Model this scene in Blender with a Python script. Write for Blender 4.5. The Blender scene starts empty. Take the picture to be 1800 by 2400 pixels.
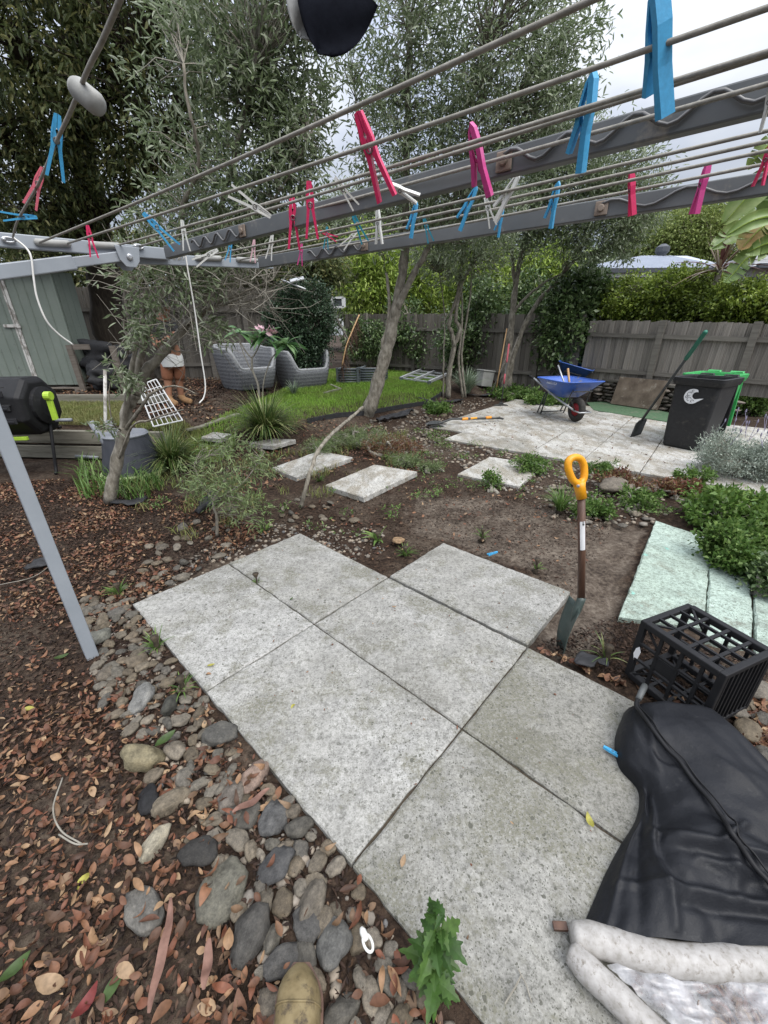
import bpy, bmesh, math, random
import numpy as np
from mathutils import Vector, Matrix, noise as mnoise

# ------------------------------------------------------------------ camera, sky, sun, exposure
SC = bpy.context.scene
COL = SC.collection
H = 1.41                                   # eye height (m); the paving near the camera is z = 0
FPX = 934.66                               # focal length in photo pixels (1800 wide)
PITCH = math.radians(24.321); ROLL = math.radians(-0.465)
cs, sn = math.cos(PITCH), math.sin(PITCH)
cr, sr = math.cos(ROLL), math.sin(ROLL)
R0 = Vector((1, 0, 0)); U0 = Vector((0, sn, cs)); F0 = Vector((0, cs, -sn))
cam_d = bpy.data.cameras.new('camera'); cam = bpy.data.objects.new('camera', cam_d); COL.objects.link(cam)
cam_d.sensor_fit = 'HORIZONTAL'; cam_d.sensor_width = 36.0; cam_d.lens = 36.0 * FPX / 1800.0
cam_d.clip_start = 0.02; cam_d.clip_end = 1000
cr_v = R0 * cr + U0 * sr; cu_v = R0 * (-sr) + U0 * cr; cb_v = -F0
cam.matrix_world = Matrix(((cr_v.x, cu_v.x, cb_v.x, 0), (cr_v.y, cu_v.y, cb_v.y, 0), (cr_v.z, cu_v.z, cb_v.z, H), (0, 0, 0, 1)))
SC.camera = cam

SUN_EL, SUN_ROT = math.radians(58), math.radians(140)
W = bpy.data.worlds.new('World'); SC.world = W; W.use_nodes = True
nt = W.node_tree; nt.nodes.clear()
out = nt.nodes.new('ShaderNodeOutputWorld'); bg = nt.nodes.new('ShaderNodeBackground'); bg.inputs['Strength'].default_value = 0.1
sky = nt.nodes.new('ShaderNodeTexSky'); sky.sky_type = 'NISHITA'; sky.sun_disc = False
sky.sun_elevation = SUN_EL; sky.sun_rotation = SUN_ROT
tc = nt.nodes.new('ShaderNodeTexCoord')
sep = nt.nodes.new('ShaderNodeSeparateXYZ'); nt.links.new(tc.outputs['Generated'], sep.inputs[0])
mp = nt.nodes.new('ShaderNodeMapping'); mp.inputs['Scale'].default_value = (1.6, 1.6, 4.2); nt.links.new(tc.outputs['Generated'], mp.inputs[0])
nz = nt.nodes.new('ShaderNodeTexNoise'); nz.inputs['Scale'].default_value = 1.9; nz.inputs['Detail'].default_value = 6; nt.links.new(mp.outputs[0], nz.inputs['Vector'])
rp = nt.nodes.new('ShaderNodeValToRGB'); nt.links.new(nz.outputs['Fac'], rp.inputs[0])
rp.color_ramp.elements[0].position = 0.36; rp.color_ramp.elements[0].color = (0.56, 0.61, 0.75, 1)
rp.color_ramp.elements[1].position = 0.66; rp.color_ramp.elements[1].color = (0.93, 0.95, 0.98, 1)
# overcast sky: a cloud sheet three times brighter overhead than at the horizon
gr = nt.nodes.new('ShaderNodeMapRange'); nt.links.new(sep.outputs['Z'], gr.inputs[0])
gr.inputs[1].default_value = 0.18; gr.inputs[2].default_value = 1.0; gr.inputs[3].default_value = 2.6; gr.inputs[4].default_value = 14.5
mul = nt.nodes.new('ShaderNodeVectorMath'); mul.operation = 'SCALE'
nt.links.new(rp.outputs[0], mul.inputs[0]); nt.links.new(gr.outputs[0], mul.inputs['Scale'])
mx = nt.nodes.new('ShaderNodeMix'); mx.data_type = 'RGBA'; mx.inputs[0].default_value = 0.86
nt.links.new(sky.outputs[0], mx.inputs[6]); nt.links.new(mul.outputs[0], mx.inputs[7])
nt.links.new(mx.outputs[2], bg.inputs['Color']); nt.links.new(bg.outputs[0], out.inputs['Surface'])

sun_d = bpy.data.lights.new('sun', 'SUN'); sun_d.energy = 1.5; sun_d.angle = math.radians(45); sun_d.color = (1.0, 0.97, 0.92)
sun = bpy.data.objects.new('sun', sun_d); COL.objects.link(sun)
sdir = Vector((math.sin(SUN_ROT) * math.cos(SUN_EL), math.cos(SUN_ROT) * math.cos(SUN_EL), math.sin(SUN_EL)))
sun.rotation_euler = sdir.to_track_quat('Z', 'Y').to_euler()
vs = SC.view_settings; vs.view_transform = 'Standard'; vs.look = 'None'; vs.gamma = 1; vs.use_curve_mapping = False
vs.exposure = 1.2
SC.cycles.max_bounces = 6; SC.cycles.diffuse_bounces = 3; SC.cycles.transparent_max_bounces = 12; SC.cycles.transmission_bounces = 4

# ------------------------------------------------------------------ helpers
rng = np.random.default_rng(7); random.seed(7)
def sstep(a, b, x):
    t = np.clip((np.asarray(x, float) - a) / (b - a), 0, 1); return t * t * (3 - 2 * t)
def ray(px, py):
    a, b = (px - 900) / FPX, (py - 1200) / FPX
    X = a * cr + b * sr; Y = -a * sr + b * cr
    return np.array([X, cs - Y * sn, -sn - Y * cs])
EYE = np.array([0, 0, H])
def proj(p):                                # photo pixel of a world point
    q = Vector((p[0], p[1], p[2] - H)); D = q.dot(F0); return 900 + FPX * q.dot(cr_v) / D, 1200 - FPX * q.dot(cu_v) / D
def at(px, py, z=0.0):                      # point of the level z seen at a photo pixel
    d = ray(px, py); t = (z - H) / d[2]; return EYE + d * t
def aty(px, py, y):                         # point at ground distance y seen at a photo pixel
    d = ray(px, py); return EYE + d * (y / d[1])
def atd(px, py, depth):
    return EYE + ray(px, py) * depth
WALLY = lambda x: 4.95 + 0.10 * (-4.3 - x)  # front of the sleeper wall
def terrain(x, y):
    x = np.asarray(x, float); y = np.asarray(y, float)
    n = .777 * x - .63 * y
    left = np.where(y > WALLY(x) + .02, .355 + .07 * sstep(6.75, 6.95, y), 0.0)
    mid = .33 * sstep(4.5, 6.4, y) * sstep(-3.65, -4.7, n)
    k = sstep(-2.55, -2.85, x)
    right = .12 * sstep(9.0, 11.0, .612 * x + .79 * y) * sstep(-3.6, -2.5, n)
    return k * left + (1 - k) * mid + right * 0
def gt(px, py, lift=0.0):                   # point of the terrain seen at a photo pixel
    d = ray(px, py); ts = np.linspace(0.3, 30, 3000)
    P = EYE[None] + ts[:, None] * d[None]
    below = np.nonzero(P[:, 2] <= terrain(P[:, 0], P[:, 1]))[0]
    p = P[below[0]] if len(below) else P[-1]
    p = p.copy(); p[2] = float(terrain(p[0], p[1])) + lift
    return p
V3 = lambda p: Vector((float(p[0]), float(p[1]), float(p[2])))

ORI = {}
def link(o, parent=None):
    COL.objects.link(o)
    if parent is not None:
        o.parent = parent; ORI[o.name] = ORI.get(parent.name, np.zeros(3))
    return o
def tag(o, label=None, cat=None, group=None, kind=None):
    if label: o['label'] = label
    if cat: o['category'] = cat
    if group: o['group'] = group
    if kind: o['kind'] = kind
    return o
def thing(name, label, cat, loc=(0, 0, 0), group=None, rz=0):
    o = bpy.data.objects.new(name, None); COL.objects.link(o); o.empty_display_size = .1
    o.location = V3(loc); o.rotation_euler = (0, 0, rz); ORI[o.name] = np.array([float(c) for c in loc])
    return tag(o, label, cat, group)
def copy_tree(o, parent=None):
    c = o.copy(); COL.objects.link(c)
    if parent is not None: c.parent = parent
    for ch in list(o.children): copy_tree(ch, c)
    return c
def raw_mesh(name, V, F, mats, mi=None, smooth=False):
    me = bpy.data.meshes.new(name)
    V = np.asarray(V, np.float32)
    if isinstance(F, np.ndarray):
        k = F.shape[1]; nf = len(F)
        me.vertices.add(len(V)); me.vertices.foreach_set('co', V.ravel())
        me.loops.add(nf * k); me.loops.foreach_set('vertex_index', F.astype(np.int32).ravel())
        me.polygons.add(nf); me.polygons.foreach_set('loop_start', np.arange(0, nf * k, k, dtype=np.int32))
        me.update(calc_edges=True)
    else:
        me.from_pydata([tuple(map(float, v)) for v in V], [], F); me.update()
    for m in (mats if isinstance(mats, (list, tuple)) else [mats]): me.materials.append(m)
    if mi is not None: me.polygons.foreach_set('material_index', np.asarray(mi, np.int32))
    if smooth: me.polygons.foreach_set('use_smooth', np.ones(len(me.polygons), bool))
    return me
def put(name, me, parent=None, loc=None):
    o = bpy.data.objects.new(name, me)
    if loc is not None: o.location = V3(loc)
    return link(o, parent)

class MB:
    """collects shapes in world coordinates and links them as ONE mesh object"""
    def __init__(s): s.v = []; s.f = []; s.m = []
    def add(s, V, F, mi=0):
        b = len(s.v); s.v.extend([tuple(map(float, p)) for p in V]); s.f.extend([tuple(int(i) + b for i in f) for f in F]); s.m.extend([mi] * len(F)); return s
    def box(s, c, size, M=None, mi=0, taper=(1, 1)):
        hx, hy, hz = size[0] / 2, size[1] / 2, size[2] / 2; tx, ty = taper
        P = [(-hx, -hy, -hz), (hx, -hy, -hz), (hx, hy, -hz), (-hx, hy, -hz), (-hx * tx, -hy * ty, hz), (hx * tx, -hy * ty, hz), (hx * tx, hy * ty, hz), (-hx * tx, hy * ty, hz)]
        c = V3(c)
        P = [(M @ Vector(p) if M else Vector(p)) + c for p in P]
        return s.add(P, [(3, 2, 1, 0), (4, 5, 6, 7), (0, 1, 5, 4), (1, 2, 6, 5), (2, 3, 7, 6), (3, 0, 4, 7)], mi)
    def bar(s, a, b, w, h, up=(0, 0, 1), mi=0):            # rectangular bar from a to b
        a, b = V3(a), V3(b); d = (b - a); L = d.length; d.normalize(); up = Vector(up)
        x = d.cross(up)
        if x.length < 1e-4: x = d.cross(Vector((0, 1, 0)))
        x.normalize(); z = x.cross(d).normalized()
        M = Matrix((x, d, z)).transposed()
        return s.box((a + b) / 2, (w, L, h), M, mi)
    def tube(s, pts, r, n=8, mi=0, caps=True, closed=False):
        P = [V3(p) for p in pts]; k = len(P)
        rr = [r] * k if np.isscalar(r) else list(r)
        T = []
        for i in range(k):
            a = P[(i - 1) % k] if (closed or i > 0) else P[0]; b = P[(i + 1) % k] if (closed or i < k - 1) else P[-1]
            t = (b - a); t = t.normalized() if t.length > 1e-9 else Vector((0, 0, 1)); T.append(t)
        nrm = T[0].orthogonal().normalized(); V = []
        for i in range(k):
            nrm = (nrm - T[i] * nrm.dot(T[i])); nrm = nrm.normalized() if nrm.length > 1e-6 else T[i].orthogonal().normalized()
            bn = T[i].cross(nrm)
            for j in range(n):
                a = 2 * math.pi * j / n; V.append(P[i] + (nrm * math.cos(a) + bn * math.sin(a)) * rr[i])
        F = []
        for i in range(k if closed else k - 1):
            i2 = (i + 1) % k
            for j in range(n):
                j2 = (j + 1) % n; F.append((i * n + j, i * n + j2, i2 * n + j2, i2 * n + j))
        if caps and not closed:
            F.append(tuple(range(n - 1, -1, -1))); F.append(tuple((k - 1) * n + j for j in range(n)))
        return s.add(V, F, mi)
    def lathe(s, prof, n=24, c=(0, 0, 0), M=None, mi=0, capb=True, capt=True):
        V = []; F = []; c = V3(c)
        for r, z in prof:
            for j in range(n):
                a = 2 * math.pi * j / n; p = Vector((r * math.cos(a), r * math.sin(a), z)); V.append((M @ p if M else p) + c)
        for i in range(len(prof) - 1):
            for j in range(n):
                j2 = (j + 1) % n; F.append((i * n + j, i * n + j2, (i + 1) * n + j2, (i + 1) * n + j))
        if capb: F.append(tuple(range(n - 1, -1, -1)))
        if capt: F.append(tuple((len(prof) - 1) * n + j for j in range(n)))
        return s.add(V, F, mi)
    def prism(s, poly, depth, M=None, c=(0, 0, 0), mi=0):  # 2D outline in local XZ, extruded along local Y
        n = len(poly); c = V3(c)
        V = [Vector((x, -depth / 2, z)) for x, z in poly] + [Vector((x, depth / 2, z)) for x, z in poly]
        V = [(M @ p if M else p) + c for p in V]
        F = [tuple(range(n)), tuple(range(2 * n - 1, n - 1, -1))] + [(i, i + n, (i + 1) % n + n, (i + 1) % n) for i in range(n)]
        return s.add(V, F, mi)
    def grid(s, G, mi=0, closeu=False):                    # G: rows x cols x 3
        G = np.asarray(G); r, c = G.shape[:2]
        F = [(i * c + j, i * c + (j + 1) % c, ((i + 1) % r) * c + (j + 1) % c, ((i + 1) % r) * c + j) for i in range(r if closeu else r - 1) for j in range(c - 1)]
        return s.add(G.reshape(-1, 3), F, mi)
    def build(s, name, mats, parent=None, smooth=False, bevel=0, sub=0, solid=0, autos=None, kind=None):
        V = np.array(s.v) - (ORI.get(parent.name, np.zeros(3)) if parent is not None else 0)
        me = raw_mesh(name, V, s.f, mats, s.m, smooth)
        bm = bmesh.new(); bm.from_mesh(me); bmesh.ops.recalc_face_normals(bm, faces=bm.faces); bm.to_mesh(me); bm.free()
        o = put(name, me, parent)
        if solid:
            md = o.modifiers.new('solid', 'SOLIDIFY'); md.thickness = solid; md.offset = 0
        if bevel:
            md = o.modifiers.new('bevel', 'BEVEL'); md.width = bevel; md.segments = 2; md.limit_method = 'ANGLE'
        if sub:
            md = o.modifiers.new('sub', 'SUBSURF'); md.levels = sub; md.render_levels = sub
        if kind: o['kind'] = kind
        return o
def rotm(rx=0, ry=0, rz=0):
    return (Matrix.Rotation(rz, 3, 'Z') @ Matrix.Rotation(ry, 3, 'Y') @ Matrix.Rotation(rx, 3, 'X'))
def frame(z, x=None):                                      # 3x3 with local Z along z
    z = V3(z).normalized(); x = V3(x) if x is not None else z.orthogonal()
    x = (x - z * x.dot(z)).normalized(); y = z.cross(x)
    return Matrix((x, y, z)).transposed()
def spline(pts, n=8):                                      # Catmull-Rom through points
    P = [np.array(p, float) for p in pts]; P = [2 * P[0] - P[1]] + P + [2 * P[-1] - P[-2]]; o = []
    for i in range(1, len(P) - 2):
        for k in range(n):
            t = k / n; a, b, c, d = P[i - 1:i + 3]
            o.append(.5 * ((2 * b) + (-a + c) * t + (2 * a - 5 * b + 4 * c - d) * t * t + (-a + 3 * b - 3 * c + d) * t ** 3))
    o.append(P[-2]); return o
def inpoly(x, y, poly):
    poly = np.asarray(poly)[:, :2]; ins = np.zeros(len(x), bool); j = len(poly) - 1
    for i in range(len(poly)):
        xi, yi = poly[i]; xj, yj = poly[j]
        ins ^= ((yi > y) != (yj > y)) & (x < (xj - xi) * (y - yi) / (yj - yi + 1e-12) + xi); j = i
    return ins
def scatter(poly, n, r=None):                              # n random ground points inside a ground polygon
    r = r or rng; poly = np.asarray(poly, float)[:, :2]; lo, hi = poly.min(0), poly.max(0); o = np.zeros((0, 2))
    while len(o) < n:
        q = lo + r.random((n * 2, 2)) * (hi - lo); o = np.vstack([o, q[inpoly(q[:, 0], q[:, 1], poly)]])
    o = o[:n]; return np.column_stack([o, terrain(o[:, 0], o[:, 1])])
def gpoly(pix): return np.array([gt(*p) for p in pix])

# ------------------------------------------------------------------ materials
def newmat(name):
    m = bpy.data.materials.new(name); m.use_nodes = True; m.node_tree.nodes.clear(); N = m.node_tree.nodes
    o = N.new('ShaderNodeOutputMaterial'); b = N.new('ShaderNodeBsdfPrincipled'); m.node_tree.links.new(b.outputs[0], o.inputs[0])
    return m, m.node_tree, b, o
def ramp(nt, cols, src, pos=None):
    r = nt.nodes.new('ShaderNodeValToRGB'); e = r.color_ramp.elements; k = len(cols)
    pos = pos or [i / max(1, k - 1) for i in range(k)]
    while len(e) < k: e.new(0.5)
    for i in range(k): e[i].position = pos[i]; e[i].color = (*cols[i], 1)
    nt.links.new(src, r.inputs[0]); return r.outputs[0]
def coords(nt, mode='Position', scale=(1, 1, 1)):
    if mode == 'Position': v = nt.nodes.new('ShaderNodeNewGeometry').outputs['Position']
    else: v = nt.nodes.new('ShaderNodeTexCoord').outputs[mode]
    mp = nt.nodes.new('ShaderNodeMapping'); mp.inputs['Scale'].default_value = scale; nt.links.new(v, mp.inputs[0]); return mp.outputs[0]
def noise(nt, v, scale, detail=4, rough=.6):
    n = nt.nodes.new('ShaderNodeTexNoise'); n.inputs['Scale'].default_value = scale; n.inputs['Detail'].default_value = detail; n.inputs['Roughness'].default_value = rough
    nt.links.new(v, n.inputs['Vector']); return n.outputs['Fac']
def math_n(nt, op, a, b=None, c=None):
    n = nt.nodes.new('ShaderNodeMath'); n.operation = op
    for i, x in enumerate((a, b, c)):
        if x is None: continue
        if hasattr(x, 'links'): nt.links.new(x, n.inputs[i])
        else: n.inputs[i].default_value = x
    return n.outputs[0]
def mixc(nt, fac, a, b, mode='MIX'):
    n = nt.nodes.new('ShaderNodeMix'); n.data_type = 'RGBA'; n.blend_type = mode
    for i, x in ((0, fac), (6, a), (7, b)):
        if hasattr(x, 'links'): nt.links.new(x, n.inputs[i])
        elif i == 0: n.inputs[0].default_value = x
        else: n.inputs[i].default_value = (*x, 1)
    return n.outputs[2]
def bump(nt, bsdf, h, strength=.3, dist=.01):
    b = nt.nodes.new('ShaderNodeBump'); b.inputs['Strength'].default_value = strength; b.inputs['Distance'].default_value = dist
    nt.links.new(h, b.inputs['Height']); nt.links.new(b.outputs[0], bsdf.inputs['Normal'])
def mat(name, cols, scale=8, rough=.6, bmp=.2, bdist=.005, detail=5, mode='Object', stretch=(1, 1, 1), metal=0, spec=.4, pos=None, objvar=0, dirt=None):
    m, nt, b, o = newmat(name)
    v = coords(nt, mode, stretch); n = noise(nt, v, scale, detail)
    c = ramp(nt, cols, n, pos or [.3 + .4 * i / max(1, len(cols) - 1) for i in range(len(cols))])
    if dirt:
        n2 = noise(nt, v, dirt[1], 6, .7); f = ramp(nt, [(0, 0, 0), (1, 1, 1)], n2, [dirt[2], dirt[2] + .12]); c = mixc(nt, f, c, dirt[0])
    if objvar:
        oi = nt.nodes.new('ShaderNodeObjectInfo').outputs['Random']
        hs = nt.nodes.new('ShaderNodeHueSaturation'); nt.links.new(c, hs.inputs['Color']); nt.links.new(math_n(nt, 'MULTIPLY_ADD', oi, objvar, 1 - objvar / 2), hs.inputs['Value']); c = hs.outputs[0]
    nt.links.new(c, b.inputs['Base Color']); b.inputs['Roughness'].default_value = rough; b.inputs['Metallic'].default_value = metal
    b.inputs['Specular IOR Level'].default_value = spec
    if bmp: bump(nt, b, n, bmp, bdist)
    return m
def leafmat(name, cols, rough=.5, trans=.25, spec=.35, objrand=False, pos=None, gain=1.75, patch=None):
    cols = [tuple(min(.8, x * gain) for x in c) for c in cols]
    m, nt, b, o = newmat(name)
    r = nt.nodes.new('ShaderNodeNewGeometry').outputs['Random Per Island']
    if objrand: r = math_n(nt, 'FRACT', math_n(nt, 'ADD', r, nt.nodes.new('ShaderNodeObjectInfo').outputs['Random']))
    c = ramp(nt, cols, r, pos)
    v = coords(nt, 'Position'); n = noise(nt, v, 60, 2)
    if patch: c = mixc(nt, ramp(nt, [(0, 0, 0), (.75, .75, .75)], noise(nt, v, patch[1], 5, .65), [.44, .66]), c, patch[0])
    c = mixc(nt, 1.0, c, ramp(nt, [(.72, .72, .72), (1.15, 1.15, 1.15)], n, [.3, .7]), 'MULTIPLY')
    nt.links.new(c, b.inputs['Base Color']); b.inputs['Roughness'].default_value = rough; b.inputs['Specular IOR Level'].default_value = spec
    if trans:
        t = nt.nodes.new('ShaderNodeBsdfTranslucent'); nt.links.new(c, t.inputs[0])
        ms = nt.nodes.new('ShaderNodeMixShader'); ms.inputs[0].default_value = trans
        nt.links.new(b.outputs[0], ms.inputs[1]); nt.links.new(t.outputs[0], ms.inputs[2]); nt.links.new(ms.outputs[0], o.inputs[0])
    return m
def concrete(name, base, spots=.5, algae=(.135, .13, .095), streak=(1, 1, 1), tint=None, algfrom=.52, spotcol=(.07, .07, .055)):
    m, nt, b, o = newmat(name)
    v = coords(nt, 'Position'); vs_ = coords(nt, 'Position', streak)
    big = noise(nt, vs_, 1.6, 4, .55); mid = noise(nt, vs_, 9, 6, .7); fine = noise(nt, v, 140, 3, .7)
    c = ramp(nt, [tuple(x * .68 for x in base), tuple(x * .92 for x in base), tuple(min(.85, x * 1.16) for x in base)], mid, [.28, .5, .72])
    c = mixc(nt, .55, c, ramp(nt, [(.62, .62, .6), (1.2, 1.2, 1.2)], fine, [.36, .62]), 'MULTIPLY')
    c = mixc(nt, 1, c, ramp(nt, [(.93, .925, .91), (1.05, 1.05, 1.05)], nt.nodes.new('ShaderNodeObjectInfo').outputs['Random']), 'MULTIPLY')
    c = mixc(nt, .6, c, ramp(nt, [(.8, .79, .75), (1.08, 1.08, 1.08)], big, [.36, .62]), 'MULTIPLY')
    grain = noise(nt, vs_, 46, 9, .82); c = mixc(nt, .8, c, ramp(nt, [(.42, .42, .4), (.98, .98, .98), (1.15, 1.15, 1.15)], grain, [.40, .5, .62]), 'MULTIPLY')
    # grime and moss patches with a shape of their own
    al = noise(nt, vs_, 3.1, 7, .74); af = ramp(nt, [(0, 0, 0), (.85, .85, .85)], al, [algfrom, algfrom + .10]); spk = ramp(nt, [(1, 1, 1), (.25, .25, .25)], noise(nt, vs_, 85, 6, .8), [.46, .56]); c = mixc(nt, math_n(nt, 'MULTIPLY', af, spk), c, algae)
    st = ramp(nt, [(0, 0, 0), (.62, .62, .62)], noise(nt, vs_, 1.15, 9, .68), [.515, .60]); c = mixc(nt, math_n(nt, 'MULTIPLY', st, spk), c, (.105, .10, .08))
    pat = ramp(nt, [(.18, .18, .18), (1, 1, 1)], noise(nt, vs_, 1.5, 6, .72), [.64 - .3 * spots, .76 - .3 * spots])
    for sc_, th in ((30, .20), (62, .24), (110, .28), (190, .34)):
        vo = nt.nodes.new('ShaderNodeTexVoronoi'); vo.inputs['Scale'].default_value = sc_; vo.inputs['Randomness'].default_value = 1
        dv = nt.nodes.new('ShaderNodeMix'); dv.data_type = 'RGBA'; dv.inputs[0].default_value = .012
        wn = nt.nodes.new('ShaderNodeTexNoise'); wn.inputs['Scale'].default_value = 60; nt.links.new(vs_, wn.inputs['Vector'])
        nt.links.new(vs_, dv.inputs[6]); nt.links.new(wn.outputs['Color'], dv.inputs[7]); nt.links.new(dv.outputs[2], vo.inputs['Vector'])
        size = math_n(nt, 'MULTIPLY', nt.nodes.new('ShaderNodeSeparateColor').outputs[0], 1.0)
        scn = size.node.inputs[0].links[0].from_node; nt.links.new(vo.outputs['Color'], scn.inputs[0])
        lim = math_n(nt, 'MULTIPLY', size, th * 1.9)
        sp = math_n(nt, 'LESS_THAN', vo.outputs['Distance'], math_n(nt, 'SUBTRACT', lim, th * .75))
        c = mixc(nt, math_n(nt, 'MULTIPLY', math_n(nt, 'MULTIPLY', sp, pat), .8), c, spotcol)
    if tint:
        tf = ramp(nt, [(0, 0, 0), (1, 1, 1)], noise(nt, v, 2.3, 5, .6), [.66, .70]); c = mixc(nt, tf, c, tint)
    nt.links.new(c, b.inputs['Base Color']); b.inputs['Roughness'].default_value = .85; b.inputs['Specular IOR Level'].default_value = .25
    bump(nt, b, math_n(nt, 'ADD', fine, mid), .35, .004)
    return m
M = {}
M['paver'] = concrete('paver concrete', (.345, .34, .322), .78, algfrom=.495)
M['pavermossy'] = concrete('dirtier paver concrete', (.275, .27, .25), 1.0, algfrom=.45)
M['patio'] = concrete('patio concrete', (.50, .49, .465), .9, streak=(1.6, .75, 1), algae=(.19, .16, .11), algfrom=.46)
M['mint'] = concrete('mint painted concrete', (.39, .48, .425), .75, tint=(.22, .62, .52), algfrom=.57)
M['joint'] = mat('joint soil', [(.03, .022, .015), (.07, .055, .035)], 60, .95, .4)
M['galv'] = mat('painted grey steel', [(.24, .265, .29), (.30, .325, .35)], 5, .42, .03, metal=.0, spec=.5)
M['darksteel'] = mat('charcoal steel', [(.085, .09, .09), (.125, .13, .13)], 6, .42, .06, spec=.5, dirt=((.22, .2, .17), 14, .6))
M['rust'] = mat('rusty plate', [(.16, .12, .09), (.3, .24, .19)], 40, .7, .2)
M['wire'] = mat('bare wire', [(.10, .10, .10), (.16, .155, .15)], 20, .4, .1, metal=.4)
M['cord'] = mat('weathered line cord', [(.20, .19, .16), (.33, .31, .27)], 60, .75, .3)
M['whitecord'] = mat('white cord', [(.62, .61, .57), (.75, .74, .70)], 20, .7, .1)
M['greyplastic'] = mat('chalky grey plastic', [(.22, .22, .205), (.34, .34, .32)], 30, .75, .15)
def plastic(name, c, rough=.42):
    return mat(name, [tuple(x * .86 for x in c), tuple(min(1, x * 1.06) for x in c)], 25, rough, .05, spec=.45)
M['pegblue'] = plastic('sky blue plastic', (.06, .34, .60)); M['pegteal'] = plastic('teal plastic', (.02, .23, .32))
M['pegred'] = plastic('hot pink red plastic', (.64, .03, .12)); M['pegpink'] = plastic('salmon pink plastic', (.66, .15, .2))
M['pegmag'] = plastic('magenta plastic', (.55, .06, .24)); M['pegwhite'] = plastic('white plastic', (.66, .66, .62)); M['pegpale'] = plastic('pale pink plastic', (.66, .42, .46))
M['spring'] = mat('peg spring', [(.1, .1, .1), (.2, .19, .18)], 50, .4, 0, metal=.8)
M['blackplastic'] = mat('black moulded plastic', [(.012, .012, .013), (.018, .018, .019)], 18, .55, .08, spec=.2, dirt=((.05, .046, .04), 9, .66))
M['binblack'] = mat('bin black plastic', [(.012, .012, .013), (.022, .022, .023)], 30, .55, .1, spec=.4, dirt=((.05, .045, .04), 12, .58))
M['bingreen'] = plastic('bright green plastic', (.05, .36, .10)); M['lime'] = plastic('lime plastic', (.36, .55, .05))
M['conegrey'] = mat('slate grey plastic', [(.034, .037, .046), (.055, .058, .068)], 10, .6, .1, dirt=((.2, .19, .15), 8, .66))
M['conelid'] = mat('grey plastic lid', [(.16, .17, .19), (.22, .23, .25)], 10, .55, .1)
M['rimgreen'] = plastic('pale green plastic', (.36, .44, .2), .6)
M['blue'] = mat('barrow blue paint', [(.03, .09, .36), (.045, .125, .46)], 6, .35, .03, spec=.5, dirt=((.2, .18, .15), 9, .58))
M['bluedeep'] = mat('deep blue paint', [(.016, .05, .18), (.03, .08, .26)], 6, .45, .03)
M['tyre'] = mat('tyre rubber', [(.018, .017, .016), (.05, .045, .04)], 24, .85, .2); M['red'] = plastic('dark red rim', (.28, .015, .02))
M['steel'] = mat('galvanised steel', [(.34, .35, .36), (.5, .51, .52)], 14, .4, .05, metal=.6)
M['blacksteel'] = mat('black tool steel', [(.02, .022, .022), (.05, .052, .05)], 20, .5, .1, spec=.5, dirt=((.12, .09, .06), 20, .6))
M['bladegreen'] = mat('green painted blade', [(.035, .05, .045), (.06, .08, .07)], 18, .45, .1, dirt=((.14, .11, .08), 22, .62))
M['yellow'] = plastic('amber yellow plastic', (.74, .32, .01), .4); M['orange'] = plastic('orange plastic', (.75, .28, .02))
M['darkwood'] = mat('dark varnished wood', [(.06, .03, .02), (.13, .07, .045)], 8, .5, .1, stretch=(6, 6, .6))
M['woodhandle'] = mat('ash handle', [(.34, .2, .09), (.5, .32, .16)], 8, .6, .1, stretch=(6, 6, .6))
M['griggreen'] = plastic('dark green grip', (.015, .14, .09), .5); M['pinkgrip'] = plastic('dusty red grip', (.34, .06, .08), .6)
M['label'] = mat('white sticker', [(.66, .66, .66), (.76, .76, .76)], 10, .5, 0); M['print'] = mat('black print', [(.02, .02, .02), (.04, .04, .04)], 10, .6, 0)
def timber(name, cols, scale=3, objvar=.35, st=(9, 9, .6), dirt=None):
    return mat(name, cols, scale, .85, .45, .004, 8, 'Object', st, objvar=objvar, spec=.2, dirt=dirt)
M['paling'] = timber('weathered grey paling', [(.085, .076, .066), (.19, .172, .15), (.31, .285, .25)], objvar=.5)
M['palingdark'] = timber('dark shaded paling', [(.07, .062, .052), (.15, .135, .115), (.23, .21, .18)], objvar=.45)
M['rail'] = timber('weathered rail', [(.11, .10, .085), (.2, .185, .16)], st=(.8, .8, 8))
M['sleeper'] = timber('treated sleeper', [(.10, .095, .07), (.19, .18, .145), (.25, .235, .19)], st=(.7, 6, 9))
M['pallet'] = timber('pallet board', [(.12, .10, .08), (.23, .2, .17)], st=(.8, 6, 8))
M['board'] = mat('weathered plywood', [(.075, .055, .04), (.15, .115, .085), (.22, .175, .135)], 4, .85, .3, detail=9, dirt=((.3, .26, .21), 6, .56))
M['shed'] = mat('sage green sheet steel', [(.165, .195, .165), (.21, .24, .205)], 2.5, .55, .02, spec=.35, objvar=.08, dirt=((.09, .10, .085), 5, .62))
M['shedtrim'] = mat('pale flaking trim', [(.26, .24, .21), (.6, .58, .54)], 14, .7, .1, pos=[.4, .52], stretch=(1, 1, .5))
M['bark'] = mat('grey bark', [(.08, .07, .052), (.19, .17, .135), (.32, .295, .245)], 22, .9, .7, .012, 8, stretch=(1, 1, .5))
M['barkdark'] = mat('dark bark', [(.03, .022, .015), (.07, .055, .04)], 14, .95, .8, .03, 8, stretch=(1.6, 1.6, .35))
M['barkpale'] = mat('pale twig bark', [(.16, .145, .115), (.30, .28, .235)], 20, .9, .4, .01, 6)
M['stone'] = None
M['olive'] = leafmat('olive leaf', [(.055, .075, .035), (.085, .11, .055), (.12, .145, .085), (.24, .26, .20)], .36, .48, gain=2.15)
M['darkleaf'] = leafmat('dark evergreen leaf', [(.024, .033, .014), (.048, .062, .024), (.08, .095, .038), (.15, .145, .06)], .38, .45, gain=2.2)
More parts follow.
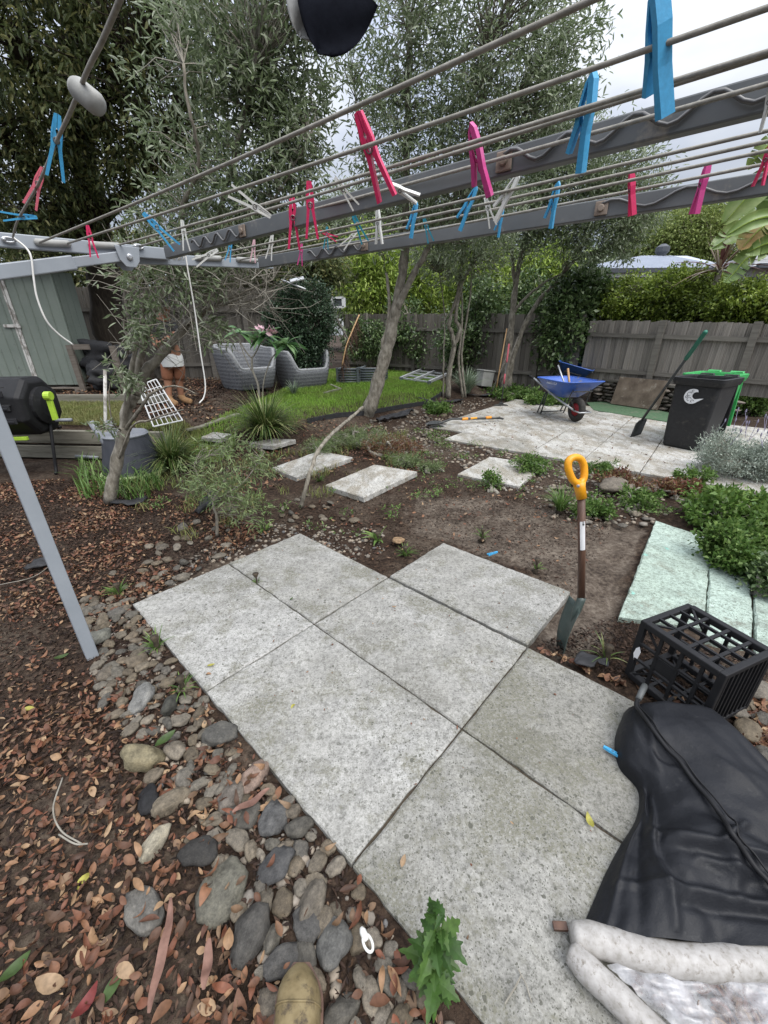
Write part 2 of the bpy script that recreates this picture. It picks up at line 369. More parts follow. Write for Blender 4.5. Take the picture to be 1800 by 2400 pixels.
M['hedge'] = leafmat('hedge leaf', [(.055, .085, .016), (.10, .145, .022), (.15, .20, .03), (.22, .27, .06)], .4, .3, patch=((.07, .10, .025), 2.2))
M['laurel'] = leafmat('laurel leaf', [(.022, .04, .016), (.045, .075, .026), (.075, .115, .04), (.14, .18, .09)], .3, .25)
M['bamboo'] = leafmat('bamboo leaf', [(.07, .11, .018), (.13, .19, .03), (.2, .27, .05), (.3, .36, .1)], .5, .4)
M['ivy'] = leafmat('dark climber leaf', [(.014, .026, .014), (.028, .05, .026), (.05, .08, .045)], .35, .15)
M['gum'] = leafmat('gum leaf', [(.08, .11, .028), (.13, .17, .045), (.2, .23, .08)], .5, .3)
M['lawn'] = leafmat('lawn blade', [(.06, .115, .014), (.10, .18, .022), (.16, .25, .04)], .55, .4, gain=2.2, patch=((.20, .24, .06), 1.6))
M['dullgrass'] = leafmat('dull grass blade', [(.06, .085, .02), (.11, .13, .035), (.17, .165, .06)], .6, .3, patch=((.2, .17, .08), 1.5))
M['strap'] = leafmat('strap leaf', [(.025, .045, .012), (.045, .075, .018), (.085, .12, .032), (.22, .21, .10)], .35, .2)
M['greystrap'] = leafmat('grey green strap leaf', [(.07, .10, .06), (.13, .165, .11), (.2, .235, .17)], .4, .2)
M['weed'] = leafmat('weed leaf', [(.035, .07, .014), (.06, .11, .024), (.11, .16, .045)], .5, .3)
M['feather'] = leafmat('feathery groundcover', [(.06, .085, .035), (.10, .135, .055), (.15, .185, .085)], .6, .3)
M['redleaf'] = leafmat('bronze leaf', [(.06, .025, .018), (.12, .05, .03), (.09, .09, .03)], .5, .25)
M['lavender'] = leafmat('lavender leaf', [(.11, .135, .105), (.19, .22, .18), (.28, .31, .265)], .8, .15)
M['mintplant'] = leafmat('mint leaf', [(.05, .10, .02), (.085, .155, .03), (.14, .21, .05)], .5, .3, gain=1.35)
M['frangi'] = leafmat('frangipani leaf', [(.045, .10, .035), (.075, .145, .055), (.13, .2, .09)], .35, .3, objrand=True, gain=2.0)
M['pinkflower'] = leafmat('pink petal', [(.7, .36, .45), (.8, .62, .66)], .6, .3, objrand=True, gain=1)
M['banana'] = mat('banana leaf', [(.09, .15, .035), (.15, .22, .055), (.24, .30, .10)], 3, .4, .1, mode='Position', objvar=.5)
M['bananadry'] = mat('dry banana leaf', [(.16, .17, .04), (.26, .16, .05), (.32, .21, .07)], 4, .6, .1, mode='Position')
M['cordy'] = leafmat('cordyline leaf', [(.05, .018, .018), (.09, .04, .035), (.16, .14, .09)], .4, .2, objrand=True)
M['deadleaf'] = leafmat('dead leaf', [(.075, .036, .02), (.16, .075, .042), (.26, .125, .066), (.33, .19, .10), (.42, .285, .165), (.11, .064, .042), (.23, .085, .045), (.075, .04, .026), (.2, .12, .065), (.19, .07, .035), (.10, .05, .03)], .6, .1, objrand=True, gain=.78)
M['frond'] = leafmat('dead palm frond', [(.12, .07, .05), (.2, .12, .085)], .8, .1, gain=1)
M['chip'] = leafmat('bark mulch chip', [(.014, .008, .0055), (.028, .016, .011), (.055, .031, .021), (.11, .066, .043)], .9, 0, gain=.8)
M['wicker'] = None
M['denim'] = mat('black fabric', [(.012, .012, .014), (.02, .02, .022)], 30, .8, .2)
M['skin'] = mat('tanned skin', [(.26, .125, .075), (.33, .165, .10)], 12, .55, .03)
M['rust'] = M['rust']; M['rustcloth'] = mat('rust brown cotton', [(.19, .075, .038), (.26, .11, .06)], 14, .9, .15)
M['shorts'] = mat('white cotton', [(.5, .5, .48), (.62, .62, .6)], 14, .9, .1)
M['bootleather'] = mat('tan leather', [(.10, .075, .033), (.165, .125, .06), (.21, .165, .085)], 34, .75, .35, .004, 8, dirt=((.045, .033, .022), 20, .55))
M['personboot'] = mat('tan suede boot', [(.18, .10, .045), (.28, .165, .08)], 14, .85, .2)
M['housewall'] = mat('pale weatherboard', [(.56, .57, .58), (.64, .65, .66)], 3, .7, 0)
M['roof'] = mat('grey steel roof', [(.36, .39, .45), (.43, .46, .52)], 2, .5, .05)
M['gutter'] = mat('charcoal gutter', [(.05, .055, .065), (.07, .075, .085)], 3, .5, 0)
M['glass'] = mat('dark window glass', [(.03, .04, .045), (.05, .06, .065)], 3, .12, 0, spec=.6)
M['weedmat'] = mat('black weed mat', [(.012, .012, .013), (.03, .03, .032)], 20, .7, .4, .01)
M['whitewire'] = mat('white coated wire', [(.55, .55, .54), (.7, .7, .69)], 20, .5, .05)
M['alu'] = mat('dull aluminium', [(.42, .43, .43), (.56, .57, .57)], 14, .45, .05, metal=.4)
M['corru'] = mat('grey corrugated bed', [(.07, .085, .09), (.12, .135, .14)], 5, .5, .03)
M['pvc'] = mat('stained white vinyl', [(.22, .205, .18), (.30, .285, .265), (.37, .355, .335)], 55, .55, .12, .003, 10, dirt=((.15, .13, .105), 60, .56), pos=[.3, .46, .66])
# ================================================================== SETTING
UD = np.array([math.cos(.8274), math.sin(.8274), 0]); VD = np.array([UD[1], -UD[0], 0])
def axis(lo, hi, f0, f1, fine, coarse):
    return np.concatenate([np.arange(lo, f0, coarse), np.arange(f0, f1, fine), np.arange(f1, hi + coarse, coarse)])
def make_ground():
    xs = np.concatenate([np.linspace(-120, -12, 28)[:-1], np.linspace(-12, -4.5, 50)[:-1], np.arange(-4.5, 4.6, .035), np.linspace(4.7, 12, 50), np.linspace(13, 120, 28)])
    ys = np.concatenate([np.linspace(-60, -1.5, 20)[:-1], np.arange(-1.5, 8.2, .035), np.linspace(8.3, 15, 60), np.linspace(16, 160, 30)])
    X, Y = np.meshgrid(xs, ys); Z = terrain(X, Y) - .028
    fx, fy = X.ravel(), Y.ravel()
    near = (np.abs(fx) < 5) & (fy < 9) & (fy > -1.5)
    nz_ = np.zeros(len(fx))
    idx = np.nonzero(near)[0]
    nz_[idx] = [mnoise.fractal(Vector((fx[i] * 3.1, fy[i] * 3.1, 0)), .9, 2.1, 4) * .014 + mnoise.noise(Vector((fx[i] * 21, fy[i] * 21, 3))) * .006 + max(0, mnoise.noise(Vector((fx[i] * 9, fy[i] * 9, 7)))) * .016 for i in idx]
    Z = Z.ravel() + nz_
    V = np.column_stack([fx, fy, Z]); c = len(xs); r = len(ys)
    i = (np.arange(r - 1)[:, None] * c + np.arange(c - 1)[None]).ravel(); F = np.column_stack([i, i + 1, i + c + 1, i + c])
    # zone masks: bare dug sand and the leafy mulch (what the soil is made of, not how it is lit)
    m, nt, b, o = newmat('garden soil')
    v = coords(nt, 'Position'); n1 = noise(nt, v, 3, 6, .7); n2 = noise(nt, v, 34, 6, .75); n3 = noise(nt, v, 120, 3)
    mul_ = ramp(nt, [(.010, .0065, .005), (.026, .017, .012), (.058, .038, .026), (.11, .076, .053)], n2, [.3, .45, .6, .72])
    sand = ramp(nt, [(.035, .026, .02), (.095, .075, .058), (.175, .146, .116)], math_n(nt, 'ADD', math_n(nt, 'MULTIPLY', n1, .45), math_n(nt, 'MULTIPLY', n2, .55)), [.40, .5, .60])
    at_ = nt.nodes.new('ShaderNodeAttribute'); at_.attribute_name = 'sand'
    dry = ramp(nt, [(0, 0, 0), (.8, .8, .8)], noise(nt, v, 1.1, 6, .75), [.48, .62]); mul_ = mixc(nt, dry, mul_, ramp(nt, [(.03, .022, .016), (.085, .066, .049), (.17, .138, .105)], n2, [.3, .5, .68]))
    f = ramp(nt, [(0, 0, 0), (1, 1, 1)], math_n(nt, 'ADD', at_.outputs['Fac'], math_n(nt, 'MULTIPLY_ADD', n1, 1.6, -.8)), [.30, .75])
    c = mixc(nt, f, mul_, sand); nt.links.new(c, b.inputs['Base Color']); b.inputs['Roughness'].default_value = .95; b.inputs['Specular IOR Level'].default_value = .15
    bump(nt, b, math_n(nt, 'ADD', n2, math_n(nt, 'MULTIPLY', n3, .5)), .8, .015)
    me = raw_mesh('ground', V, F, m, smooth=True)
    S = np.zeros(len(fx))
    for pix in ([(980, 1150), (1120, 1150), (1420, 1215), (1430, 1300), (1330, 1340), (1130, 1290), (960, 1230)], [(1280, 1260), (1520, 1215), (1480, 1300), (1430, 1480), (1330, 1540), (1260, 1480), (1290, 1350)]):
        P = gpoly(pix); cen = P.mean(0)
        for k, wgt in ((1.25, .2), (1.12, .2), (1.0, .2), (.88, .2), (.74, .2)):
            S += wgt * inpoly(fx, fy, cen + (P - cen) * k)
    S = np.clip(S, 0, 1); dig = np.nonzero(S > .02)[0]
    for i in dig: V[i, 2] += -.03 * S[i] + S[i] * (.035 * mnoise.fractal(Vector((fx[i] * 2.2, fy[i] * 2.2, 5)), .8, 2.2, 5) + .012 * abs(mnoise.noise(Vector((fx[i] * 13, fy[i] * 13, 2)))))
    me.vertices.foreach_set('co', V.astype(np.float32).ravel()); me.update()
    a = me.attributes.new('sand', 'FLOAT', 'POINT'); a.data.foreach_set('value', S.astype(np.float32))
    return tag(put('ground', me), 'dark garden soil strewn with mulch between the paving', None, None, 'structure')
make_ground()

SLABS = []                                             # footprints kept free of stones and leaves
def slab(name, P, top, th, m, parent=None, bev=.006, jag=0, seed=0):
    """a cast slab with softened, slightly chipped edges; P is its footprint"""
    r = np.random.default_rng(seed); P = np.asarray(P)[:, :2]; n = len(P); E = []
    for i in range(n):
        a, b = P[i], P[(i + 1) % n]; k = max(2, int(np.linalg.norm(b - a) / .045))
        for j in range(k):
            q = a + (b - a) * j / k
            if j: q = q + r.normal(0, .0016 + jag, 2)
            E.append(q)
    E = np.array(E); cen = E.mean(0); d = cen - E; d /= np.linalg.norm(d, axis=1)[:, None]
    N = len(E); z = np.full(N, top)
    ring = [np.column_stack([E, np.full(N, top - th)]), np.column_stack([E, z - bev]), np.column_stack([E + d * bev * (1 + r.random((N, 1))), z])]
    V = np.vstack(ring); F = [tuple(range(2 * N, 3 * N))]
    for k in range(2):
        for i in range(N): F.append((k * N + i, k * N + (i + 1) % N, (k + 1) * N + (i + 1) % N, (k + 1) * N + i))
    mb = MB(); mb.add(V, F); SLABS.append(P)
    return mb.build(name, m, parent)

# near paving: 0.593 x 0.915 m pavers on a soil bed
O_ = np.array([-2.95832190, 2.40561713, 0]) * (H / 1.65); su, sv = .69382204 * H / 1.65, 1.07159265 * H / 1.65
pt = lambda a, b: O_ + VD * a * sv + UD * b * su
pav = thing('paved_path', None, None); tag(pav, 'pale speckled concrete paving in the foreground', None, None, 'structure')
g = .0035
cells = [(1, 1), (1, 2), (2, 1), (2, 2), (3, 1), (3, 2), (4, 1), (4, 2), (2, 3)]
for k, (a, b) in enumerate(cells):
    off = (UD * .012 - VD * .004) if (a, b) == (2, 3) else 0
    q = [pt(a + 0, b + 0) + (UD + VD) * g, pt(a + 1, b) + (UD - VD) * g, pt(a + 1, b + 1) - (UD + VD) * g, pt(a, b + 1) - (UD - VD) * g]
    q = [p + off for p in q]
    slab('paver', q, rng.uniform(-.002, .002), .05, M['pavermossy'] if a >= 3 else M['paver'], pav, seed=k)
mb = MB(); q = [pt(1.02, 1.03), pt(4.98, 1.03), pt(4.98, 2.97), pt(1.02, 2.97)]
mb.add([(p[0], p[1], -.012) for p in q], [(0, 1, 2, 3)]); mb.build('joint_soil', M['joint'], pav)

# far patio
pat = thing('patio', None, None); tag(pat, 'whitish concrete slab patio under the wheelbarrow and the bin', None, None, 'structure')
a_ = math.radians(51); tu = np.array([math.cos(a_), math.sin(a_), 0]); tn = np.array([tu[1], -tu[0], 0])
rows = [4.95, 5.5, 6.4, 7.3, 8.2, 9.08]; k = 0
for i in range(8):
    n0 = -3.5 + i * .615
    for j in range(5):
        t0, t1 = rows[j], rows[j + 1]
        if j == 0 and n0 < -3.0: continue
        if n0 > -2.0 and t1 > 8.9: t1 = 8.52
        q = [tu * (t0 + g) + tn * (n0 + g), tu * (t1 - g) + tn * (n0 + g), tu * (t1 - g) + tn * (n0 + .615 - g), tu * (t0 + g) + tn * (n0 + .615 - g)]
        slab('slab', q, rng.uniform(-.002, .003), .05, M['patio'], pat, seed=100 + k); k += 1
mb = MB(); q = [tu * 5 - tn * 2.85, tu * 5.55 - tn * 2.86, tu * 5.55 - tn * 3.47, tu * 9 - tn * 3.47, tu * 8.4 + tn * 1.4, tu * 5 + tn * 1.4]
mb.add([(p[0], p[1], -.012) for p in q], [(0, 1, 2, 3, 4, 5)]); mb.build('joint_soil', M['joint'], pat)

# stepping stones and the green painted slabs
steps = [([(763, 1136), (853, 1165), (978, 1105), (877, 1088)], 'pale stepping stone slab, nearest of the row, just right of the thin leaning stem', .01),
         ([(637, 1096), (694, 1118), (827, 1071), (748, 1056)], 'pale stepping stone slab crossed by the thin leaning stem', .0),
         ([(585, 1046), (640, 1062), (694, 1040), (640, 1028)], 'pale stepping stone slab beside the dark strappy clump', .0),
         ([(474, 1036), (520, 1046), (545, 1022), (500, 1012)], 'small far stepping stone half hidden between the two strappy clumps', .0)]
for k, (pix, lab, lift) in enumerate(steps):
    P = [gt(*p) for p in pix]; z = max(p[2] for p in P) + lift
    if k < 2: z = .03 + lift * .4; P = [at(*p, z) for p in pix]
    tag(slab('stepping_stone', P, z, .055, M['patio'], None, .008, seed=40 + k), lab, 'paver', 'stepping stones leading to the lawn')
P = [at(*p, .004) for p in [(1073, 1110), (1215, 1139), (1280, 1090), (1147, 1070)]]
tag(slab('stepping_stone', P, .004, .055, M['patio'], None, .008, seed=47), 'lone pale slab beyond the bare sandy patch, weeds growing over it', 'paver', 'stepping stones leading to the lawn')
greens = [([(1537, 1219), (1667, 1262), (1652, 1457), (1648, 1470), (1451, 1443)], 'mint green painted slab, leftmost of three, beside the bare soil', .006),
          ([(1664, 1312), (1758, 1338), (1764, 1470), (1760, 1520), (1655, 1500)], 'mint green painted slab, middle of three, behind the milk crate', .002),
          ([(1768, 1385), (1860, 1410), (1900, 1560), (1770, 1540)], 'mint green painted slab, rightmost of three, cut by the photo edge', .002)]
for k, (pix, lab, lift) in enumerate(greens):
    tag(slab('painted_slab', [at(*p, lift) for p in pix], lift, .05, M['mint'], None, .008, seed=60 + k, jag=.001), lab, 'paver', 'green painted slabs')
def slabfree(x, y, pad=0):
    ok = np.ones(len(x), bool)
    for P in SLABS:
        c = P.mean(0); ok &= ~inpoly(x, y, c + (P - c) * (1 + pad))
    return ok

# ---------------------------------------------------------------- grass
def blades(P, h, w, lean=.35, seg=1, r=None):
    """one quad + tip triangle per blade as a 5 vertex strip"""
    r = r or rng; n = len(P); a = r.random(n) * 2 * np.pi; hh = h * (0.55 + .9 * r.random(n)); ww = w * (.6 + .8 * r.random(n))
    d = np.column_stack([np.cos(a), np.sin(a), np.zeros(n)]); s = np.column_stack([-np.sin(a), np.cos(a), np.zeros(n)])
    l = lean * (r.random(n) + .2); up = np.array([0, 0, 1.0])
    m_ = P + up * (hh * .55)[:, None] + d * (hh * l * .4)[:, None]; t = P + up * (hh * (1 - .3 * l))[:, None] + d * (hh * l * 1.3)[:, None]
    V = np.stack([P - s * ww[:, None] / 2, P + s * ww[:, None] / 2, m_ + s * ww[:, None] * .42, m_ - s * ww[:, None] * .42, t + s * ww[:, None] * .06, t - s * ww[:, None] * .06], 1)
    i = np.arange(n)[:, None] * 6; F = np.concatenate([i + np.array([[0, 1, 2, 3]]), i + np.array([[3, 2, 4, 5]])])
    return V.reshape(-1, 3), F
def grass(name, P, h, w, m, label, lean=.4):
    V, F = blades(P, h, w, lean); return tag(put(name, raw_mesh(name, V, F, m)), label, None, None, 'stuff')
lawnpix = [(470, 1005), (560, 960), (640, 925), (760, 868), (860, 862), (1010, 880), (1052, 915), (1000, 945), (860, 968), (720, 985), (660, 1000), (560, 1010), (540, 1075), (480, 1090), (430, 1050)]
LP = gpoly(lawnpix); L = scatter(LP, 60000)
mb = MB(); cen = LP.mean(0); mb.add([(p[0], p[1], terrain(p[0], p[1]) + .004) for p in LP], [tuple(range(len(LP)))])
grass('lawn_grass', L, .05, .006, M['lawn'], 'bright green lawn grass running behind the olive trunk')
verge = gpoly([(125, 995), (240, 998), (345, 1000), (420, 985), (480, 1010), (430, 1080), (330, 1040), (300, 945), (140, 945)])
Vg = scatter(verge, 16000); grass('rough_grass', Vg, .06, .006, M['dullgrass'], 'rough dull grass on top of the sleeper wall and before the lawn')
pA = scatter(gpoly([(300, 1110), (700, 1060), (960, 1010), (900, 1130), (760, 1170), (640, 1160), (480, 1300), (300, 1190)]), 5200)
pA = pA[slabfree(pA[:, 0], pA[:, 1], .04)]
cl = np.array([mnoise.noise(Vector((p[0] * 2.2, p[1] * 2.2, 9))) for p in pA]); pA = pA[cl > .02]
grass('sparse_grass', pA, .07, .006, M['dullgrass'], 'sparse grass blades coming up through the mulch by the stepping stones', .7)
pB = scatter(gpoly([(190, 1090), (330, 1110), (400, 1140), (330, 1180), (180, 1170)]), 420)
grass('tufted_grass', pB, .16, .011, M['weed'], 'green grass tufts round the foot of the dark cone bin', .8)

# ---------------------------------------------------------------- fences
def fence(name, A, B, zb, zt, pm, label, pitch=.105, posts=(), rails=(.22, .78), side=1, group=None):
    A = np.array([*A, 0.]); B = np.array([*B, 0.]); L = np.linalg.norm(B - A); d = (B - A) / L; nrm = np.array([d[1], -d[0], 0]) * side
    f = thing(name, label, 'fence', (*A[:2], 0), group)
    r = np.random.default_rng(int(L * 100)); n = int(L / pitch); meshes = []
    for k in range(5):
        mb = MB(); h = 1.0; top = [(-.5, 0), (.5, 0), (.5, h), (-.5, h - .012 * r.random())]
        mb.prism(top, .018); me = raw_mesh('paling', mb.v, mb.f, pm); meshes.append(me)
    ang = math.atan2(d[1], d[0])
    for i in range(n):
        s = (i + .5) * pitch; t = s / L; z0 = zb[0] + (zb[1] - zb[0]) * t; z1 = zt[0] + (zt[1] - zt[0]) * t + r.uniform(-.012, .012)
        o = put('paling', meshes[i % 5], f, d * s - nrm * (.019 * (i % 2)) + np.array([0, 0, z0]))
        o.scale = (pitch * (r.uniform(.94, 1.0) if i % 2 == 0 else 1.3), 1, z1 - z0); o.rotation_euler = (0, r.uniform(-.012, .012), ang)
    for q in rails:
        zz = [zb[k] + (zt[k] - zb[k]) * q for k in (0, 1)]
        cut = [0] + [p / 1 for p in posts] + [L]; 
        for a, b in zip(cut[:-1], cut[1:]):
            if b - a < .05: continue
            pa = A + d * (a + .052) + nrm * .032; pb = A + d * (b - .052) + nrm * .032
            pa[2] = zz[0] + (zz[1] - zz[0]) * a / L; pb[2] = zz[0] + (zz[1] - zz[0]) * b / L
            mb = MB(); c = (pa + pb) / 2; dv = (pb - pa); ln = np.linalg.norm(dv)
            o = mb; mb.box((0, 0, 0), (ln, .038, .075)); me = raw_mesh('rail', mb.v, mb.f, M['rail'])
            ob = put('rail', me, f, c - A); ob.rotation_euler = (0, -math.asin(dv[2] / ln), ang)
    for p in posts:
        t = p / L; mb = MB(); z0 = zb[0] + (zb[1] - zb[0]) * t - .3; z1 = zt[0] + (zt[1] - zt[0]) * t + .02
        mb.box((0, 0, (z1 - z0) / 2), (.1, .075, z1 - z0)); me = raw_mesh('post', mb.v, mb.f, M['rail'])
        o = put('post', me, f, A - A + d * p + nrm * .052 + np.array([0, 0, z0])); o.rotation_euler = (0, 0, ang)
    return f
# right-hand boundary: one straight run of weathered palings behind the bin
FA, FB = np.array([4.35, 9.25]), np.array([6.55, 6.55])
Lr = np.linalg.norm(FB - FA); pd = (FB - FA) / Lr
def along(px):                                             # distance along that fence where a photo column meets it
    d = ray(px, 800)[:2]; Mx = np.array([[pd[0], -d[0]], [pd[1], -d[1]]]); return float(np.linalg.solve(Mx, -FA)[0])
fence('paling_fence', FA, FB, (.38, .36), (1.60, 1.47), M['paling'], 'weathered grey paling fence behind the wheelie bin, below the clipped hedge', posts=(along(1546), along(1765)))
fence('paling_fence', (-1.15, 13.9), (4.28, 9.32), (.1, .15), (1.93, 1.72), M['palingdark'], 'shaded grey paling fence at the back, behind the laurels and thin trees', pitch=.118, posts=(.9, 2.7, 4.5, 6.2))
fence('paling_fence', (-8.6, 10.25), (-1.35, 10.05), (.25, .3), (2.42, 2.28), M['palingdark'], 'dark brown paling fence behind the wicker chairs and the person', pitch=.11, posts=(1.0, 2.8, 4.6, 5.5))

# sleeper retaining walls on the left
def sleeper_wall(label, A, B, zs, h=.17, th=.07):
    f = thing('sleeper_wall', label, 'retaining wall', (*A, 0)); A3 = np.array([*A, 0.]); B3 = np.array([*B, 0.])
    for z in zs:
        mb = MB(); mb.bar(A3 + [0, 0, z], B3 + [rng.uniform(-.01, .01), 0, z + rng.uniform(-.008, .008)], th, h - .012); mb.build('sleeper', M['sleeper'], f, bevel=.008)
    mb = MB(); c = (A3 * .12 + B3 * .88); mb.box(c + np.array([0, -.055, .12]), (.09, .04, .34)); mb.build('stake', M['sleeper'], f, bevel=.005)
    return f
sleeper_wall('two grey timber sleepers stacked as a low wall behind the black compost drum', (-7.2, WALLY(-7.2) - .04), (-2.66, WALLY(-2.66) - .04), (.075, .262))
sleeper_wall('single low timber edging below the green shed, behind the grass strip', (-8.0, 6.85), (-3.6, 6.78), (.43,), .16)
# lawn edging board by the person's boots
mb = MB(); e = [gt(436, 1012), gt(470, 1003), gt(520, 985), gt(560, 972)]
for a, b in zip(e[:-1], e[1:]): mb.bar(a + [0, 0, .012], b + [0, 0, .012], .09, .03)
tag(mb.build('edging_board', M['sleeper'], bevel=.005), 'thin grey timber edging along the lawn by the boots of the person', 'edging')
mb = MB(); e = [gt(*p) for p in [(1040, 922), (1000, 946), (930, 957), (860, 970), (790, 976), (720, 990)]]
for a, b in zip(e[:-1], e[1:]): mb.bar(a + [0, 0, .015], b + [0, 0, .015], .012, .07)
tag(mb.build('lawn_edging', M['weedmat']), 'black plastic edging strip between the lawn and the stony bed', 'edging')

# ---------------------------------------------------------------- stone retaining wall beyond the patio
rs = np.random.default_rng(5)
def unit_(a): return a / np.linalg.norm(a)
def stone_mesh(name, seed, flat=(1, .75, .5), sub=3, rough=.12, m=None):
    bm = bmesh.new(); bmesh.ops.create_icosphere(bm, subdivisions=sub, radius=1); o = Vector((seed * 7.3, seed * 3.1, seed * 1.7))
    for v in bm.verts:
        n = v.co.normalized(); k = 1 + rough * (mnoise.noise(n * 1.1 + o) * 1.5 + mnoise.noise(n * 2.6 + o) * .7 - abs(mnoise.noise(n * 1.7 + o * 2)) * .8)
        v.co = Vector((n.x * flat[0], n.y * flat[1], n.z * flat[2])) * k
    me = bpy.data.meshes.new(name); bm.to_mesh(me); bm.free(); me.materials.append(m); me.polygons.foreach_set('use_smooth', np.ones(len(me.polygons), bool)); return me
def stonemat(name, cols):
    m, nt, b, o = newmat(name); v = coords(nt, 'Object'); r = nt.nodes.new('ShaderNodeObjectInfo').outputs['Random']
    c = ramp(nt, cols, r); n = noise(nt, v, 2.2, 8, .7); n2 = noise(nt, v, 11, 5, .7)
    c = mixc(nt, 1, c, ramp(nt, [(.36, .35, .34), (.78, .77, .75), (1.15, 1.11, 1.04)], n, [.3, .5, .7]), 'MULTIPLY')
    c = mixc(nt, .7, c, ramp(nt, [(.6, .6, .58), (1.2, 1.2, 1.2)], n2, [.35, .65]), 'MULTIPLY')
    nt.links.new(c, b.inputs['Base Color']); b.inputs['Roughness'].default_value = .75; b.inputs['Specular IOR Level'].default_value = .3
    bump(nt, b, math_n(nt, 'ADD', n2, n), .3, .05); return m
M['stone'] = stonemat('river stone', [(.085, .08, .07), (.135, .125, .105), (.19, .17, .14), (.11, .09, .065), (.17, .14, .10), (.24, .21, .17), (.11, .105, .095), (.18, .145, .105), (.13, .12, .10)])
M['wallstone'] = stonemat('wall stone', [(.09, .08, .07), (.16, .14, .12), (.22, .19, .165), (.12, .11, .10)])
SM = [stone_mesh('stone', k, (1, rs.uniform(.62, .92), rs.uniform(.42, .66)), 3, .2, M['stone']) for k in range(12)]
WS = [stone_mesh('wall_stone', 30 + k, (1, .7, rs.uniform(.3, .45)), 2, .2, M['wallstone']) for k in range(6)]
B0, B1 = at(1431, 946, .02), at(1541, 962, .02); bd_ = unit_(B1 - B0); bn_ = np.array([-bd_[1], bd_[0], 0])
w0 = B0 - bd_ * .62 + bn_ * .17; w1 = B1 + bd_ * 1.0 + bn_ * .17; w0[2] = w1[2] = 0
sw = thing('stone_wall', 'low dry stone retaining wall under the grey paling fence', 'retaining wall', w0)
wd = (w1 - w0) / np.linalg.norm(w1 - w0); wn = np.array([-wd[1], wd[0], 0]) * -1; Lw = np.linalg.norm(w1 - w0)
mb = MB(); mb.bar(w0 - wn * .16 + [0, 0, .2], w1 - wn * .16 + [0, 0, .2], .22, .42); mb.build('core', M['joint'], sw)
z = .03
while z < .42:
    s = rs.uniform(0, .1)
    while s < Lw:
        l = rs.uniform(.06, .13); o = put('stone', WS[rs.integers(6)], sw, wd * (s + l) + np.array([0, 0, z]) + wn * rs.uniform(-.05, .0))
        o.scale = (l * 1.0, l * .9, rs.uniform(.07, .11)); o.rotation_euler = (rs.uniform(-.2, .2), rs.uniform(-.15, .15), math.atan2(wd[1], wd[0]) + rs.uniform(-.3, .3)); s += l * 1.95
    z += .066
for s in (0, 1):
    a = w0 + wd * Lw * s * .5 + np.array([0, 0, .45]) - wn * .1; b = w0 + wd * Lw * (s * .5 + .49) + np.array([0, 0, .44]) - wn * .1
    mb = MB(); mb.bar(a, b, .2, .05); mb.build('cap_sleeper', M['rail'], sw, bevel=.006)
# leaning sheet of weathered board and the green strip at the patio edge
B0, B1 = at(1431, 946, .02), at(1541, 962, .02)
lean_ = bn_ * .13; hh = .52
mb = MB(); q = [B0, B1, B1 + lean_ + [.015, 0, hh], B0 + lean_ + [0.0, 0, hh]]
th = np.array([wn[0], wn[1], .2]) * .016; mb.add([p for p in q] + [p + th for p in q], [(0, 1, 2, 3), (7, 6, 5, 4), (0, 4, 5, 1), (1, 5, 6, 2), (2, 6, 7, 3), (3, 7, 4, 0)])
tag(mb.build('board', M['board'], bevel=.003), 'brown weathered board leaning against the stone wall beyond the patio', 'board')
M['turf'] = mat('green turf strip', [(.03, .075, .035), (.06, .12, .06), (.11, .13, .09)], 30, .9, .4, detail=8, dirt=((.16, .14, .11), 3, .58))
q = [at(1392, 962), at(1568, 990), at(1600, 975), at(1440, 941), at(1375, 944)]
mb = MB(); mb.add([(*p[:2], .009) for p in q] + [(*p[:2], -.03) for p in q], [(0, 1, 2, 3, 4), (9, 8, 7, 6, 5)] + [(i, i + 5, (i + 1) % 5 + 5, (i + 1) % 5) for i in range(5)])
tag(mb.build('turf_strip', M['turf']), 'strip of worn green turf along the back edge of the patio', 'turf strip')
# ================================================================== VEGETATION TOOLS
def unit(a): return a / (np.linalg.norm(a, axis=-1, keepdims=True) + 1e-9)
def leaf_quads(P, D, L, Wd, r=None, cup=.25, hexa=False):
    r = r or rng; n = len(P); D = unit(D); q = unit(r.normal(size=(n, 3)) + np.array([0, 0, .8])); S = unit(np.cross(D, q)); N = np.cross(S, D)
    L = (L * (.6 + .8 * r.random(n)))[:, None]; Wd = (Wd * (.7 + .6 * r.random(n)))[:, None]
    if hexa:                                                # pointed oval of two folded halves
        a_, b_ = P + D * L * .30, P + D * L * .68; w1, w2 = Wd * .48, Wd * .42
        V = np.stack([P, a_ + S * w1 + N * Wd * cup, b_ + S * w2 + N * (Wd * cup - .05 * L), P + D * L - N * .14 * L, b_ - S * w2 + N * (Wd * cup - .05 * L), a_ - S * w1 + N * Wd * cup], 1)
        i = np.arange(n)[:, None] * 6; return V.reshape(-1, 3), np.concatenate([i + np.array([[0, 1, 2, 3]]), i + np.array([[0, 3, 4, 5]])])
    m_ = P + D * L * .45
    V = np.stack([P, m_ + S * Wd / 2 + N * Wd * cup, P + D * L + N * (-.12) * L, m_ - S * Wd / 2 + N * Wd * cup], 1)
    i = np.arange(n)[:, None] * 4; return V.reshape(-1, 3), i + np.array([[0, 1, 2, 3]])
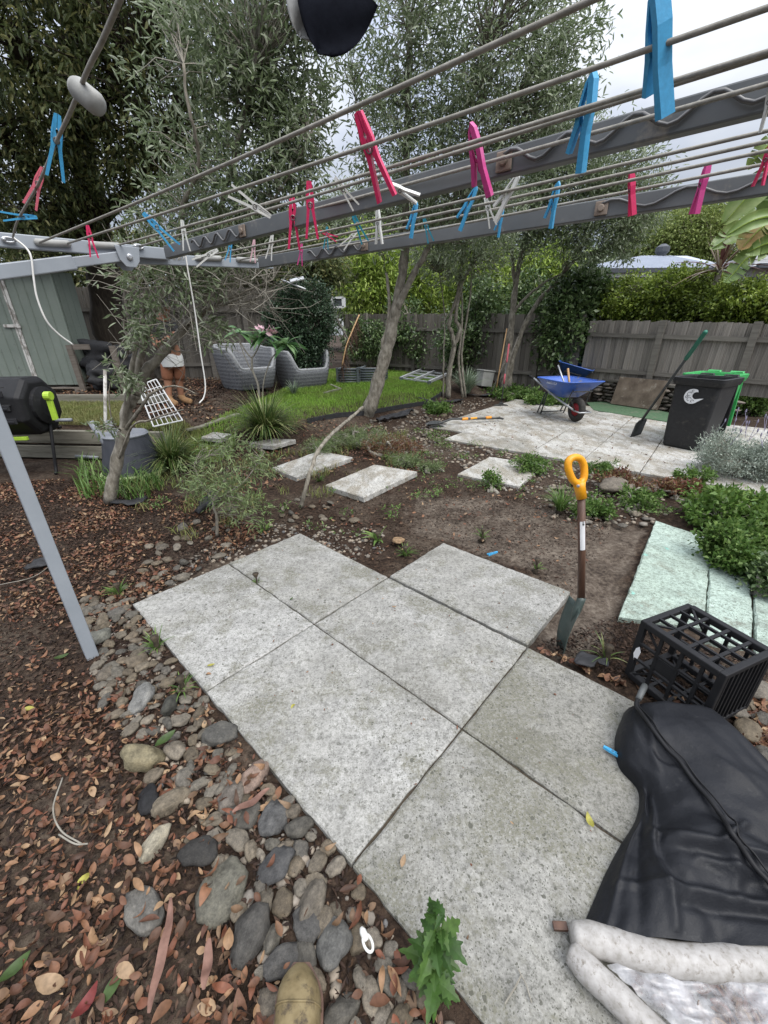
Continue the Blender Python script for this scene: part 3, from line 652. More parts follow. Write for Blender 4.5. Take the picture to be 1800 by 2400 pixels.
def clusters(blobs, droop, r, out=.5, spread=1.0):
    """cluster centres spread through ellipsoids, then leaves round every centre"""
    C = []; P = []; D = []
    for c, rad, nc, nl, cr_ in blobs:
        c = np.array(c, float); rad = np.array(rad, float); u = unit(r.normal(size=(nc, 3))); k = r.random((nc, 1)) ** (.42)
        q = c + u * k * rad; C.append(q)
        o = r.normal(size=(nc, nl, 3)); o = unit(o) * (r.random((nc, nl, 1)) ** .5) * cr_ * (.5 + r.random((nc, 1, 1)))
        p = (q[:, None] + o).reshape(-1, 3); dirs = o.reshape(-1, 3) / cr_ * out + np.repeat(u, nl, 0) * .35 + r.normal(size=(nc * nl, 3)) * .6 * spread + np.array([0, 0, -droop])
        P.append(p); D.append(dirs)
    return np.vstack(C), np.vstack(P), np.vstack(D)
def blob(px, py, rx, ry, y, ry_depth, nc, nl, cr_):
    d = ray(px, py); t = y / d[1]; return (EYE + d * t, (rx * t / FPX, ry_depth, ry * t / FPX), nc, nl, cr_)
def twig_mesh(segs, r0, r1):
    """many thin three-sided twigs: segs N x K x 3"""
    S = np.asarray(segs); n, k = S.shape[:2]; t = unit(np.diff(S, axis=1, append=S[:, -1:] * 2 - S[:, -2:-1])); a = unit(np.cross(t, np.array([.31, .2, .93]))); b = np.cross(t, a)
    rad = np.linspace(r0, r1, k)[None, :, None]; ring = [S + (a * math.cos(x) + b * math.sin(x)) * rad for x in (0, 2.094, 4.189)]
    V = np.stack(ring, 2).reshape(-1, 3); base = (np.arange(n)[:, None, None] * k * 3 + np.arange(k - 1)[None, :, None] * 3)
    F = []
    for j in range(3):
        j2 = (j + 1) % 3; F.append(np.stack([base + j, base + j2, base + 3 + j2, base + 3 + j], -1).reshape(-1, 4))
    return V, np.vstack(F)
def joinVF(parts):
    V = []; F = []; b = 0
    for v, f in parts: V.append(v); F.append(f + b); b += len(v)
    return np.vstack(V), np.vstack(F)
def tree(name, label, cat, base, limbs, blobs, leaf, lm, bm_, droop=.2, group=None, seed=1, twigs=True, tw=(.006, .002), extra=None, cup=.25, twm=None, out=.5):
    """limbs: list of (points, r0, r1); the trunk is one mesh, twigs another, the crown a third"""
    r = np.random.default_rng(seed); t = thing(name, label, cat, base, group); o = ORI[t.name]
    pts = []
    if limbs:
        mb = MB()
        for P, ra, rb in limbs:
            S = spline(P, 5); k = len(S); S = [s + r.normal(0, .12 * min(ra, .05), 3) * (0 < i < k - 1) for i, s in enumerate(S)]
            rr = [ra + (rb - ra) * (i / (k - 1)) ** .8 for i in range(k)]
            rr = [x * (1 + .10 * math.sin(i * 1.7 + ra * 90)) for i, x in enumerate(rr)]; mb.tube(S, rr, 9 if ra > .02 else 6); pts += S
        mb.build('trunk', bm_, t, smooth=True)
    if blobs:
        C, P, D = clusters(blobs, droop, r, out)
        V, F = leaf_quads(P, D, leaf[0], leaf[1], r, cup, cat == 'tree' and leaf[0] < .11)
        f = put('crown', raw_mesh('crown', V - o, F, lm), t); f['kind'] = 'stuff'
        if twigs and pts:
            Q = np.array(pts); seg = []
            for c in C:
                d = np.linalg.norm(Q - c, axis=1) + 1.2 * np.clip(Q[:, 2] - c[2], 0, 9); a = Q[np.argmin(d)]; L = np.linalg.norm(c - a)
                seg.append([a, a + (c - a) * .33 + r.normal(0, .07, 3) * L + [0, 0, .08 * L], a + (c - a) * .68 + r.normal(0, .07, 3) * L + [0, 0, .06 * L], c])
            V, F = twig_mesh(np.array(seg), *tw)
            if extra is not None: V, F = joinVF([(V, F), extra])
            g_ = put('twigs', raw_mesh('twigs', V - o, F, twm or bm_), t); g_['kind'] = 'stuff'
    return t
def L3(pix): return [aty(*p) for p in pix]                  # (px, py, y) list -> points

# ================================================================== TREES
rt = np.random.default_rng(11)
# big dark tree overhanging the shed
b = np.array([-5.35, 9.3, .3]); tr = [b, aty(262, 780, 9.3), aty(245, 640, 9.2), aty(225, 520, 9.0), aty(190, 330, 8.6), aty(170, 80, 8.2)]
limbs = [(tr, .40, .16), ([tr[3], aty(330, 420, 8.4), aty(420, 250, 7.6)], .15, .04), ([tr[3], aty(90, 400, 8.2), aty(-60, 260, 7.4)], .15, .05), ([tr[4], aty(300, 150, 7.5), aty(380, 20, 7)], .12, .03), ([tr[4], aty(60, 150, 7.5), aty(-40, 0, 7)], .12, .04)]
bl = [blob(120, 120, 330, 190, 7.6, 1.2, 215, 32, .32), blob(300, 190, 230, 230, 7.8, 1.0, 155, 32, .3), blob(60, 370, 220, 170, 7.9, 1.0, 105, 32, .3), blob(250, 400, 230, 130, 8.4, .8, 75, 30, .3), blob(400, 330, 140, 190, 8.6, .9, 70, 32, .3), blob(-150, 200, 260, 330, 7.4, 1.8, 150, 32, .34), blob(230, -160, 520, 200, 7.2, 1.8, 250, 32, .36), blob(60, 520, 170, 70, 8.8, .8, 110, 26, .28)]
tree('evergreen_tree', 'huge dark evergreen tree with thick brown trunk beside the green shed', 'tree', b, limbs, bl, (.10, .034), M['darkleaf'], M['barkdark'], .55, seed=3, tw=(.014, .004))
# near olive on the left, with its tangle of bare grey stems
b = gt(256, 1178)
t1 = [b, aty(272, 1090, 3.42), aty(290, 1013, 3.45), aty(300, 953, 3.5), aty(317, 925, 3.5)]
limbs = [(t1, .052, .043), ([t1[4], aty(343, 873, 3.55), aty(389, 820, 3.6), aty(437, 762, 3.7), aty(474, 728, 3.75), aty(484, 655, 3.8), aty(490, 600, 3.8), aty(520, 470, 3.7), aty(560, 330, 3.6), aty(600, 150, 3.5)], .045, .012),
         ([t1[2], aty(302, 900, 3.4), aty(318, 820, 3.4), aty(334, 745, 3.45), aty(338, 690, 3.4)], .024, .012), ([t1[3], aty(325, 850, 3.5), aty(352, 760, 3.5), aty(385, 680, 3.5), aty(408, 610, 3.5), aty(430, 485, 3.4), aty(466, 378, 3.3), aty(448, 280, 3.2), aty(430, 150, 3.2)], .03, .008),
         ([t1[2], aty(329, 958, 3.35), aty(352, 925, 3.3), aty(385, 908, 3.3), aty(420, 905, 3.25), aty(457, 922, 3.2)], .017, .004), ([t1[1], aty(310, 1000, 3.3), aty(350, 985, 3.25), aty(400, 968, 3.2), aty(430, 960, 3.2)], .012, .004),
         ([aty(437, 762, 3.7), aty(500, 715, 3.6), aty(560, 690, 3.5), aty(640, 655, 3.5)], .018, .004), ([aty(474, 728, 3.75), aty(560, 700, 3.9), aty(640, 640, 3.9)], .016, .004), ([aty(488, 640, 3.8), aty(540, 570, 3.7), aty(640, 470, 3.6), aty(720, 330, 3.5)], .016, .005),
         ([aty(437, 770, 3.7), aty(500, 775, 3.5), aty(530, 800, 3.4)], .010, .003), ([t1[2], aty(262, 985, 3.3), aty(258, 900, 3.3), aty(300, 830, 3.3)], .009, .003), ([aty(318, 820, 3.4), aty(290, 760, 3.4), aty(320, 660, 3.4)], .008, .003)]
ex = []
for i in range(520):                                        # bare pale twigs in the middle of the tree
    px = rt.uniform(300, 640); py = rt.uniform(590, 830 if px < 500 else 730); y = rt.uniform(3.2, 4.1); a = aty(px, py, y); d = unit(rt.normal(size=3) * [1, .6, .8] + [.5, 0, .35]); L = rt.uniform(.12, .5)
    k = rt.normal(0, .1, 3) * L; ex.append([a, a + d * L * .33 + k, a + d * L * .66 + k * 1.5, a + d * L + k * .8 + [0, 0, -.04 * L]])
bl = [blob(640, 170, 125, 190, 3.7, .35, 100, 28, .13), blob(680, 330, 95, 110, 3.7, .3, 66, 28, .12), blob(540, 90, 150, 130, 3.6, .4, 90, 24, .14), blob(480, 300, 150, 220, 3.6, .4, 110, 20, .14), blob(420, 470, 120, 130, 3.5, .35, 60, 18, .13), blob(600, 470, 150, 110, 3.7, .4, 100, 22, .14), blob(640, 560, 130, 60, 3.9, .4, 50, 22, .14), blob(400, 630, 140, 80, 3.4, .3, 66, 16, .10), blob(540, 630, 100, 45, 3.5, .3, 30, 16, .10), blob(320, 770, 55, 65, 3.3, .15, 26, 13, .08), blob(290, 880, 45, 50, 3.3, .12, 14, 12, .06), blob(500, 780, 45, 35, 3.4, .15, 14, 14, .07), blob(730, 60, 50, 120, 3.7, .3, 26, 24, .12), blob(700, -90, 200, 90, 3.6, .5, 50, 26, .14), blob(255, 1010, 30, 40, 3.3, .1, 8, 8, .05)]
tree('olive_tree', 'near olive tree with tangled bare grey stems before the person and cone bin', 'tree', b, limbs, bl, (.060, .0135), M['olive'], M['bark'], .1, 'olive trees', seed=4, tw=(.0045, .0015), extra=twig_mesh(np.array(ex), .004, .0012), twm=M['barkpale'])
# middle olive, leaning trunk
b = gt(868, 972); yb = b[1]
mid = [b + [-.1, .1, -.05], b + [0, 0, .12], aty(890, 880, yb), aty(913, 800, yb), aty(925, 735, yb), aty(940, 660, yb), aty(952, 560, yb - .1), aty(950, 430, yb - .2), aty(955, 250, yb - .3), aty(960, 60, yb - .4)]
limbs = [(mid, .128, .03), ([mid[4], aty(965, 650, yb - .1), aty(1000, 590, yb - .2), aty(1060, 480, yb - .4), aty(1110, 330, yb - .5), aty(1140, 120, yb - .6)], .055, .015), ([aty(900, 830, yb), aty(896, 805, yb), aty(908, 765, yb), aty(912, 700, yb), aty(905, 640, yb)], .035, .02), ([mid[6], aty(1010, 480, yb - .3), aty(1080, 400, yb - .3), aty(1200, 250, yb - .3)], .03, .01), ([mid[6], aty(890, 470, yb - .2), aty(850, 360, yb - .2), aty(830, 200, yb - .2)], .03, .01)]
bl = [blob(1010, 130, 160, 190, yb - .5, .8, 130, 30, .22), blob(1180, 150, 175, 210, yb - .6, .8, 150, 30, .22), blob(1300, 140, 100, 170, yb - .6, .6, 80, 30, .2), blob(1300, 290, 80, 120, yb - .5, .6, 46, 28, .2), blob(960, 330, 150, 150, yb - .4, .7, 90, 28, .22), blob(1120, 380, 150, 130, yb - .5, .7, 95, 28, .22), blob(930, 490, 160, 90, yb - .2, .6, 70, 26, .22), blob(1120, -120, 280, 130, yb - .6, 1.0, 60, 30, .24), blob(890, 200, 50, 160, yb - .3, .5, 30, 24, .2), blob(800, 150, 50, 60, yb - .5, .3, 12, 16, .16), blob(1080, 520, 120, 60, yb - .2, .6, 70, 24, .2)]
tree('olive_tree', 'tall olive tree with a thick leaning trunk at the corner of the lawn', 'tree', b, limbs, bl, (.075, .0165), M['olive'], M['bark'], .1, 'olive trees', seed=5, tw=(.008, .002))
# thin leaning sapling in front of it
b = gt(706, 1188)
limbs = [([b, aty(715, 1150, 3.25), aty(732, 1090, 3.4), aty(745, 1058, 3.6), aty(775, 1020, 4.1), aty(815, 985, 4.8), aty(850, 955, 5.3)], .018, .020)]
s_ = tree('leaning_sapling', 'bare thin grey stem rising from pebbles and leaning towards the olive trunk', 'stem', b, limbs, [], (.05, .01), M['olive'], M['bark'])
# multi-stem tree by the grey strappy clump
b = gt(1050, 932); y0 = b[1]
limbs = [([b, aty(1052, 880, y0), aty(1064, 815, y0), aty(1058, 780, y0), aty(1052, 755, y0), aty(1072, 690, y0), aty(1085, 600, y0), aty(1110, 480, y0)], .058, .02), ([aty(1064, 815, y0), aty(1078, 770, y0), aty(1068, 745, y0), aty(1085, 660, y0), aty(1120, 600, y0), aty(1160, 540, y0)], .045, .02), ([b + [.3, 0, 0], aty(1075, 850, y0), aty(1082, 770, y0), aty(1083, 700, y0), aty(1077, 640, y0)], .028, .012), ([b + [.35, 0, 0], aty(1082, 830, y0), aty(1095, 740, y0), aty(1105, 660, y0), aty(1100, 580, y0)], .026, .01), ([b + [-.1, 0, 0], aty(1040, 830, y0), aty(1042, 740, y0), aty(1030, 640, y0)], .02, .008)]
bl = [blob(1080, 600, 110, 70, y0 - .2, .8, 90, 26, .25), blob(1130, 500, 110, 100, y0 - .4, .8, 130, 28, .25), blob(1030, 560, 80, 90, y0, .6, 60, 26, .25)]
tree('small_tree', 'thin forked pale-stemmed tree standing between the lawn frame and the grey strappy clump', 'tree', b, limbs, bl, (.08, .018), M['olive'], M['bark'], .1, 'olive trees', seed=6, tw=(.01, .003))
# olive behind the patio with the garden tools leaning on it
b = gt(1178, 920); y0 = b[1]
limbs = [([b, aty(1184, 870, y0), aty(1196, 790, y0), aty(1202, 735, y0), aty(1210, 660, y0), aty(1222, 600, y0), aty(1245, 500, y0 - .3), aty(1260, 400, y0 - .5)], .105, .03), ([b + [.12, 0, .1], aty(1200, 850, y0), aty(1222, 780, y0), aty(1260, 710, y0), aty(1310, 655, y0), aty(1345, 610, y0 - .2), aty(1400, 520, y0 - .4)], .075, .025), ([aty(1202, 735, y0), aty(1230, 700, y0 - .1), aty(1280, 660, y0 - .2), aty(1320, 640, y0 - .3)], .04, .012), ([aty(1208, 670, y0), aty(1200, 600, y0), aty(1196, 520, y0)], .05, .015), ([aty(1345, 610, y0 - .2), aty(1420, 580, y0 - .4), aty(1500, 540, y0 - .6)], .03, .01)]
bl = [blob(1280, 430, 130, 110, y0 - .8, .8, 160, 32, .28), blob(1420, 420, 120, 100, y0 - .9, .8, 170, 32, .26), blob(1390, 530, 110, 75, y0 - .8, .7, 130, 32, .26), blob(1500, 490, 50, 70, y0 - .9, .5, 60, 28, .22), blob(1240, 540, 90, 70, y0 - .4, .7, 90, 26, .26), blob(1330, 330, 120, 60, y0 - .8, .8, 100, 26, .26), blob(1450, 580, 50, 30, y0 - .8, .4, 22, 26, .22)]
tree('olive_tree', 'spreading olive tree behind the patio with rakes leaning on its trunk', 'tree', b, limbs, bl, (.085, .02), M['olive'], M['bark'], .1, 'olive trees', seed=7, tw=(.012, .003))

# ---------------------------------------------------------------- shrubs and hedges
def shrub(name, label, base, blobs, leaf, lm, seed=1, stems=6, droop=.1, bm_=None, group=None, cat='shrub', tw=(.01, .003), out=.5, cup=.25):
    r = np.random.default_rng(seed); b = np.array(base, float); limbs = []
    for i in range(stems):
        c, rad = blobs[i % len(blobs)][:2]; q = np.array(c) + r.uniform(-.5, .5, 3) * np.array(rad); s = b + [r.uniform(-.15, .15), r.uniform(-.1, .1), -.03]
        limbs.append(([s, s + (q - s) * .4 + r.normal(0, .05, 3), q], .016 + .02 * r.random(), .005))
    return tree(name, label, cat, base, limbs, blobs, leaf, lm, bm_ or M['bark'], droop, group, seed, True, tw, out=out, cup=cup)
# clipped hedge above the right fence: three bushes grown together
for k, (px, py, rx, ry, y, n, lab) in enumerate([(1475, 722, 95, 62, 9.55, 300, 'left end of the clipped yellow-green hedge above the paling fence, below the house window'), (1600, 705, 95, 72, 8.9, 340, 'middle of the clipped yellow-green hedge above the fence, below the roof'), (1740, 722, 95, 58, 8.0, 320, 'right end of the clipped yellow-green hedge above the fence, under the banana leaves'), (1870, 720, 90, 60, 7.3, 160, 'hedge bush cut by the right edge of the photo above the fence')]):
    g0 = aty(px, 900, y + .25); g0[2] = .3
    shrub('hedge_shrub', lab, g0, [blob(px, py, rx, ry, y, .55, n, 40, .17), blob(px - 20, py - 18, rx * .6, ry * .6, y - .1, .5, n // 4, 40, .14), blob(px + 15, py + 45, rx, ry * .35, y - .1, .5, n // 4, 36, .15)], (.065, .034), M['hedge'], 20 + k, 7, .05, group='hedge above the right fence')
# laurel mass between the back tree and the wheelbarrow
for k, (px, py, rx, ry, y, n, lab) in enumerate([(1330, 760, 70, 105, 9.7, 260, 'dark glossy laurel bush left of the paling fence, behind the blue wheelbarrow'), (1262, 790, 60, 95, 10.6, 220, 'dark glossy laurel bush right of the tool-leaning olive, behind the barrows'), (1370, 690, 55, 60, 9.9, 150, 'upper laurel bush with brighter leaves below the neighbour window')]):
    g0 = aty(px, 880, y); g0[2] = .1
    shrub('laurel_bush', lab, g0, [blob(px, py, rx, ry, y, .5, n, 32, .2)], (.10, .055), M['laurel'], 30 + k, 7, .15, group='laurels by the back fence')
for k, (px, py, rx, ry, y, n, lab) in enumerate([(1130, 760, 60, 100, 11.2, 170, 'dark leafy shrub before the back fence, between the two thin trees'), (1000, 800, 60, 60, 12.2, 80, 'loose low shrub in front of the back fence, right of the leaning olive trunk'), (860, 800, 55, 45, 12.4, 110, 'low dark shrub at the back fence above the raised beds'), (945, 770, 40, 75, 12.6, 90, 'thin tall shrub at the back fence just right of the leaning olive trunk'), (1085, 800, 55, 70, 11.0, 130, 'dark rounded shrub before the back fence beside the pale-stemmed tree'), (1240, 730, 60, 80, 11.6, 150, 'leafy shrub over the back fence behind the tool-leaning olive')]):
    g0 = aty(px, 870, y); g0[2] = .1
    shrub('fence_shrub', lab, g0, [blob(px, py, rx, ry, y, .5, n, 26, .22)], (.10, .045), M['laurel'], 36 + k, 6, .2, group='shrubs before the back fence')
# bright bamboo and feathery growth beyond the back fence
for k, (px, py, rx, ry, y, n, lm, lab) in enumerate([(865, 650, 70, 110, 15.0, 260, 'bamboo', 'yellow-green bamboo clump with upright canes left of the middle olive trunk'), (985, 650, 90, 90, 15.5, 280, 'bamboo', 'light green bamboo beyond the back fence, between the middle olive and the forked tree'), (1130, 650, 90, 90, 13.0, 300, 'bamboo', 'bright feathery green shrub beyond the back fence, left of the tool-leaning olive'), (1270, 650, 95, 80, 13.4, 280, 'bamboo', 'bright green leafy shrub beyond the back fence, right of the tool-leaning olive'), (820, 560, 90, 110, 16.5, 240, 'olive', 'dull green tree mass beyond the fence corner, left of the middle olive'), (930, 530, 130, 80, 18.0, 230, 'olive', 'grey-green tree far beyond the back fence, behind the middle olive trunk')]):
    g0 = aty(px, 860, y); g0[2] = 0
    shrub('bamboo_clump' if lm == 'bamboo' else 'background_tree', lab, g0, [blob(px, py, rx, ry, y, 1.0, n, 30, .34)], (.17, .045), M[lm], 44 + k, 9, .45, M['barkpale'], 'growth beyond the back fence', 'bamboo' if lm == 'bamboo' else 'tree', (.02, .006), .3)
# dark trees behind the brown fence on the left
for k, (px, py, rx, ry, y, n, lab) in enumerate([(700, 620, 110, 80, 12.5, 240, 'dark tree rising behind the brown fence above the climber'), (560, 620, 120, 90, 12.8, 220, 'dark tree rising behind the brown fence above the left wicker chair'), (330, 640, 120, 80, 12.0, 160, 'dark tree behind the brown fence right of the big trunk'), (110, 600, 130, 70, 12.5, 170, 'dark yellowish tree showing over the shed roof')]):
    g0 = aty(px, 800, y); g0[2] = .2
    shrub('fence_tree', lab, g0, [blob(px, py, rx, ry, y, 1.0, n, 34, .36)], (.14, .055), M['darkleaf'], 54 + k, 6, .3, M['barkdark'], 'dark trees behind the brown fence', 'tree', (.02, .006))
# dark climber on the fence corner
g0 = aty(715, 860, 9.3); g0[2] = .33
shrub('climber', 'dark green climber smothering the fence corner behind the second wicker chair', g0, [blob(715, 745, 72, 85, 9.45, .32, 420, 40, .16), blob(700, 820, 80, 50, 9.4, .3, 160, 36, .15), blob(660, 760, 40, 70, 9.5, .25, 120, 36, .15)], (.055, .03), M['ivy'], 60, 8, .3, cat='climber')
# gum trees far right
for k, (px, py, rx, ry, y, n, lab) in enumerate([(1610, 570, 105, 75, 30, 700, 'dense yellow-green gum crown rising behind the grey roof'), (1500, 560, 60, 60, 33, 200, 'paler gum crown left of the roof vent'), (1800, 610, 90, 60, 29, 380, 'dark green gum crown right of the banana leaves'), (1560, 500, 40, 45, 34, 26, 'thin sparse gum top against the sky left of the magenta peg'), (1650, 490, 60, 55, 34, 34, 'thin sparse gum top with bare branches against the sky below the magenta peg')]):
    g0 = aty(px, 760, y); g0[2] = 0
    shrub('gum_tree', lab, g0, [blob(px, py, rx, ry, y, 1.8, n, 34, .75 if k < 3 else .5)], (.2, .08) if k < 3 else (.2, .07), M['gum'], 66 + k, 8, .3, M['bark'], 'gum trees beyond the house', 'tree', (.06, .02))
# far skyline of trees closing the view between the trunks
far = []
for i in range(26):
    px = rt.uniform(620, 1420); far.append(blob(px, rt.uniform(640, 720), 70, 75, rt.uniform(24, 30), 1.5, 26, 26, .9))
C, P, D = clusters(far, .2, rt); V, F = leaf_quads(P, D, .4, .18, rt); tag(put('distant_trees', raw_mesh('distant_trees', V, F, M['olive'])), 'far line of mixed trees beyond the back fence', None, None, 'stuff')

# ---------------------------------------------------------------- strappy clumps
def strap_clump(name, label, base, n, h, w, m, seed, lean=1.0, group=None):
    r = np.random.default_rng(seed); base = np.array(base, float); a = r.random(n) * 2 * np.pi; l = h * (.6 + .6 * r.random(n)); tilt = (.15 + .9 * r.random(n) ** .8) * lean
    d = np.column_stack([np.cos(a), np.sin(a), np.zeros(n)]); s = np.column_stack([-np.sin(a), np.cos(a), np.zeros(n)]); root = base + d * (r.random((n, 1)) * h * .16)
    K = 6; V = []
    for k in range(K):
        t = k / (K - 1); ang = tilt * (t * 1.7); p = root + d * (l * np.sin(np.clip(tilt * (.25 + .75 * t), 0, 1.5)) * t)[:, None] + np.array([0, 0, 1.0]) * (l * (t - .5 * tilt * t * t * (.6 + .5 * tilt)))[:, None]
        p[:, 2] = np.maximum(p[:, 2], base[2] + .01); ww = w * (1 - .85 * t ** 2) * (.7 + .6 * r.random((n, 1)) * 0 + .3); V += [p - s * ww / 2, p + s * ww / 2]
    V = np.stack(V, 1).reshape(-1, 3); i = np.arange(n)[:, None] * (2 * K); F = np.concatenate([i + np.array([[2 * k, 2 * k + 1, 2 * k + 3, 2 * k + 2]]) for k in range(K - 1)])
    t = thing(name, label, 'plant', base, group); f = put('leaves', raw_mesh('leaves', V - base, F, m, smooth=True), t); f['kind'] = 'stuff'
    mb = MB(); mb.lathe([(.03, -.02), (h * .13, .0), (h * .10, .05), (.02, .08)], 10, base); mb.build('crown_base', M['joint'], t, smooth=True)
    return t
G_ = 'strappy grass clumps'
strap_clump('strappy_clump', 'arching green strappy clump beside the cone bin, in front of the white rack', gt(405, 1095), 560, .50, .014, M['strap'], 1, 1.5, group=G_)
strap_clump('strappy_clump', 'big dark green strappy clump at the foot of the frangipani', gt(625, 1020), 700, .62, .015, M['strap'], 2, 1.4, group=G_)
strap_clump('strappy_clump', 'grey-green strappy clump beyond the stony bed, right of the forked tree', gt(1092, 922), 300, .55, .022, M['greystrap'], 3, group=G_)
strap_clump('strappy_clump', 'small bright grass tuft left of the yellow-handled spade', gt(1312, 1198), 160, .22, .008, M['weed'], 4, group=G_)
strap_clump('strappy_clump', 'young strappy plant by the edge of the lawn behind the frangipani clump', gt(690, 925), 70, .30, .016, M['greystrap'], 5, group=G_)

# ---------------------------------------------------------------- bushes and ground cover on the ground
def leafy_bush(name, label, pix, h, nc, nl, cr_, leaf, lm, seed, cat='plant', group=None, droop=-.2, ry=None, out=.6):
    b = gt(*pix[0]); px, py, rx, ry_ = pix[1]; d = ray(px, py); t = b[1] / d[1]
    r_ = np.random.default_rng(seed + 500); RX, RY = rx * t / FPX, ry or rx * t / FPX * .8; bl_ = [(b + [0, 0, h * .35], (RX, RY, h * .32), max(3, nc // 3), nl, cr_)]
    for q in range(7):
        a = q * 2.4 + r_.uniform(-.4, .4); k = r_.uniform(.25, .8); hh_ = h * r_.uniform(.55, 1.15); bl_.append((b + [RX * k * math.cos(a), RY * k * math.sin(a), hh_ * .5], (RX * r_.uniform(.25, .5), RY * r_.uniform(.25, .5), hh_ * .5), max(2, nc // 10), nl, cr_))
    return shrub(name, label, b, bl_, leaf, lm, seed, 6, droop, M['barkpale'], group, cat, (.004, .0015), out)
leafy_bush('lavender_bush', 'grey-green lavender bush in front of the black wheelie bin', [(1738, 1118), (1738, 1040, 118, 70)], .52, 520, 42, .075, (.03, .007), M['lavender'], 80, 'bush', droop=-.6)
rl = np.random.default_rng(8); lv = bpy.data.objects['lavender_bush']; mb = MB(); o_ = ORI[lv.name]
for i in range(34):
    q = o_ + [rl.uniform(-.5, .5), rl.uniform(-.4, .3), rl.uniform(.36, .5)]; tip = q + [rl.normal(0, .03), rl.normal(0, .03), rl.uniform(.08, .18)]; mb.tube([q, tip], .0022, 4); mb.lathe([(.002, 0), (.007, .012), (.006, .03), (.001, .042)], 5, tip)
mb.build('flower_spikes', mat('lavender spike', [(.2, .18, .26), (.3, .27, .36)], 20, .8, 0), lv, kind='stuff')
RG = 'leafy ground cover on the right'
leafy_bush('ground_cover', 'bright mint-like ground cover below the lavender', [(1730, 1230), (1730, 1180, 120, 60)], .26, 300, 30, .07, (.045, .024), M['mintplant'], 81, 'ground cover', RG, ry=.36)
leafy_bush('ground_cover', 'dense small-leaved ground cover behind the green slabs', [(1755, 1330), (1755, 1290, 95, 60)], .24, 320, 40, .06, (.03, .02), M['weed'], 82, 'ground cover', RG, ry=.26)
leafy_bush('ground_cover', 'low creeping ground cover at the right photo edge above the green slabs', [(1820, 1395), (1820, 1360, 60, 50)], .2, 130, 36, .06, (.028, .018), M['laurel'], 83, 'ground cover', RG, ry=.16)
for k, (px, py, w, h, n, lm, lab) in enumerate([(1240, 1085, 48, .16, 60, 'weed', 'leafy weed patch beyond the lone slab, left of the spade handle'), (1450, 1125, 60, .15, 70, 'redleaf', 'bronze-tinged low shrub on the stony strip before the patio'), (1590, 1140, 55, .16, 70, 'redleaf', 'bronze-tinged low shrub left of the mint ground cover'), (1400, 1090, 40, .14, 40, 'weed', 'upright weeds at the patio edge behind the yellow handle'), (1380, 1185, 50, .12, 60, 'weed', 'leafy weed right of the spade shaft near the pebbles'), (1500, 1165, 45, .12, 50, 'weed', 'leafy weed between the pebbles before the bronze shrubs'), (1620, 1120, 40, .2, 40, 'mintplant', 'upright mint stems beside the lavender'), (1150, 1120, 26, .15, 14, 'weed', 'small broad-leaved weed growing over the lone slab')]):
    leafy_bush('weed_patch', lab, [(px, py + 18), (px, py, w, 30)], h, n, 26, .045, (.032, .015), M[lm], 90 + k, 'weed', 'weeds among the pebbles')
for k, (px, py, w, h, n, lab) in enumerate([(840, 1030, 95, .20, 230, 'feathery grey-green ground cover below the leaning olive trunk'), (760, 1050, 60, .16, 110, 'feathery ground cover left of the olive trunk behind the stepping stone'), (950, 1080, 40, .12, 70, 'small feathery tuft on the leaf litter right of the nearest stepping stone'), (1010, 1090, 30, .1, 40, 'small feathery tuft beside a tan pebble')]):
    leafy_bush('feathery_cover', lab, [(px, py + 10), (px, py, w, 30)], h, n, 34, .05, (.026, .006), M['feather'], 100 + k, 'ground cover', 'feathery ground cover', droop=-.5)
leafy_bush('feathery_cover', 'dark reddish heath-like shrub behind the two nearest stepping stones', [(920, 1062), (920, 1050, 70, 35)], .2, 120, 30, .06, (.03, .007), M['redleaf'], 106, 'ground cover', 'feathery ground cover', droop=-.3)
# thin bottlebrush bush by the pebbles with its bare stem
b = gt(509, 1255); limbs = [([b, aty(508, 1210, b[1]), aty(500, 1175, b[1]), aty(530, 1120, b[1] + .1)], .014, .006), ([aty(500, 1175, b[1]), aty(470, 1130, b[1] + .1), aty(455, 1090, b[1] + .2)], .008, .003), ([aty(500, 1175, b[1]), aty(570, 1130, b[1]), aty(620, 1060, b[1] + .2)], .008, .003)]
bl = [blob(530, 1140, 75, 60, b[1] + .05, .22, 30, 20, .08), blob(590, 1080, 60, 45, b[1] + .15, .2, 26, 20, .08), blob(470, 1110, 55, 45, b[1] + .15, .2, 24, 20, .08), blob(580, 1190, 50, 50, b[1], .2, 18, 20, .08), blob(530, 1040, 50, 30, b[1] + .4, .2, 18, 20, .07)]
tree('bottlebrush', 'wispy olive-green bush on a thin bare stem above the pebbles', 'bush', b, limbs, bl, (.055, .008), M['feather'], M['bark'], .1, seed=110, tw=(.003, .001))
for k, (px, py, w, h, n, lab) in enumerate([(1180, 915, 90, .16, 130, 'low leafy weeds along the back edge of the patio by the tool heads'), (1280, 935, 50, .2, 90, 'low leafy weeds behind the wheelbarrow leg'), (1020, 950, 40, .08, 40, 'pale ground weeds at the near edge of the lawn'), (1745, 955, 60, .42, 120, 'leafy shrub behind the green bin under the fence')]):
    leafy_bush('weed_patch', lab, [(px, py + 12), (px, py, w, 20)], h, n, 26, .09, (.06, .035), M['weed'], 120 + k, 'weed', 'weeds at the back of the patio')

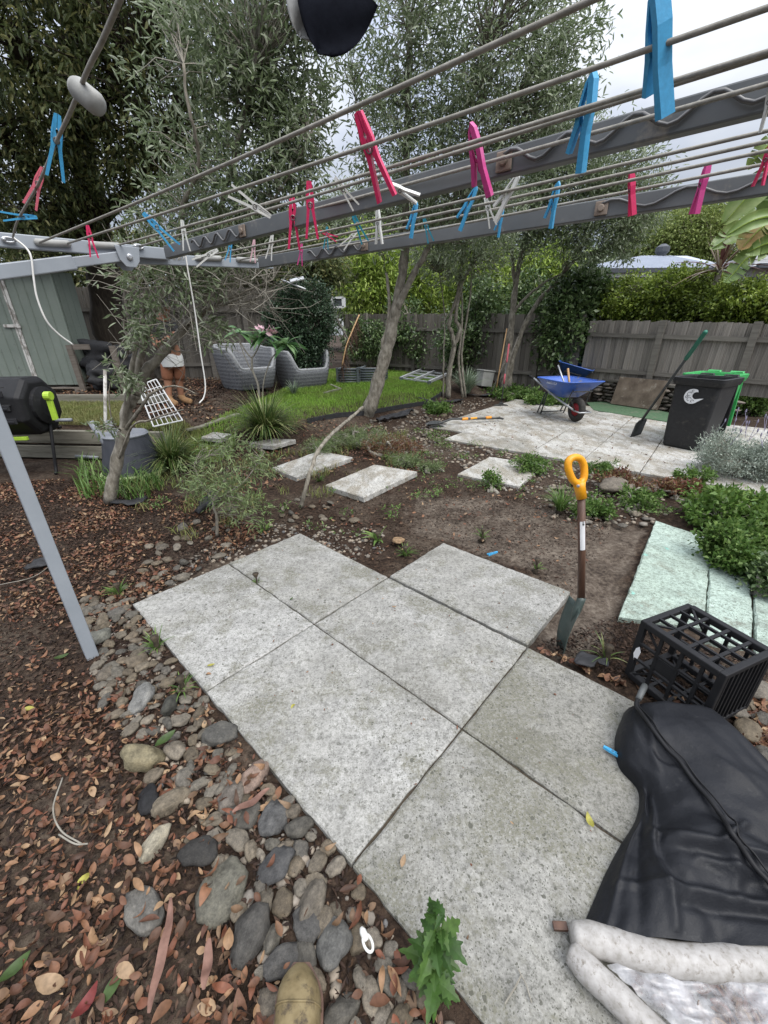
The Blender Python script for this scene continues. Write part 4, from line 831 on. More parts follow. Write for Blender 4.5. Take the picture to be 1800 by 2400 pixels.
# ---------------------------------------------------------------- frangipani
def leafblade(L, Wd, droop=.3, fold=.25, k=7, tipw=.0, serr=0):
    """long leaf along +X with a folded midrib"""
    V = []; F = []
    for i in range(k):
        t = i / (k - 1); w = Wd * .5 * math.sin(math.pi * min(1, .06 + .94 * t) ** .85) * (1 + (serr if i % 2 else -serr)); w = max(w, .001)
        x = L * t; z = -droop * L * t * t; V += [(x, -w, z + fold * w), (x, 0, z), (x, w, z + fold * w)]
    for i in range(k - 1):
        a = i * 3; F += [(a, a + 1, a + 4, a + 3), (a + 1, a + 2, a + 5, a + 4)]
    return V, F
b = gt(608, 935); y0 = b[1]
fp = thing('frangipani', 'young frangipani with long green leaves and pink flowers before the wicker chairs', 'shrub', b)
fork = aty(590, 840, y0); mb = MB()
for P, ra, rb in (([b, aty(604, 900, y0), aty(592, 868, y0), fork], .022, .018), ([fork, aty(575, 822, y0), aty(562, 800, y0), aty(545, 770, y0)], .014, .010), ([fork, aty(600, 825, y0), aty(615, 795, y0)], .014, .012), ([b, aty(600, 890, y0), aty(580, 850, y0), aty(560, 800, y0)], .011, .008), ([b + [.04, .05, -.02], aty(618, 895, y0 + .05), aty(632, 850, y0 + .1), aty(645, 830, y0 + .1), aty(665, 815, y0)], .012, .010)): mb.tube(spline(P, 5), list(np.linspace(ra, rb, len(spline(P, 5)))), 8)
mb.build('trunk', M['barkpale'], fp, smooth=True)
fl = []
for k in range(3):
    v, f = leafblade(.36, .13, .25 + .2 * k, .22, 9); fl.append(raw_mesh('leaf', v, f, M['frangi'], smooth=True))
rf = np.random.default_rng(3)
for cpx, cpy, n in ((618, 788, 26), (672, 806, 15), (562, 778, 6)):
    c = aty(cpx, cpy, y0)
    for i in range(n):
        o = put('leaf', fl[i % 3], fp, c - b + rf.normal(0, .015, 3)); o.rotation_euler = (rf.normal(0, .3), rf.uniform(-.75, .35), i * 2.4 + rf.uniform(-.3, .3)); s = rf.uniform(.65, 1.1); o.scale = (s, s, s)
V = []; F = []
for i in range(5):
    a = i * 2 * math.pi / 5; v, f = leafblade(.038, .026, -.25, .1, 5); n0 = len(V); V += [tuple(Matrix.Rotation(a, 3, 'Z') @ Vector(p)) for p in v]; F += [tuple(j + n0 for j in q) for q in f]
fm = raw_mesh('flower', V, F, M['pinkflower'], smooth=True)
for px, py in ((604, 770), (611, 767), (616, 772), (632, 766), (636, 776), (641, 770), (630, 782), (644, 780), (628, 772)):
    o = put('flower', fm, fp, aty(px, py, y0 - .08) - b); o.rotation_euler = (rf.uniform(.3, 1.4), rf.uniform(-.6, .6), rf.uniform(0, 6)); o.scale = (1.7,) * 3

# ---------------------------------------------------------------- banana and cordyline over the hedge
bn = thing('banana_plant', 'banana plant with long torn leaves rising over the hedge at the right photo edge', 'plant', (7.6, 7.6, .3))
o_ = ORI[bn.name]; mb = MB(); mb.tube([o_, o_ + [0, .05, 1.2], o_ + [-.05, .1, 2.6]], [.12, .10, .06], 10); mb.build('stalk', M['bamboo'], bn, smooth=True)
def bigleaf(P, w, m, seed, torn=.0):
    r = np.random.default_rng(seed); S = spline(P, 9); k = len(S); mb = MB(); S = np.array(S); T = unit(np.gradient(S, axis=0)); view = unit(S - EYE)
    sd = unit(np.cross(T, view) + r.normal(0, .12, 3)); nrm = np.cross(sd, T)
    for side in (1, -1):
        i = 0
        while i < k - 1:
            n_ = k - 1 - i if not torn else min(k - 1 - i, int(r.integers(1, 4))); rows_ = []; dz = r.normal(0, .03) if torn else 0
            for q in range(i, i + n_ + 1):
                t0 = q / (k - 1); w0 = w * math.sin(math.pi * (.10 + .88 * t0)) ** .7; sh_ = (q - i) / n_ * -.35 * torn * w if torn else 0; ripple = .02 * w * (-1) ** q
                rows_.append([S[q] + T[q] * sh_ * a_ + sd[q] * side * w0 * a_ + nrm[q] * (.16 * w * math.sin(math.pi * a_ * .8) - .12 * w * a_ * a_ + dz * a_ + ripple * a_) + T[q] * w * .18 * a_ * a_ for a_ in (0, .2, .45, .75, 1)])
            mb.grid(rows_); i += n_
    lf = mb.build('leaf', m, bn, smooth=True)
    m2 = MB(); m2.tube(S[:-1], list(np.linspace(.018, .005, k - 1)), 5); m2.build('midrib', M['bamboo'], lf)
for k, (pix, w, mm, torn) in enumerate([([(1840, 390, 7.4), (1768, 445, 7.5), (1700, 520, 7.6)], .21, 'banana', .0), ([(1850, 420, 7.9), (1790, 455, 7.9), (1714, 520, 7.9)], .22, 'banana', .35), ([(1850, 300, 7.3), (1795, 345, 7.3), (1752, 395, 7.4)], .13, 'banana', .2), ([(1800, 560, 7.8), (1735, 545, 7.8), (1672, 580, 7.7)], .20, 'banana', .1), ([(1850, 500, 7.5), (1790, 530, 7.4), (1735, 585, 7.4)], .22, 'bananadry', .12), ([(1850, 500, 7.2), (1770, 515, 7.2), (1705, 550, 7.3)], .12, 'banana', .0), ([(1850, 560, 7.1), (1800, 570, 7.1), (1750, 592, 7.2)], .13, 'banana', .05), ([(1800, 590, 7.4), (1752, 605, 7.4), (1720, 640, 7.4), (1700, 662, 7.4)], .14, 'banana', .2), ([(1860, 400, 7.6), (1812, 470, 7.6), (1780, 560, 7.7)], .18, 'banana', .4)]):
    bigleaf(L3(pix), w, M[mm], k, torn)
mb = MB()
for px in (1776, 1770, 1783):
    mb.tube([aty(px + 30, 800, 7.2), aty(px + 10, 740, 7.2), aty(px, 800 - 15 * (px % 3), 7.2)][:2], .02, 6)
cd = thing('cordyline', 'spiky dark red cordyline rising out of the clipped hedge', 'plant', aty(1684, 640, 8.4)); o_ = ORI[cd.name]
cm = []
for k in range(2):
    v, f = leafblade(.75, .05, .05 + .45 * k, .4, 7); cm.append(raw_mesh('leaf', v, f, M['cordy'], smooth=True))
for i in range(44):
    o = put('leaf', cm[0 if i < 20 else 1], cd, (0, 0, .03)); e = rf.uniform(.9, 1.5) if i < 20 else rf.uniform(-.1, .8); s = rf.uniform(.7, 1.1); o.rotation_euler = (rf.normal(0, .3), -e, i * 2.4); o.scale = (s, s, s)
mb = MB(); mb.tube([o_ - [0, 0, 1.6], o_ + [0, 0, .06]], .045, 8); mb.build('stem', M['barkpale'], cd, smooth=True)

# ================================================================== BUILDINGS
sx, sy, sz = -5.75, 8.02, .50                               # right front corner of the shed floor
sh = thing('garden_shed', 'sage green ribbed metal shed with a flaking white door frame', 'shed', (sx, sy, sz))
tz = 2.42
for k in range(19):
    mb = MB(); w = .165; x1 = sx - .02 - k * w; h0, h1 = sz + .03, tz
    prof = [(-w / 2 + .004, 0), (-w / 2 + .018, .012), (w / 2 - .018, .012), (w / 2 - .004, 0), (w / 2, -.006), (-w / 2, -.006)]
    V = [(x1 - w / 2 + a, sy - b_, h0) for a, b_ in prof] + [(x1 - w / 2 + a, sy - b_, h1) for a, b_ in prof]
    mb.add(V, [(0, 1, 7, 6), (1, 2, 8, 7), (2, 3, 9, 8), (3, 4, 10, 9), (4, 5, 11, 10), (5, 0, 6, 11), (5, 4, 3, 2, 1, 0), (6, 7, 8, 9, 10, 11)]); mb.build('wall_panel', M['shed'], sh)
for k in range(3):
    mb = MB(); w = .165; y1 = sy + .03 + (k + .5) * w; mb.box((sx + .0, y1, (sz + tz) / 2 + .02), (.02, w - .008, tz - sz - .02)); mb.build('wall_panel', M['shed'], sh)
mb = MB(); mb.bar((sx, sy - .016, sz), (sx, sy - .016, tz), .045, .03, (0, 1, 0)); mb.build('corner_trim', M['shed'], sh)
mb = MB(); mb.box((sx - 1.7, sy + .2, tz + .05), (3.6, .75, .04), rotm(.06, 0, 0)); o = mb.build('roof', M['shed'], sh); mb = MB(); mb.bar((sx - 3.2, sy - .03, tz + .0), (sx + .05, sy - .03, tz + .0), .04, .1); mb.build('fascia', M['shed'], sh)
dx = aty(47, 770, sy)[0]; mb = MB(); mb.bar((dx, sy - .022, sz + .04), (dx, sy - .022, tz - .02), .05, .012, (0, 1, 0)); mb.build('door_frame', M['shedtrim'], sh); mb = MB(); mb.bar((dx - .055, sy - .02, sz + .04), (dx - .055, sy - .02, tz - .02), .03, .01, (0, 1, 0)); mb.build('door_edge', M['shedtrim'], sh)
hz_ = aty(30, 764, sy)[2]; mb = MB(); mb.box((dx - .12, sy - .034, hz_), (.26, .02, .05)); mb.box((dx + .02, sy - .04, hz_), (.06, .03, .07)); mb.build('latch', M['shedtrim'], sh, bevel=.004)
pl = thing('pallet', 'grey timber pallet the green shed stands on', 'pallet', (sx - 1.2, sy, .42)); 
for k in range(3): 
    mb = MB(); mb.bar((sx - 3.4, sy - .06 + k * .5, .475), (sx + .10, sy - .06 + k * .5, .475), .12, .022); mb.build('board', M['pallet'], pl)
    mb = MB(); mb.bar((sx - 3.4, sy - .06 + k * .5, .372), (sx + .10, sy - .06 + k * .5, .372), .12, .02); mb.build('board', M['pallet'], pl)
for k in range(6):
    mb = MB(); mb.box((sx - .02 - k * .6, sy + .4, .423), (.16, 1.1, .08)); mb.build('block', M['pallet'], pl)
# neighbour's house
Yh = 17.0; e0, e1 = aty(1335, 643, Yh), aty(1700, 628, Yh); ze = (e0[2] + e1[2]) / 2; x0, x1 = e0[0], e1[0]
hs = thing('house', 'pale weatherboard house with a grey hipped steel roof beyond the hedge', 'house', (x0, Yh, 0))
nb = 16
for k in range(nb):
    mb = MB(); z0 = .6 + k * (ze - .75) / nb; hgt = (ze - .75) / nb; mb.box(((x0 + x1) / 2 + .1, Yh + 4.2, z0 + hgt / 2), (x1 - x0 - .6, 7.4, hgt - .006)); mb.build('weatherboard', M['housewall'], hs)
mb = MB(); ov = .35; A = [(x0 - ov, Yh - ov, ze), (x1 + ov, Yh - ov, ze), (x1 + ov, Yh + 8, ze), (x0 - ov, Yh + 8, ze)]; rz = aty(1552, 600, Yh + 4)[2]; ra, rb = aty(1505, 600, Yh + 4)[0], aty(1610, 600, Yh + 4)[0]
mb.add(A + [(ra, Yh + 4, rz), (rb, Yh + 4, rz)], [(0, 1, 5, 4), (1, 2, 5), (2, 3, 4, 5), (3, 0, 4), (3, 2, 1, 0)]); rf_ = mb.build('roof', M['roof'], hs)
for k in range(40):
    t = (k + .5) / 40; bx = x0 - ov + (x1 - x0 + 2 * ov) * t; tx_ = min(max(bx, ra), rb); tt = 1.0 if ra <= bx <= rb else ((bx - (x0 - ov)) / (ra - x0 + ov) if bx < ra else ((x1 + ov) - bx) / (x1 + ov - rb)); mb = MB()
    p0 = np.array([bx, Yh - ov, ze + .012]); p1 = np.array([bx, Yh - ov + (4 + ov) * tt, ze + (rz - ze) * tt + .012]); mb.bar(p0, p1, .05, .03); mb.build('roof_rib', M['roof'], rf_)
mb = MB(); mb.bar((x0 - ov, Yh - ov - .06, ze - .02), (x1 + ov, Yh - ov - .06, ze - .02), .12, .14); mb.build('gutter', M['gutter'], hs); mb = MB(); mb.bar((x0 - ov, Yh - ov + .03, ze - .14), (x1 + ov, Yh - ov + .03, ze - .14), .04, .16); mb.build('fascia', M['housewall'], hs)
vp = aty(1552, 588, Yh + 4); mb = MB(); mb.lathe([(.18, 0), (.2, .12), (.28, .2), (.28, .38), (.1, .5)], 12, (vp[0], Yh + 4, rz - .05)); mb.build('roof_vent', M['gutter'], hs, smooth=False)
wa, wb = aty(1376, 662, Yh + .48), aty(1408, 702, Yh + .48); mb = MB(); mb.box(((wa[0] + wb[0]) / 2, Yh + .47, (wa[2] + wb[2]) / 2), (wb[0] - wa[0] + .16, .08, wa[2] - wb[2] + .16)); wf = mb.build('window', M['housewall'], hs, bevel=.01); mb = MB(); mb.box(((wa[0] + wb[0]) / 2, Yh + .425, (wa[2] + wb[2]) / 2), (wb[0] - wa[0], .03, wa[2] - wb[2])); mb.build('pane', M['glass'], wf)
wg = thing('house_wing', 'low wing of the neighbour house half hidden by banana leaves', 'house', aty(1790, 680, 15)); c = aty(1800, 640, 15)
mb = MB(); mb.box((c[0] + 1.0, 16.2, 1.8), (3.1, 2.4, 3.5)); mb.build('wall', M['housewall'], wg); zz = aty(1780, 626, 14.8)[2]; mb = MB(); mb.box((c[0] + 1.0, 16, zz + .05), (3.8, 3.2, .12), taper=(.6, .3)); mb.box((c[0] + 1.0, 14.4, zz - .01), (3.8, .12, .12)); mb.build('roof', M['gutter'], wg); q = aty(1760, 662, 14.98); mb = MB(); mb.box((q[0], 14.99, q[2]), (.42, .03, .3)); mb.build('window', M['glass'], wg)
# ================================================================== CLOTHESLINE
P0 = at(213, 1530, 0); ua = np.array([math.cos(math.radians(47.4)), math.sin(math.radians(47.4)), 0]); va = np.array([ua[1], -ua[0], 0])
ZL = 1.72
def onarm(px, py, off=0.0):                                  # point of the vertical plane of the side arm
    d = ray(px, py); t = ((P0 + off * va - EYE) @ va) / (d @ va); return EYE + d * t
cl = thing('clothesline', 'grey steel folding clothesline frame with long charcoal beams and many grey lines overhead', 'clothesline', P0)
mb = MB(); mb.bar(P0 - [0, 0, .1], P0 + [0, 0, 1.70], .05, .05, tuple(va)); mb.build('post', M['galv'], cl, bevel=.004)
A = lambda s, z, o=0: P0 + ua * s + va * o + np.array([0, 0, z])
mb = MB(); mb.bar(A(-.3, 1.69), A(.745, 1.722), .026, .043, (0, 0, 1)); mb.build('side_arm', M['galv'], cl, bevel=.003)
mb = MB(); mb.bar(A(.50, 1.690, -.03), A(1.285, 1.737, -.03), .026, .04); mb.build('side_arm', M['galv'], cl, bevel=.003)
s0, s1 = A(0, 1.572, .02), A(.575, 1.698, .02); mid_ = s0 + (s1 - s0) * .66
mb = MB(); mb.bar(s0 - (s1 - s0) * .3, mid_, .036, .046); st = mb.build('strut', M['galv'], cl, bevel=.004); mb = MB(); mb.bar(mid_ - (s1 - s0) * .05, s1, .028, .034); mb.build('strut_insert', M['galv'], st, bevel=.003)
mb = MB(); poly = [(-.045, .03), (.045, .03), (.036, -.02), (.018, -.042), (-.018, -.042), (-.036, -.02)]; Mx = Matrix((Vector(ua), Vector(va), Vector((0, 0, 1)))).transposed()
mb.prism(poly, .004, Mx, A(.57, 1.697, .043)); mb.prism(poly, .004, Mx, A(.57, 1.69, -.012)); bk = mb.build('bracket', M['galv'], cl, bevel=.002)
mb = MB(); mb.lathe([(.011, 0), (.011, .006), (.006, .009)], 12, A(.57, 1.69, .045), frame(va)); mb.build('bolt', M['steel'], bk, smooth=False)
BEAMS = []
for k, (p, q, ext) in enumerate((((392, 592), (1790, 226), 1.45), ((610, 616), (1790, 432), 1.35))):
    a, b = at(*p, ZL), at(*q, ZL + .005); b = a + (b - a) * ext; BEAMS.append((a, b)); mb = MB(); mb.bar(a, b, .026, .046); bo = mb.build('long_beam', M['darksteel'], cl, bevel=.003)
    d = (b - a) / np.linalg.norm(b - a); nr = np.array([d[1], -d[0], 0]); nr = nr if nr @ (EYE - a) > 0 else -nr; Lb = np.linalg.norm(b - a)
    def onbeam(px, a=a, d=d):
        r2 = ray(px, 500)[:2]; Mm = np.array([[d[0], -r2[0]], [d[1], -r2[1]]]); return float(np.linalg.solve(Mm, -a[:2])[0])
    for x0, x1, nzg in (((448, 572, 4), (1178, 1768, 4)) if k == 0 else ((722, 858, 4), (1410, 1990, 3))):
        t0, t1 = onbeam(x0), onbeam(x1); pts = []
        for i in range(nzg * 8 + 1):
            t = i / (nzg * 8); pts.append(a + d * (t0 + (t1 - t0) * t) + nr * .019 + np.array([0, 0, .0135 * math.sin(2 * math.pi * nzg * t + .6) + (b - a)[2] / Lb * (t0 + (t1 - t0) * t) - .002]))
        mb = MB(); mb.tube(pts, .0036, 6); mb.build('hanger_wire', M['wire'], bo, smooth=True)
        for t in ((t0, t1) if k == 0 and x0 > 900 else ((t1,) if x0 < 900 else (t0,))):
            c = a + d * t + nr * .0155; mb = MB(); mb.box(c + nr * .001, (.034, .005, .034), Matrix((Vector(d), Vector(nr), Vector((0, 0, 1)))).transposed()); mb.lathe([(.009, 0), (.009, .006)], 10, c + nr * .003, frame(nr)); mb.build('bolt_plate', M['rust'], bo, bevel=.002)
for k, (x0, x1, y0, y1, off) in enumerate(((80, 166, 567, 572, .018), (207, 284, 573, 577, .018), (457, 520, 604, 606, -.012), (554, 602, 608, 611, -.012))):
    a, b = onarm(x0, y0, off), onarm(x1, y1, off); mb = MB(); u_ = (b - a); mb.tube([a, a + u_ * .06, b - u_ * .06, b], [.006, .0115, .0115, .006], 10); mb.build('line_holder', M['greyplastic'], cl, smooth=True)
for px, py in ((20, 562), (325, 578)):
    c = onarm(px, py, .02); mb = MB(); mb.tube([c + ua * (.018 * math.cos(t)) + np.array([0, 0, .007 * math.sin(t)]) for t in np.linspace(0, 6.28, 14)[:-1]], .0035, 6, closed=True); mb.lathe([(.006, -.004), (.006, .004)], 8, c - ua * .012, frame(va)); mb.build('line_clip', M['steel'], cl, smooth=True)
# lines (far photo point on the side arm, near point at the frame edge)
LINES = [((91, 569), (1320, 0), .018), ((156, 571), (1768, 0), .018), ((275, 575), (1800, 96), .018), ((327, 577), (1800, 104), .018), ((395, 577), (1800, 175), .018), ((470, 603), (1800, 289), -.012), ((517, 606), (1800, 315), -.012), ((560, 609), (1800, 338), -.012), ((602, 612), (1800, 369), -.012)]
for f_, n_, off in LINES:
    a = onarm(*f_, off); b = at(*n_, ZL + .012); b = a + (b - a) * 1.5; pts = [a + (b - a) * t - np.array([0, 0, .012 * math.sin(math.pi * t)]) for t in np.linspace(0, 1, 14)]
    mb = MB(); mb.tube(pts, .0034, 7); mb.build('line', M['cord'], cl, smooth=True)
a0, b0 = at(60, -700, ZL), at(900, -330, ZL)
mb = MB(); mb.tube([at(560, -90, ZL), at(1010, -150, ZL)], .0034, 7); mb.build('line', M['cord'], cl, smooth=True)
# loose end of a line rising from the clip towards the lens, with its grey tensioner
cpts = [(30, 556, None), (42, 516, 1.72), (88, 436, 1.73), (131, 335, 1.74), (165, 262, 1.74), (205, 165, 1.74), (240, 95, 1.74), (285, -10, 1.74), (330, -120, 1.74)]
CP = [onarm(30, 556, .03)] + [at(x, y, z) for x, y, z in cpts[1:]]
mb = MB(); mb.tube(spline(CP, 6), .0032, 8); mb.build('line', M['cord'], cl, smooth=True)
c0, c1 = at(176, 202, 1.742), at(236, 252, 1.715); dd = (c1 - c0); mb = MB(); n_ = np.linalg.norm(dd)
mb.lathe([(.006, -.004), (.011, -.002), (.0145, .005), (.015, n_ * .5), (.0152, n_ * .8), (.013, n_ * .93), (.008, n_ * .99), (.003, n_)], 16, c0, frame(dd)); mb.build('tensioner', M['greyplastic'], cl, smooth=True)

# ---------------------------------------------------------------- pegs
armR = [(.003, .5), (.05, .49), (.088, .2), (.082, 0), (.15, -.5), (.10, -.5), (.022, 0), (.004, .05), (.02, .1), (.004, .15), (.004, .2), (.022, .245), (.004, .29)]
def peg_meshes(m):
    me = []
    for s in (1, -1):
        mb = MB(); mb.prism([(x * s, z) for x, z in armR], .125); mb.prism([(x * s, z) for x, z in ((.05, .42), (.075, .22), (.07, .12), (.045, .3))], .15); mm = raw_mesh('jaw', mb.v, mb.f, m); bm = bmesh.new(); bm.from_mesh(mm); bmesh.ops.recalc_face_normals(bm, faces=bm.faces); bm.to_mesh(mm); bm.free(); me.append(mm)
    mb = MB(); 
    for y in (-.067, .067): mb.tube([(.045 * math.cos(t), y, .1 + .045 * math.sin(t)) for t in np.linspace(0, 6.28, 13)[:-1]], .010, 5, closed=True)
    me.append(raw_mesh('spring', mb.v, mb.f, M['spring'])); return me
def loop_meshes(m):
    mb = MB(); L = [(.085, .5), (.13, .42), (.15, .2), (.13, -.1), (.15, -.5), (.06, -.5), (.06, -.1), (.08, .2), (.06, .42)]
    mb.prism([(x - .05, z) for x, z in L], .15); a = raw_mesh('long_arm', mb.v, mb.f, m)
    mb = MB(); R_ = [(.06, .46), (.02, .40), (-.03, .2), (-.06, 0), (-.13, -.26), (-.08, -.28), (-.02, -.08), (.01, 0), (.0, .2), (.045, .38)]; mb.prism([(x - .05, z) for x, z in R_], .12); b_ = raw_mesh('short_arm', mb.v, mb.f, m)
    mb = MB(); mb.tube([(.02 + .05 * math.cos(t) - .02, 0, .16 + .16 * math.sin(t)) for t in np.linspace(0, 6.28, 17)[:-1]], .022, 6, closed=True); mb.tube([(.0, 0, 0), (-.02, 0, -.1), (.03, 0, -.22), (.05, 0, -.1), (.04, 0, 0)], .02, 6); c = raw_mesh('spring_loop', mb.v, mb.f, m)
    for mm in (a, b_, c):
        bm = bmesh.new(); bm.from_mesh(mm); bmesh.ops.recalc_face_normals(bm, faces=bm.faces); bm.to_mesh(mm); bm.free()
    return [a, b_, c]
PEGM = {c: peg_meshes(M['peg' + c]) for c in ('blue', 'teal', 'red', 'pink', 'mag', 'white', 'pale')}
LOOPM = {c: loop_meshes(M['peg' + c]) for c in ('blue', 'red', 'mag', 'white')}
def peg(c, L, Z, Y, col, label, loop=False, group='pegs on the clothesline'):
    t = thing('clothes_peg', label, 'clothes peg', c, group); Z = V3(Z).normalized(); Y = V3(Y); Y = (Y - Z * Y.dot(Z)).normalized(); X = Y.cross(Z)
    t.matrix_world = Matrix.LocRotScale(V3(c), Matrix((X, Y, Z)).transposed().to_quaternion(), Vector((L, L, L)))
    for me in (LOOPM if loop else PEGM)[col]:
        o = bpy.data.objects.new(me.name.split('.')[0], me); COL.objects.link(o); o.parent = t
    return t
cup_ = np.array(cu_v); crt = np.array(cr_v)
PEGS = [(132, 345, 130, 2, 'blue', 0, 'sky blue peg on the steep cord, just below the grey tensioner', 1.735), (85, 439, 95, 18, 'pink', 0, 'salmon pink peg on the steep cord, open legs pointing down', 1.73), (46, 508, 69, 92, 'blue', 0, 'blue peg lying level at the bottom of the steep cord above the pale arm', 1.72), (213, 566, 66, -12, 'red', 0, 'hot pink peg in front of the second grey line holder', 1.72), (376, 541, 88, -46, 'blue', 0, 'blue peg tilted half over beside the joint of the first beam', 1.72), (432, 552, 62, -10, 'white', 0, 'white peg in front of the left zigzag wire on the first beam', 1.72), (538, 587, 48, 12, 'blue', 0, 'small blue peg in front of the third grey line holder', 1.72), (594, 588, 48, 4, 'pale', 0, 'pale pink peg near the end of the second pale arm', 1.72), (588, 478, 100, 118, 'white', 0, 'white peg pointing right with spread legs, above the first beam', 1.715), (687, 523, 106, -3, 'red', 0, 'left one of two upright hot pink pegs side by side below the first beam', 1.71), (728, 494, 112, -4, 'red', 0, 'right one of two upright hot pink pegs side by side, crossing the first beam', 1.71), (810, 452, 75, -42, 'white', 0, 'white peg tilted on the upper edge of the first beam', 1.715), (875, 369, 172, -24, 'red', 15, 'large hot pink peg leaning left in front of the leaning olive crown', 1.71), (945, 449, 80, -68, 'white', 30, 'white peg lying almost level below the large hot pink peg', 1.70), (1121, 380, 150, -17, 'mag', 20, 'large dark pink peg with curved arms left of the middle bolt plate', 1.71, 1), (840, 532, 70, -28, 'teal', 0, 'teal peg leaning left between the two beams', 1.715), (887, 532, 69, -3, 'white', 25, 'upright slim white peg right of the leaning teal peg', 1.715), (820, 560, 54, 48, 'white', 0, 'white peg lying slanted above the second zigzag wire', 1.715), (770, 551, 44, -68, 'red', 0, 'small hot pink peg lying level between the beams', 1.715), (765, 558, 46, 4, 'teal', 0, 'small teal peg half hidden behind the level pink peg', 1.735), (967, 516, 72, 12, 'blue', 20, 'blue curved peg left of the small teal peg on the second line group', 1.715, 1), (1001, 537, 57, -20, 'teal', 0, 'small teal peg hanging to the second beam right of a blue curved peg', 1.715), (1094, 488, 92, 26, 'blue', 10, 'blue curved peg leaning right, left of the big white pegs', 1.715, 1), (1146, 495, 68, -18, 'white', 0, 'slim white peg leaning left beside the big white peg', 1.715), (1185, 462, 102, 32, 'white', 15, 'big white curved peg leaning right below the first beam', 1.71, 1), (1171, 521, 60, 12, 'blue', 10, 'blue peg hanging directly below the big white peg', 1.715, 1), (634, 578, 56, 10, 'white', 0, 'small white peg near the left end of the second beam', 1.715), (705, 597, 46, 6, 'mag', 0, 'small magenta pink peg hanging in front of the second beam', 1.71), (1543, 128, 245, -3, 'blue', 55, 'biggest blue peg standing upright against the open sky at the top right', 1.715, 1), (1368, 293, 180, 10, 'blue', 25, 'large blue curved peg in front of the first beam and its zigzag wire', 1.71, 1), (1296, 481, 92, 12, 'blue', 15, 'blue curved peg in front of the second beam left of its bolt plate', 1.71, 1), (1481, 456, 86, -1, 'red', 70, 'narrow hot pink peg in front of the second beam right of its bolt plate', 1.71), (1643, 445, 94, 16, 'mag', 60, 'slim magenta peg leaning right in front of the second beam', 1.71), (1793, 385, 82, 18, 'red', 20, 'hot pink peg cut by the right photo edge on the second beam', 1.71), (1803, 250, 90, 8, 'white', 20, 'white peg cut by the right photo edge below the first beam', 1.70), (483, 601, 66, 62, 'white', 0, 'white peg caught in the cord wrapping beside the third line holder', 1.71)]
for p in PEGS:
    px, py, Lp, ang, col, yaw, lab, z = p[:8]; c = at(px, py, z); w = unit(c - EYE); D = (c - EYE) @ np.array(F0); L = Lp * D / FPX / max(.5, math.sqrt(1 - 0))
    if ang > 90: pass
    up = cup_ - w * (cup_ @ w); rt_ = crt - w * (crt @ w) - up * 0; up = unit(up); rt_ = unit(rt_); a = math.radians(ang); Z = up * math.cos(a) + rt_ * math.sin(a); Xs = rt_ * math.cos(a) - up * math.sin(a); yw = math.radians(yaw)
    peg(c, L * .97, Z, w * math.cos(yw) + Xs * math.sin(yw), col, lab, len(p) > 8)
GP = 'pegs fallen on the ground'
c = at(1155, 1297, .012); peg(c, .08, (.9, .35, .08), (0, 0, 1), 'blue', 'small blue peg lying on the bare soil left of the spade', False, GP)
c = at(1440, 1765, .02); peg(c, .075, (-.8, .6, .1), (.2, 0, 1), 'blue', 'blue peg poking out from under the rolled black bag', False, GP)

# white cords hanging from the arms
mb = MB(); pts = [onarm(30, 556, .025), onarm(60, 580, .04), onarm(73, 603, .05), onarm(79, 652, .05), onarm(87, 698, .05), onarm(108, 750, .05), onarm(136, 782, .04), onarm(171, 808, .03)]
mb.tube(spline(pts, 8), .0032, 7); tag(mb.build('white_cord', M['whitecord'], smooth=True), 'white cord hanging from the pale arm in front of the green shed', 'cord')
mb = MB(); pts = [onarm(405, 592, .0), onarm(420, 584, .012), onarm(434, 598, .012), onarm(441, 637, .01), onarm(456, 724, .0), onarm(470, 825, 0), onarm(481, 898, 0), onarm(478, 930, 0), onarm(467, 945, 0)]
mb.tube(spline(pts, 8), .0032, 7)
for k in range(7):
    c = onarm(398 + k * 4.2, 596, -.03); mb.tube([c + va * (.021 * math.cos(t)) + ua * (.012 * (k % 3 - 1) * t / 6) + np.array([0, 0, .027 * math.sin(t)]) for t in np.linspace(0, 6.28, 13)], .003, 5)
tag(mb.build('white_cord', M['whitecord'], smooth=True), 'white cord wrapped round the second pale arm and hanging down beside the olive stems', 'cord')

# dark garment hanging close to the lens
def lobe(name, label, top, tip, wid, thick, mats, lean=0):
    top, tip = np.array(top), np.array(tip); ax = tip - top; L = np.linalg.norm(ax); w = unit((top + tip) / 2 - EYE); ax = ax / L; sx_ = unit(np.cross(ax, w)); G1 = []; nz_ = 26
    for i in range(13):
        t = i / 12; hw = wid * (1 - t ** 2.4) ** .62 * (1 - .10 * t); row = []
        for j in range(nz_):
            a = 2 * math.pi * j / nz_; row.append(top + ax * L * t + sx_ * (hw * math.cos(a) + lean * t * t * L) + w * (thick * math.sin(a) * (1 - t ** 3) ** .5 + .004 * math.sin(7 * t + 3 * a)))
        row.append(row[0]); G1.append(row)
    mb = MB(); mb.grid(G1); return mb, G1
M['navy'] = mat('black navy wool', [(.004, .0045, .007), (.007, .008, .012)], 60, 1, .2, spec=.05)
M['lining'] = mat('grey felt lining', [(.26, .26, .25), (.36, .36, .34)], 60, .95, .3)
tp, ti = atd(800, -70, .42), atd(741, 122, .42); mb, _ = lobe('x', '', tp, ti, .045, .010, None, .03)
hc = thing('hanging_garment', 'dark navy woollen garment end with a grey lining hanging from the top of the frame', 'garment', tp)
mb.build('cloth', M['navy'], hc, smooth=True); tp2, ti2 = atd(768, -70, .432), atd(705, 92, .432); mb, _ = lobe('x', '', tp2, ti2, .040, .008, None, -.03); mb.build('lining', M['lining'], hc, smooth=True)

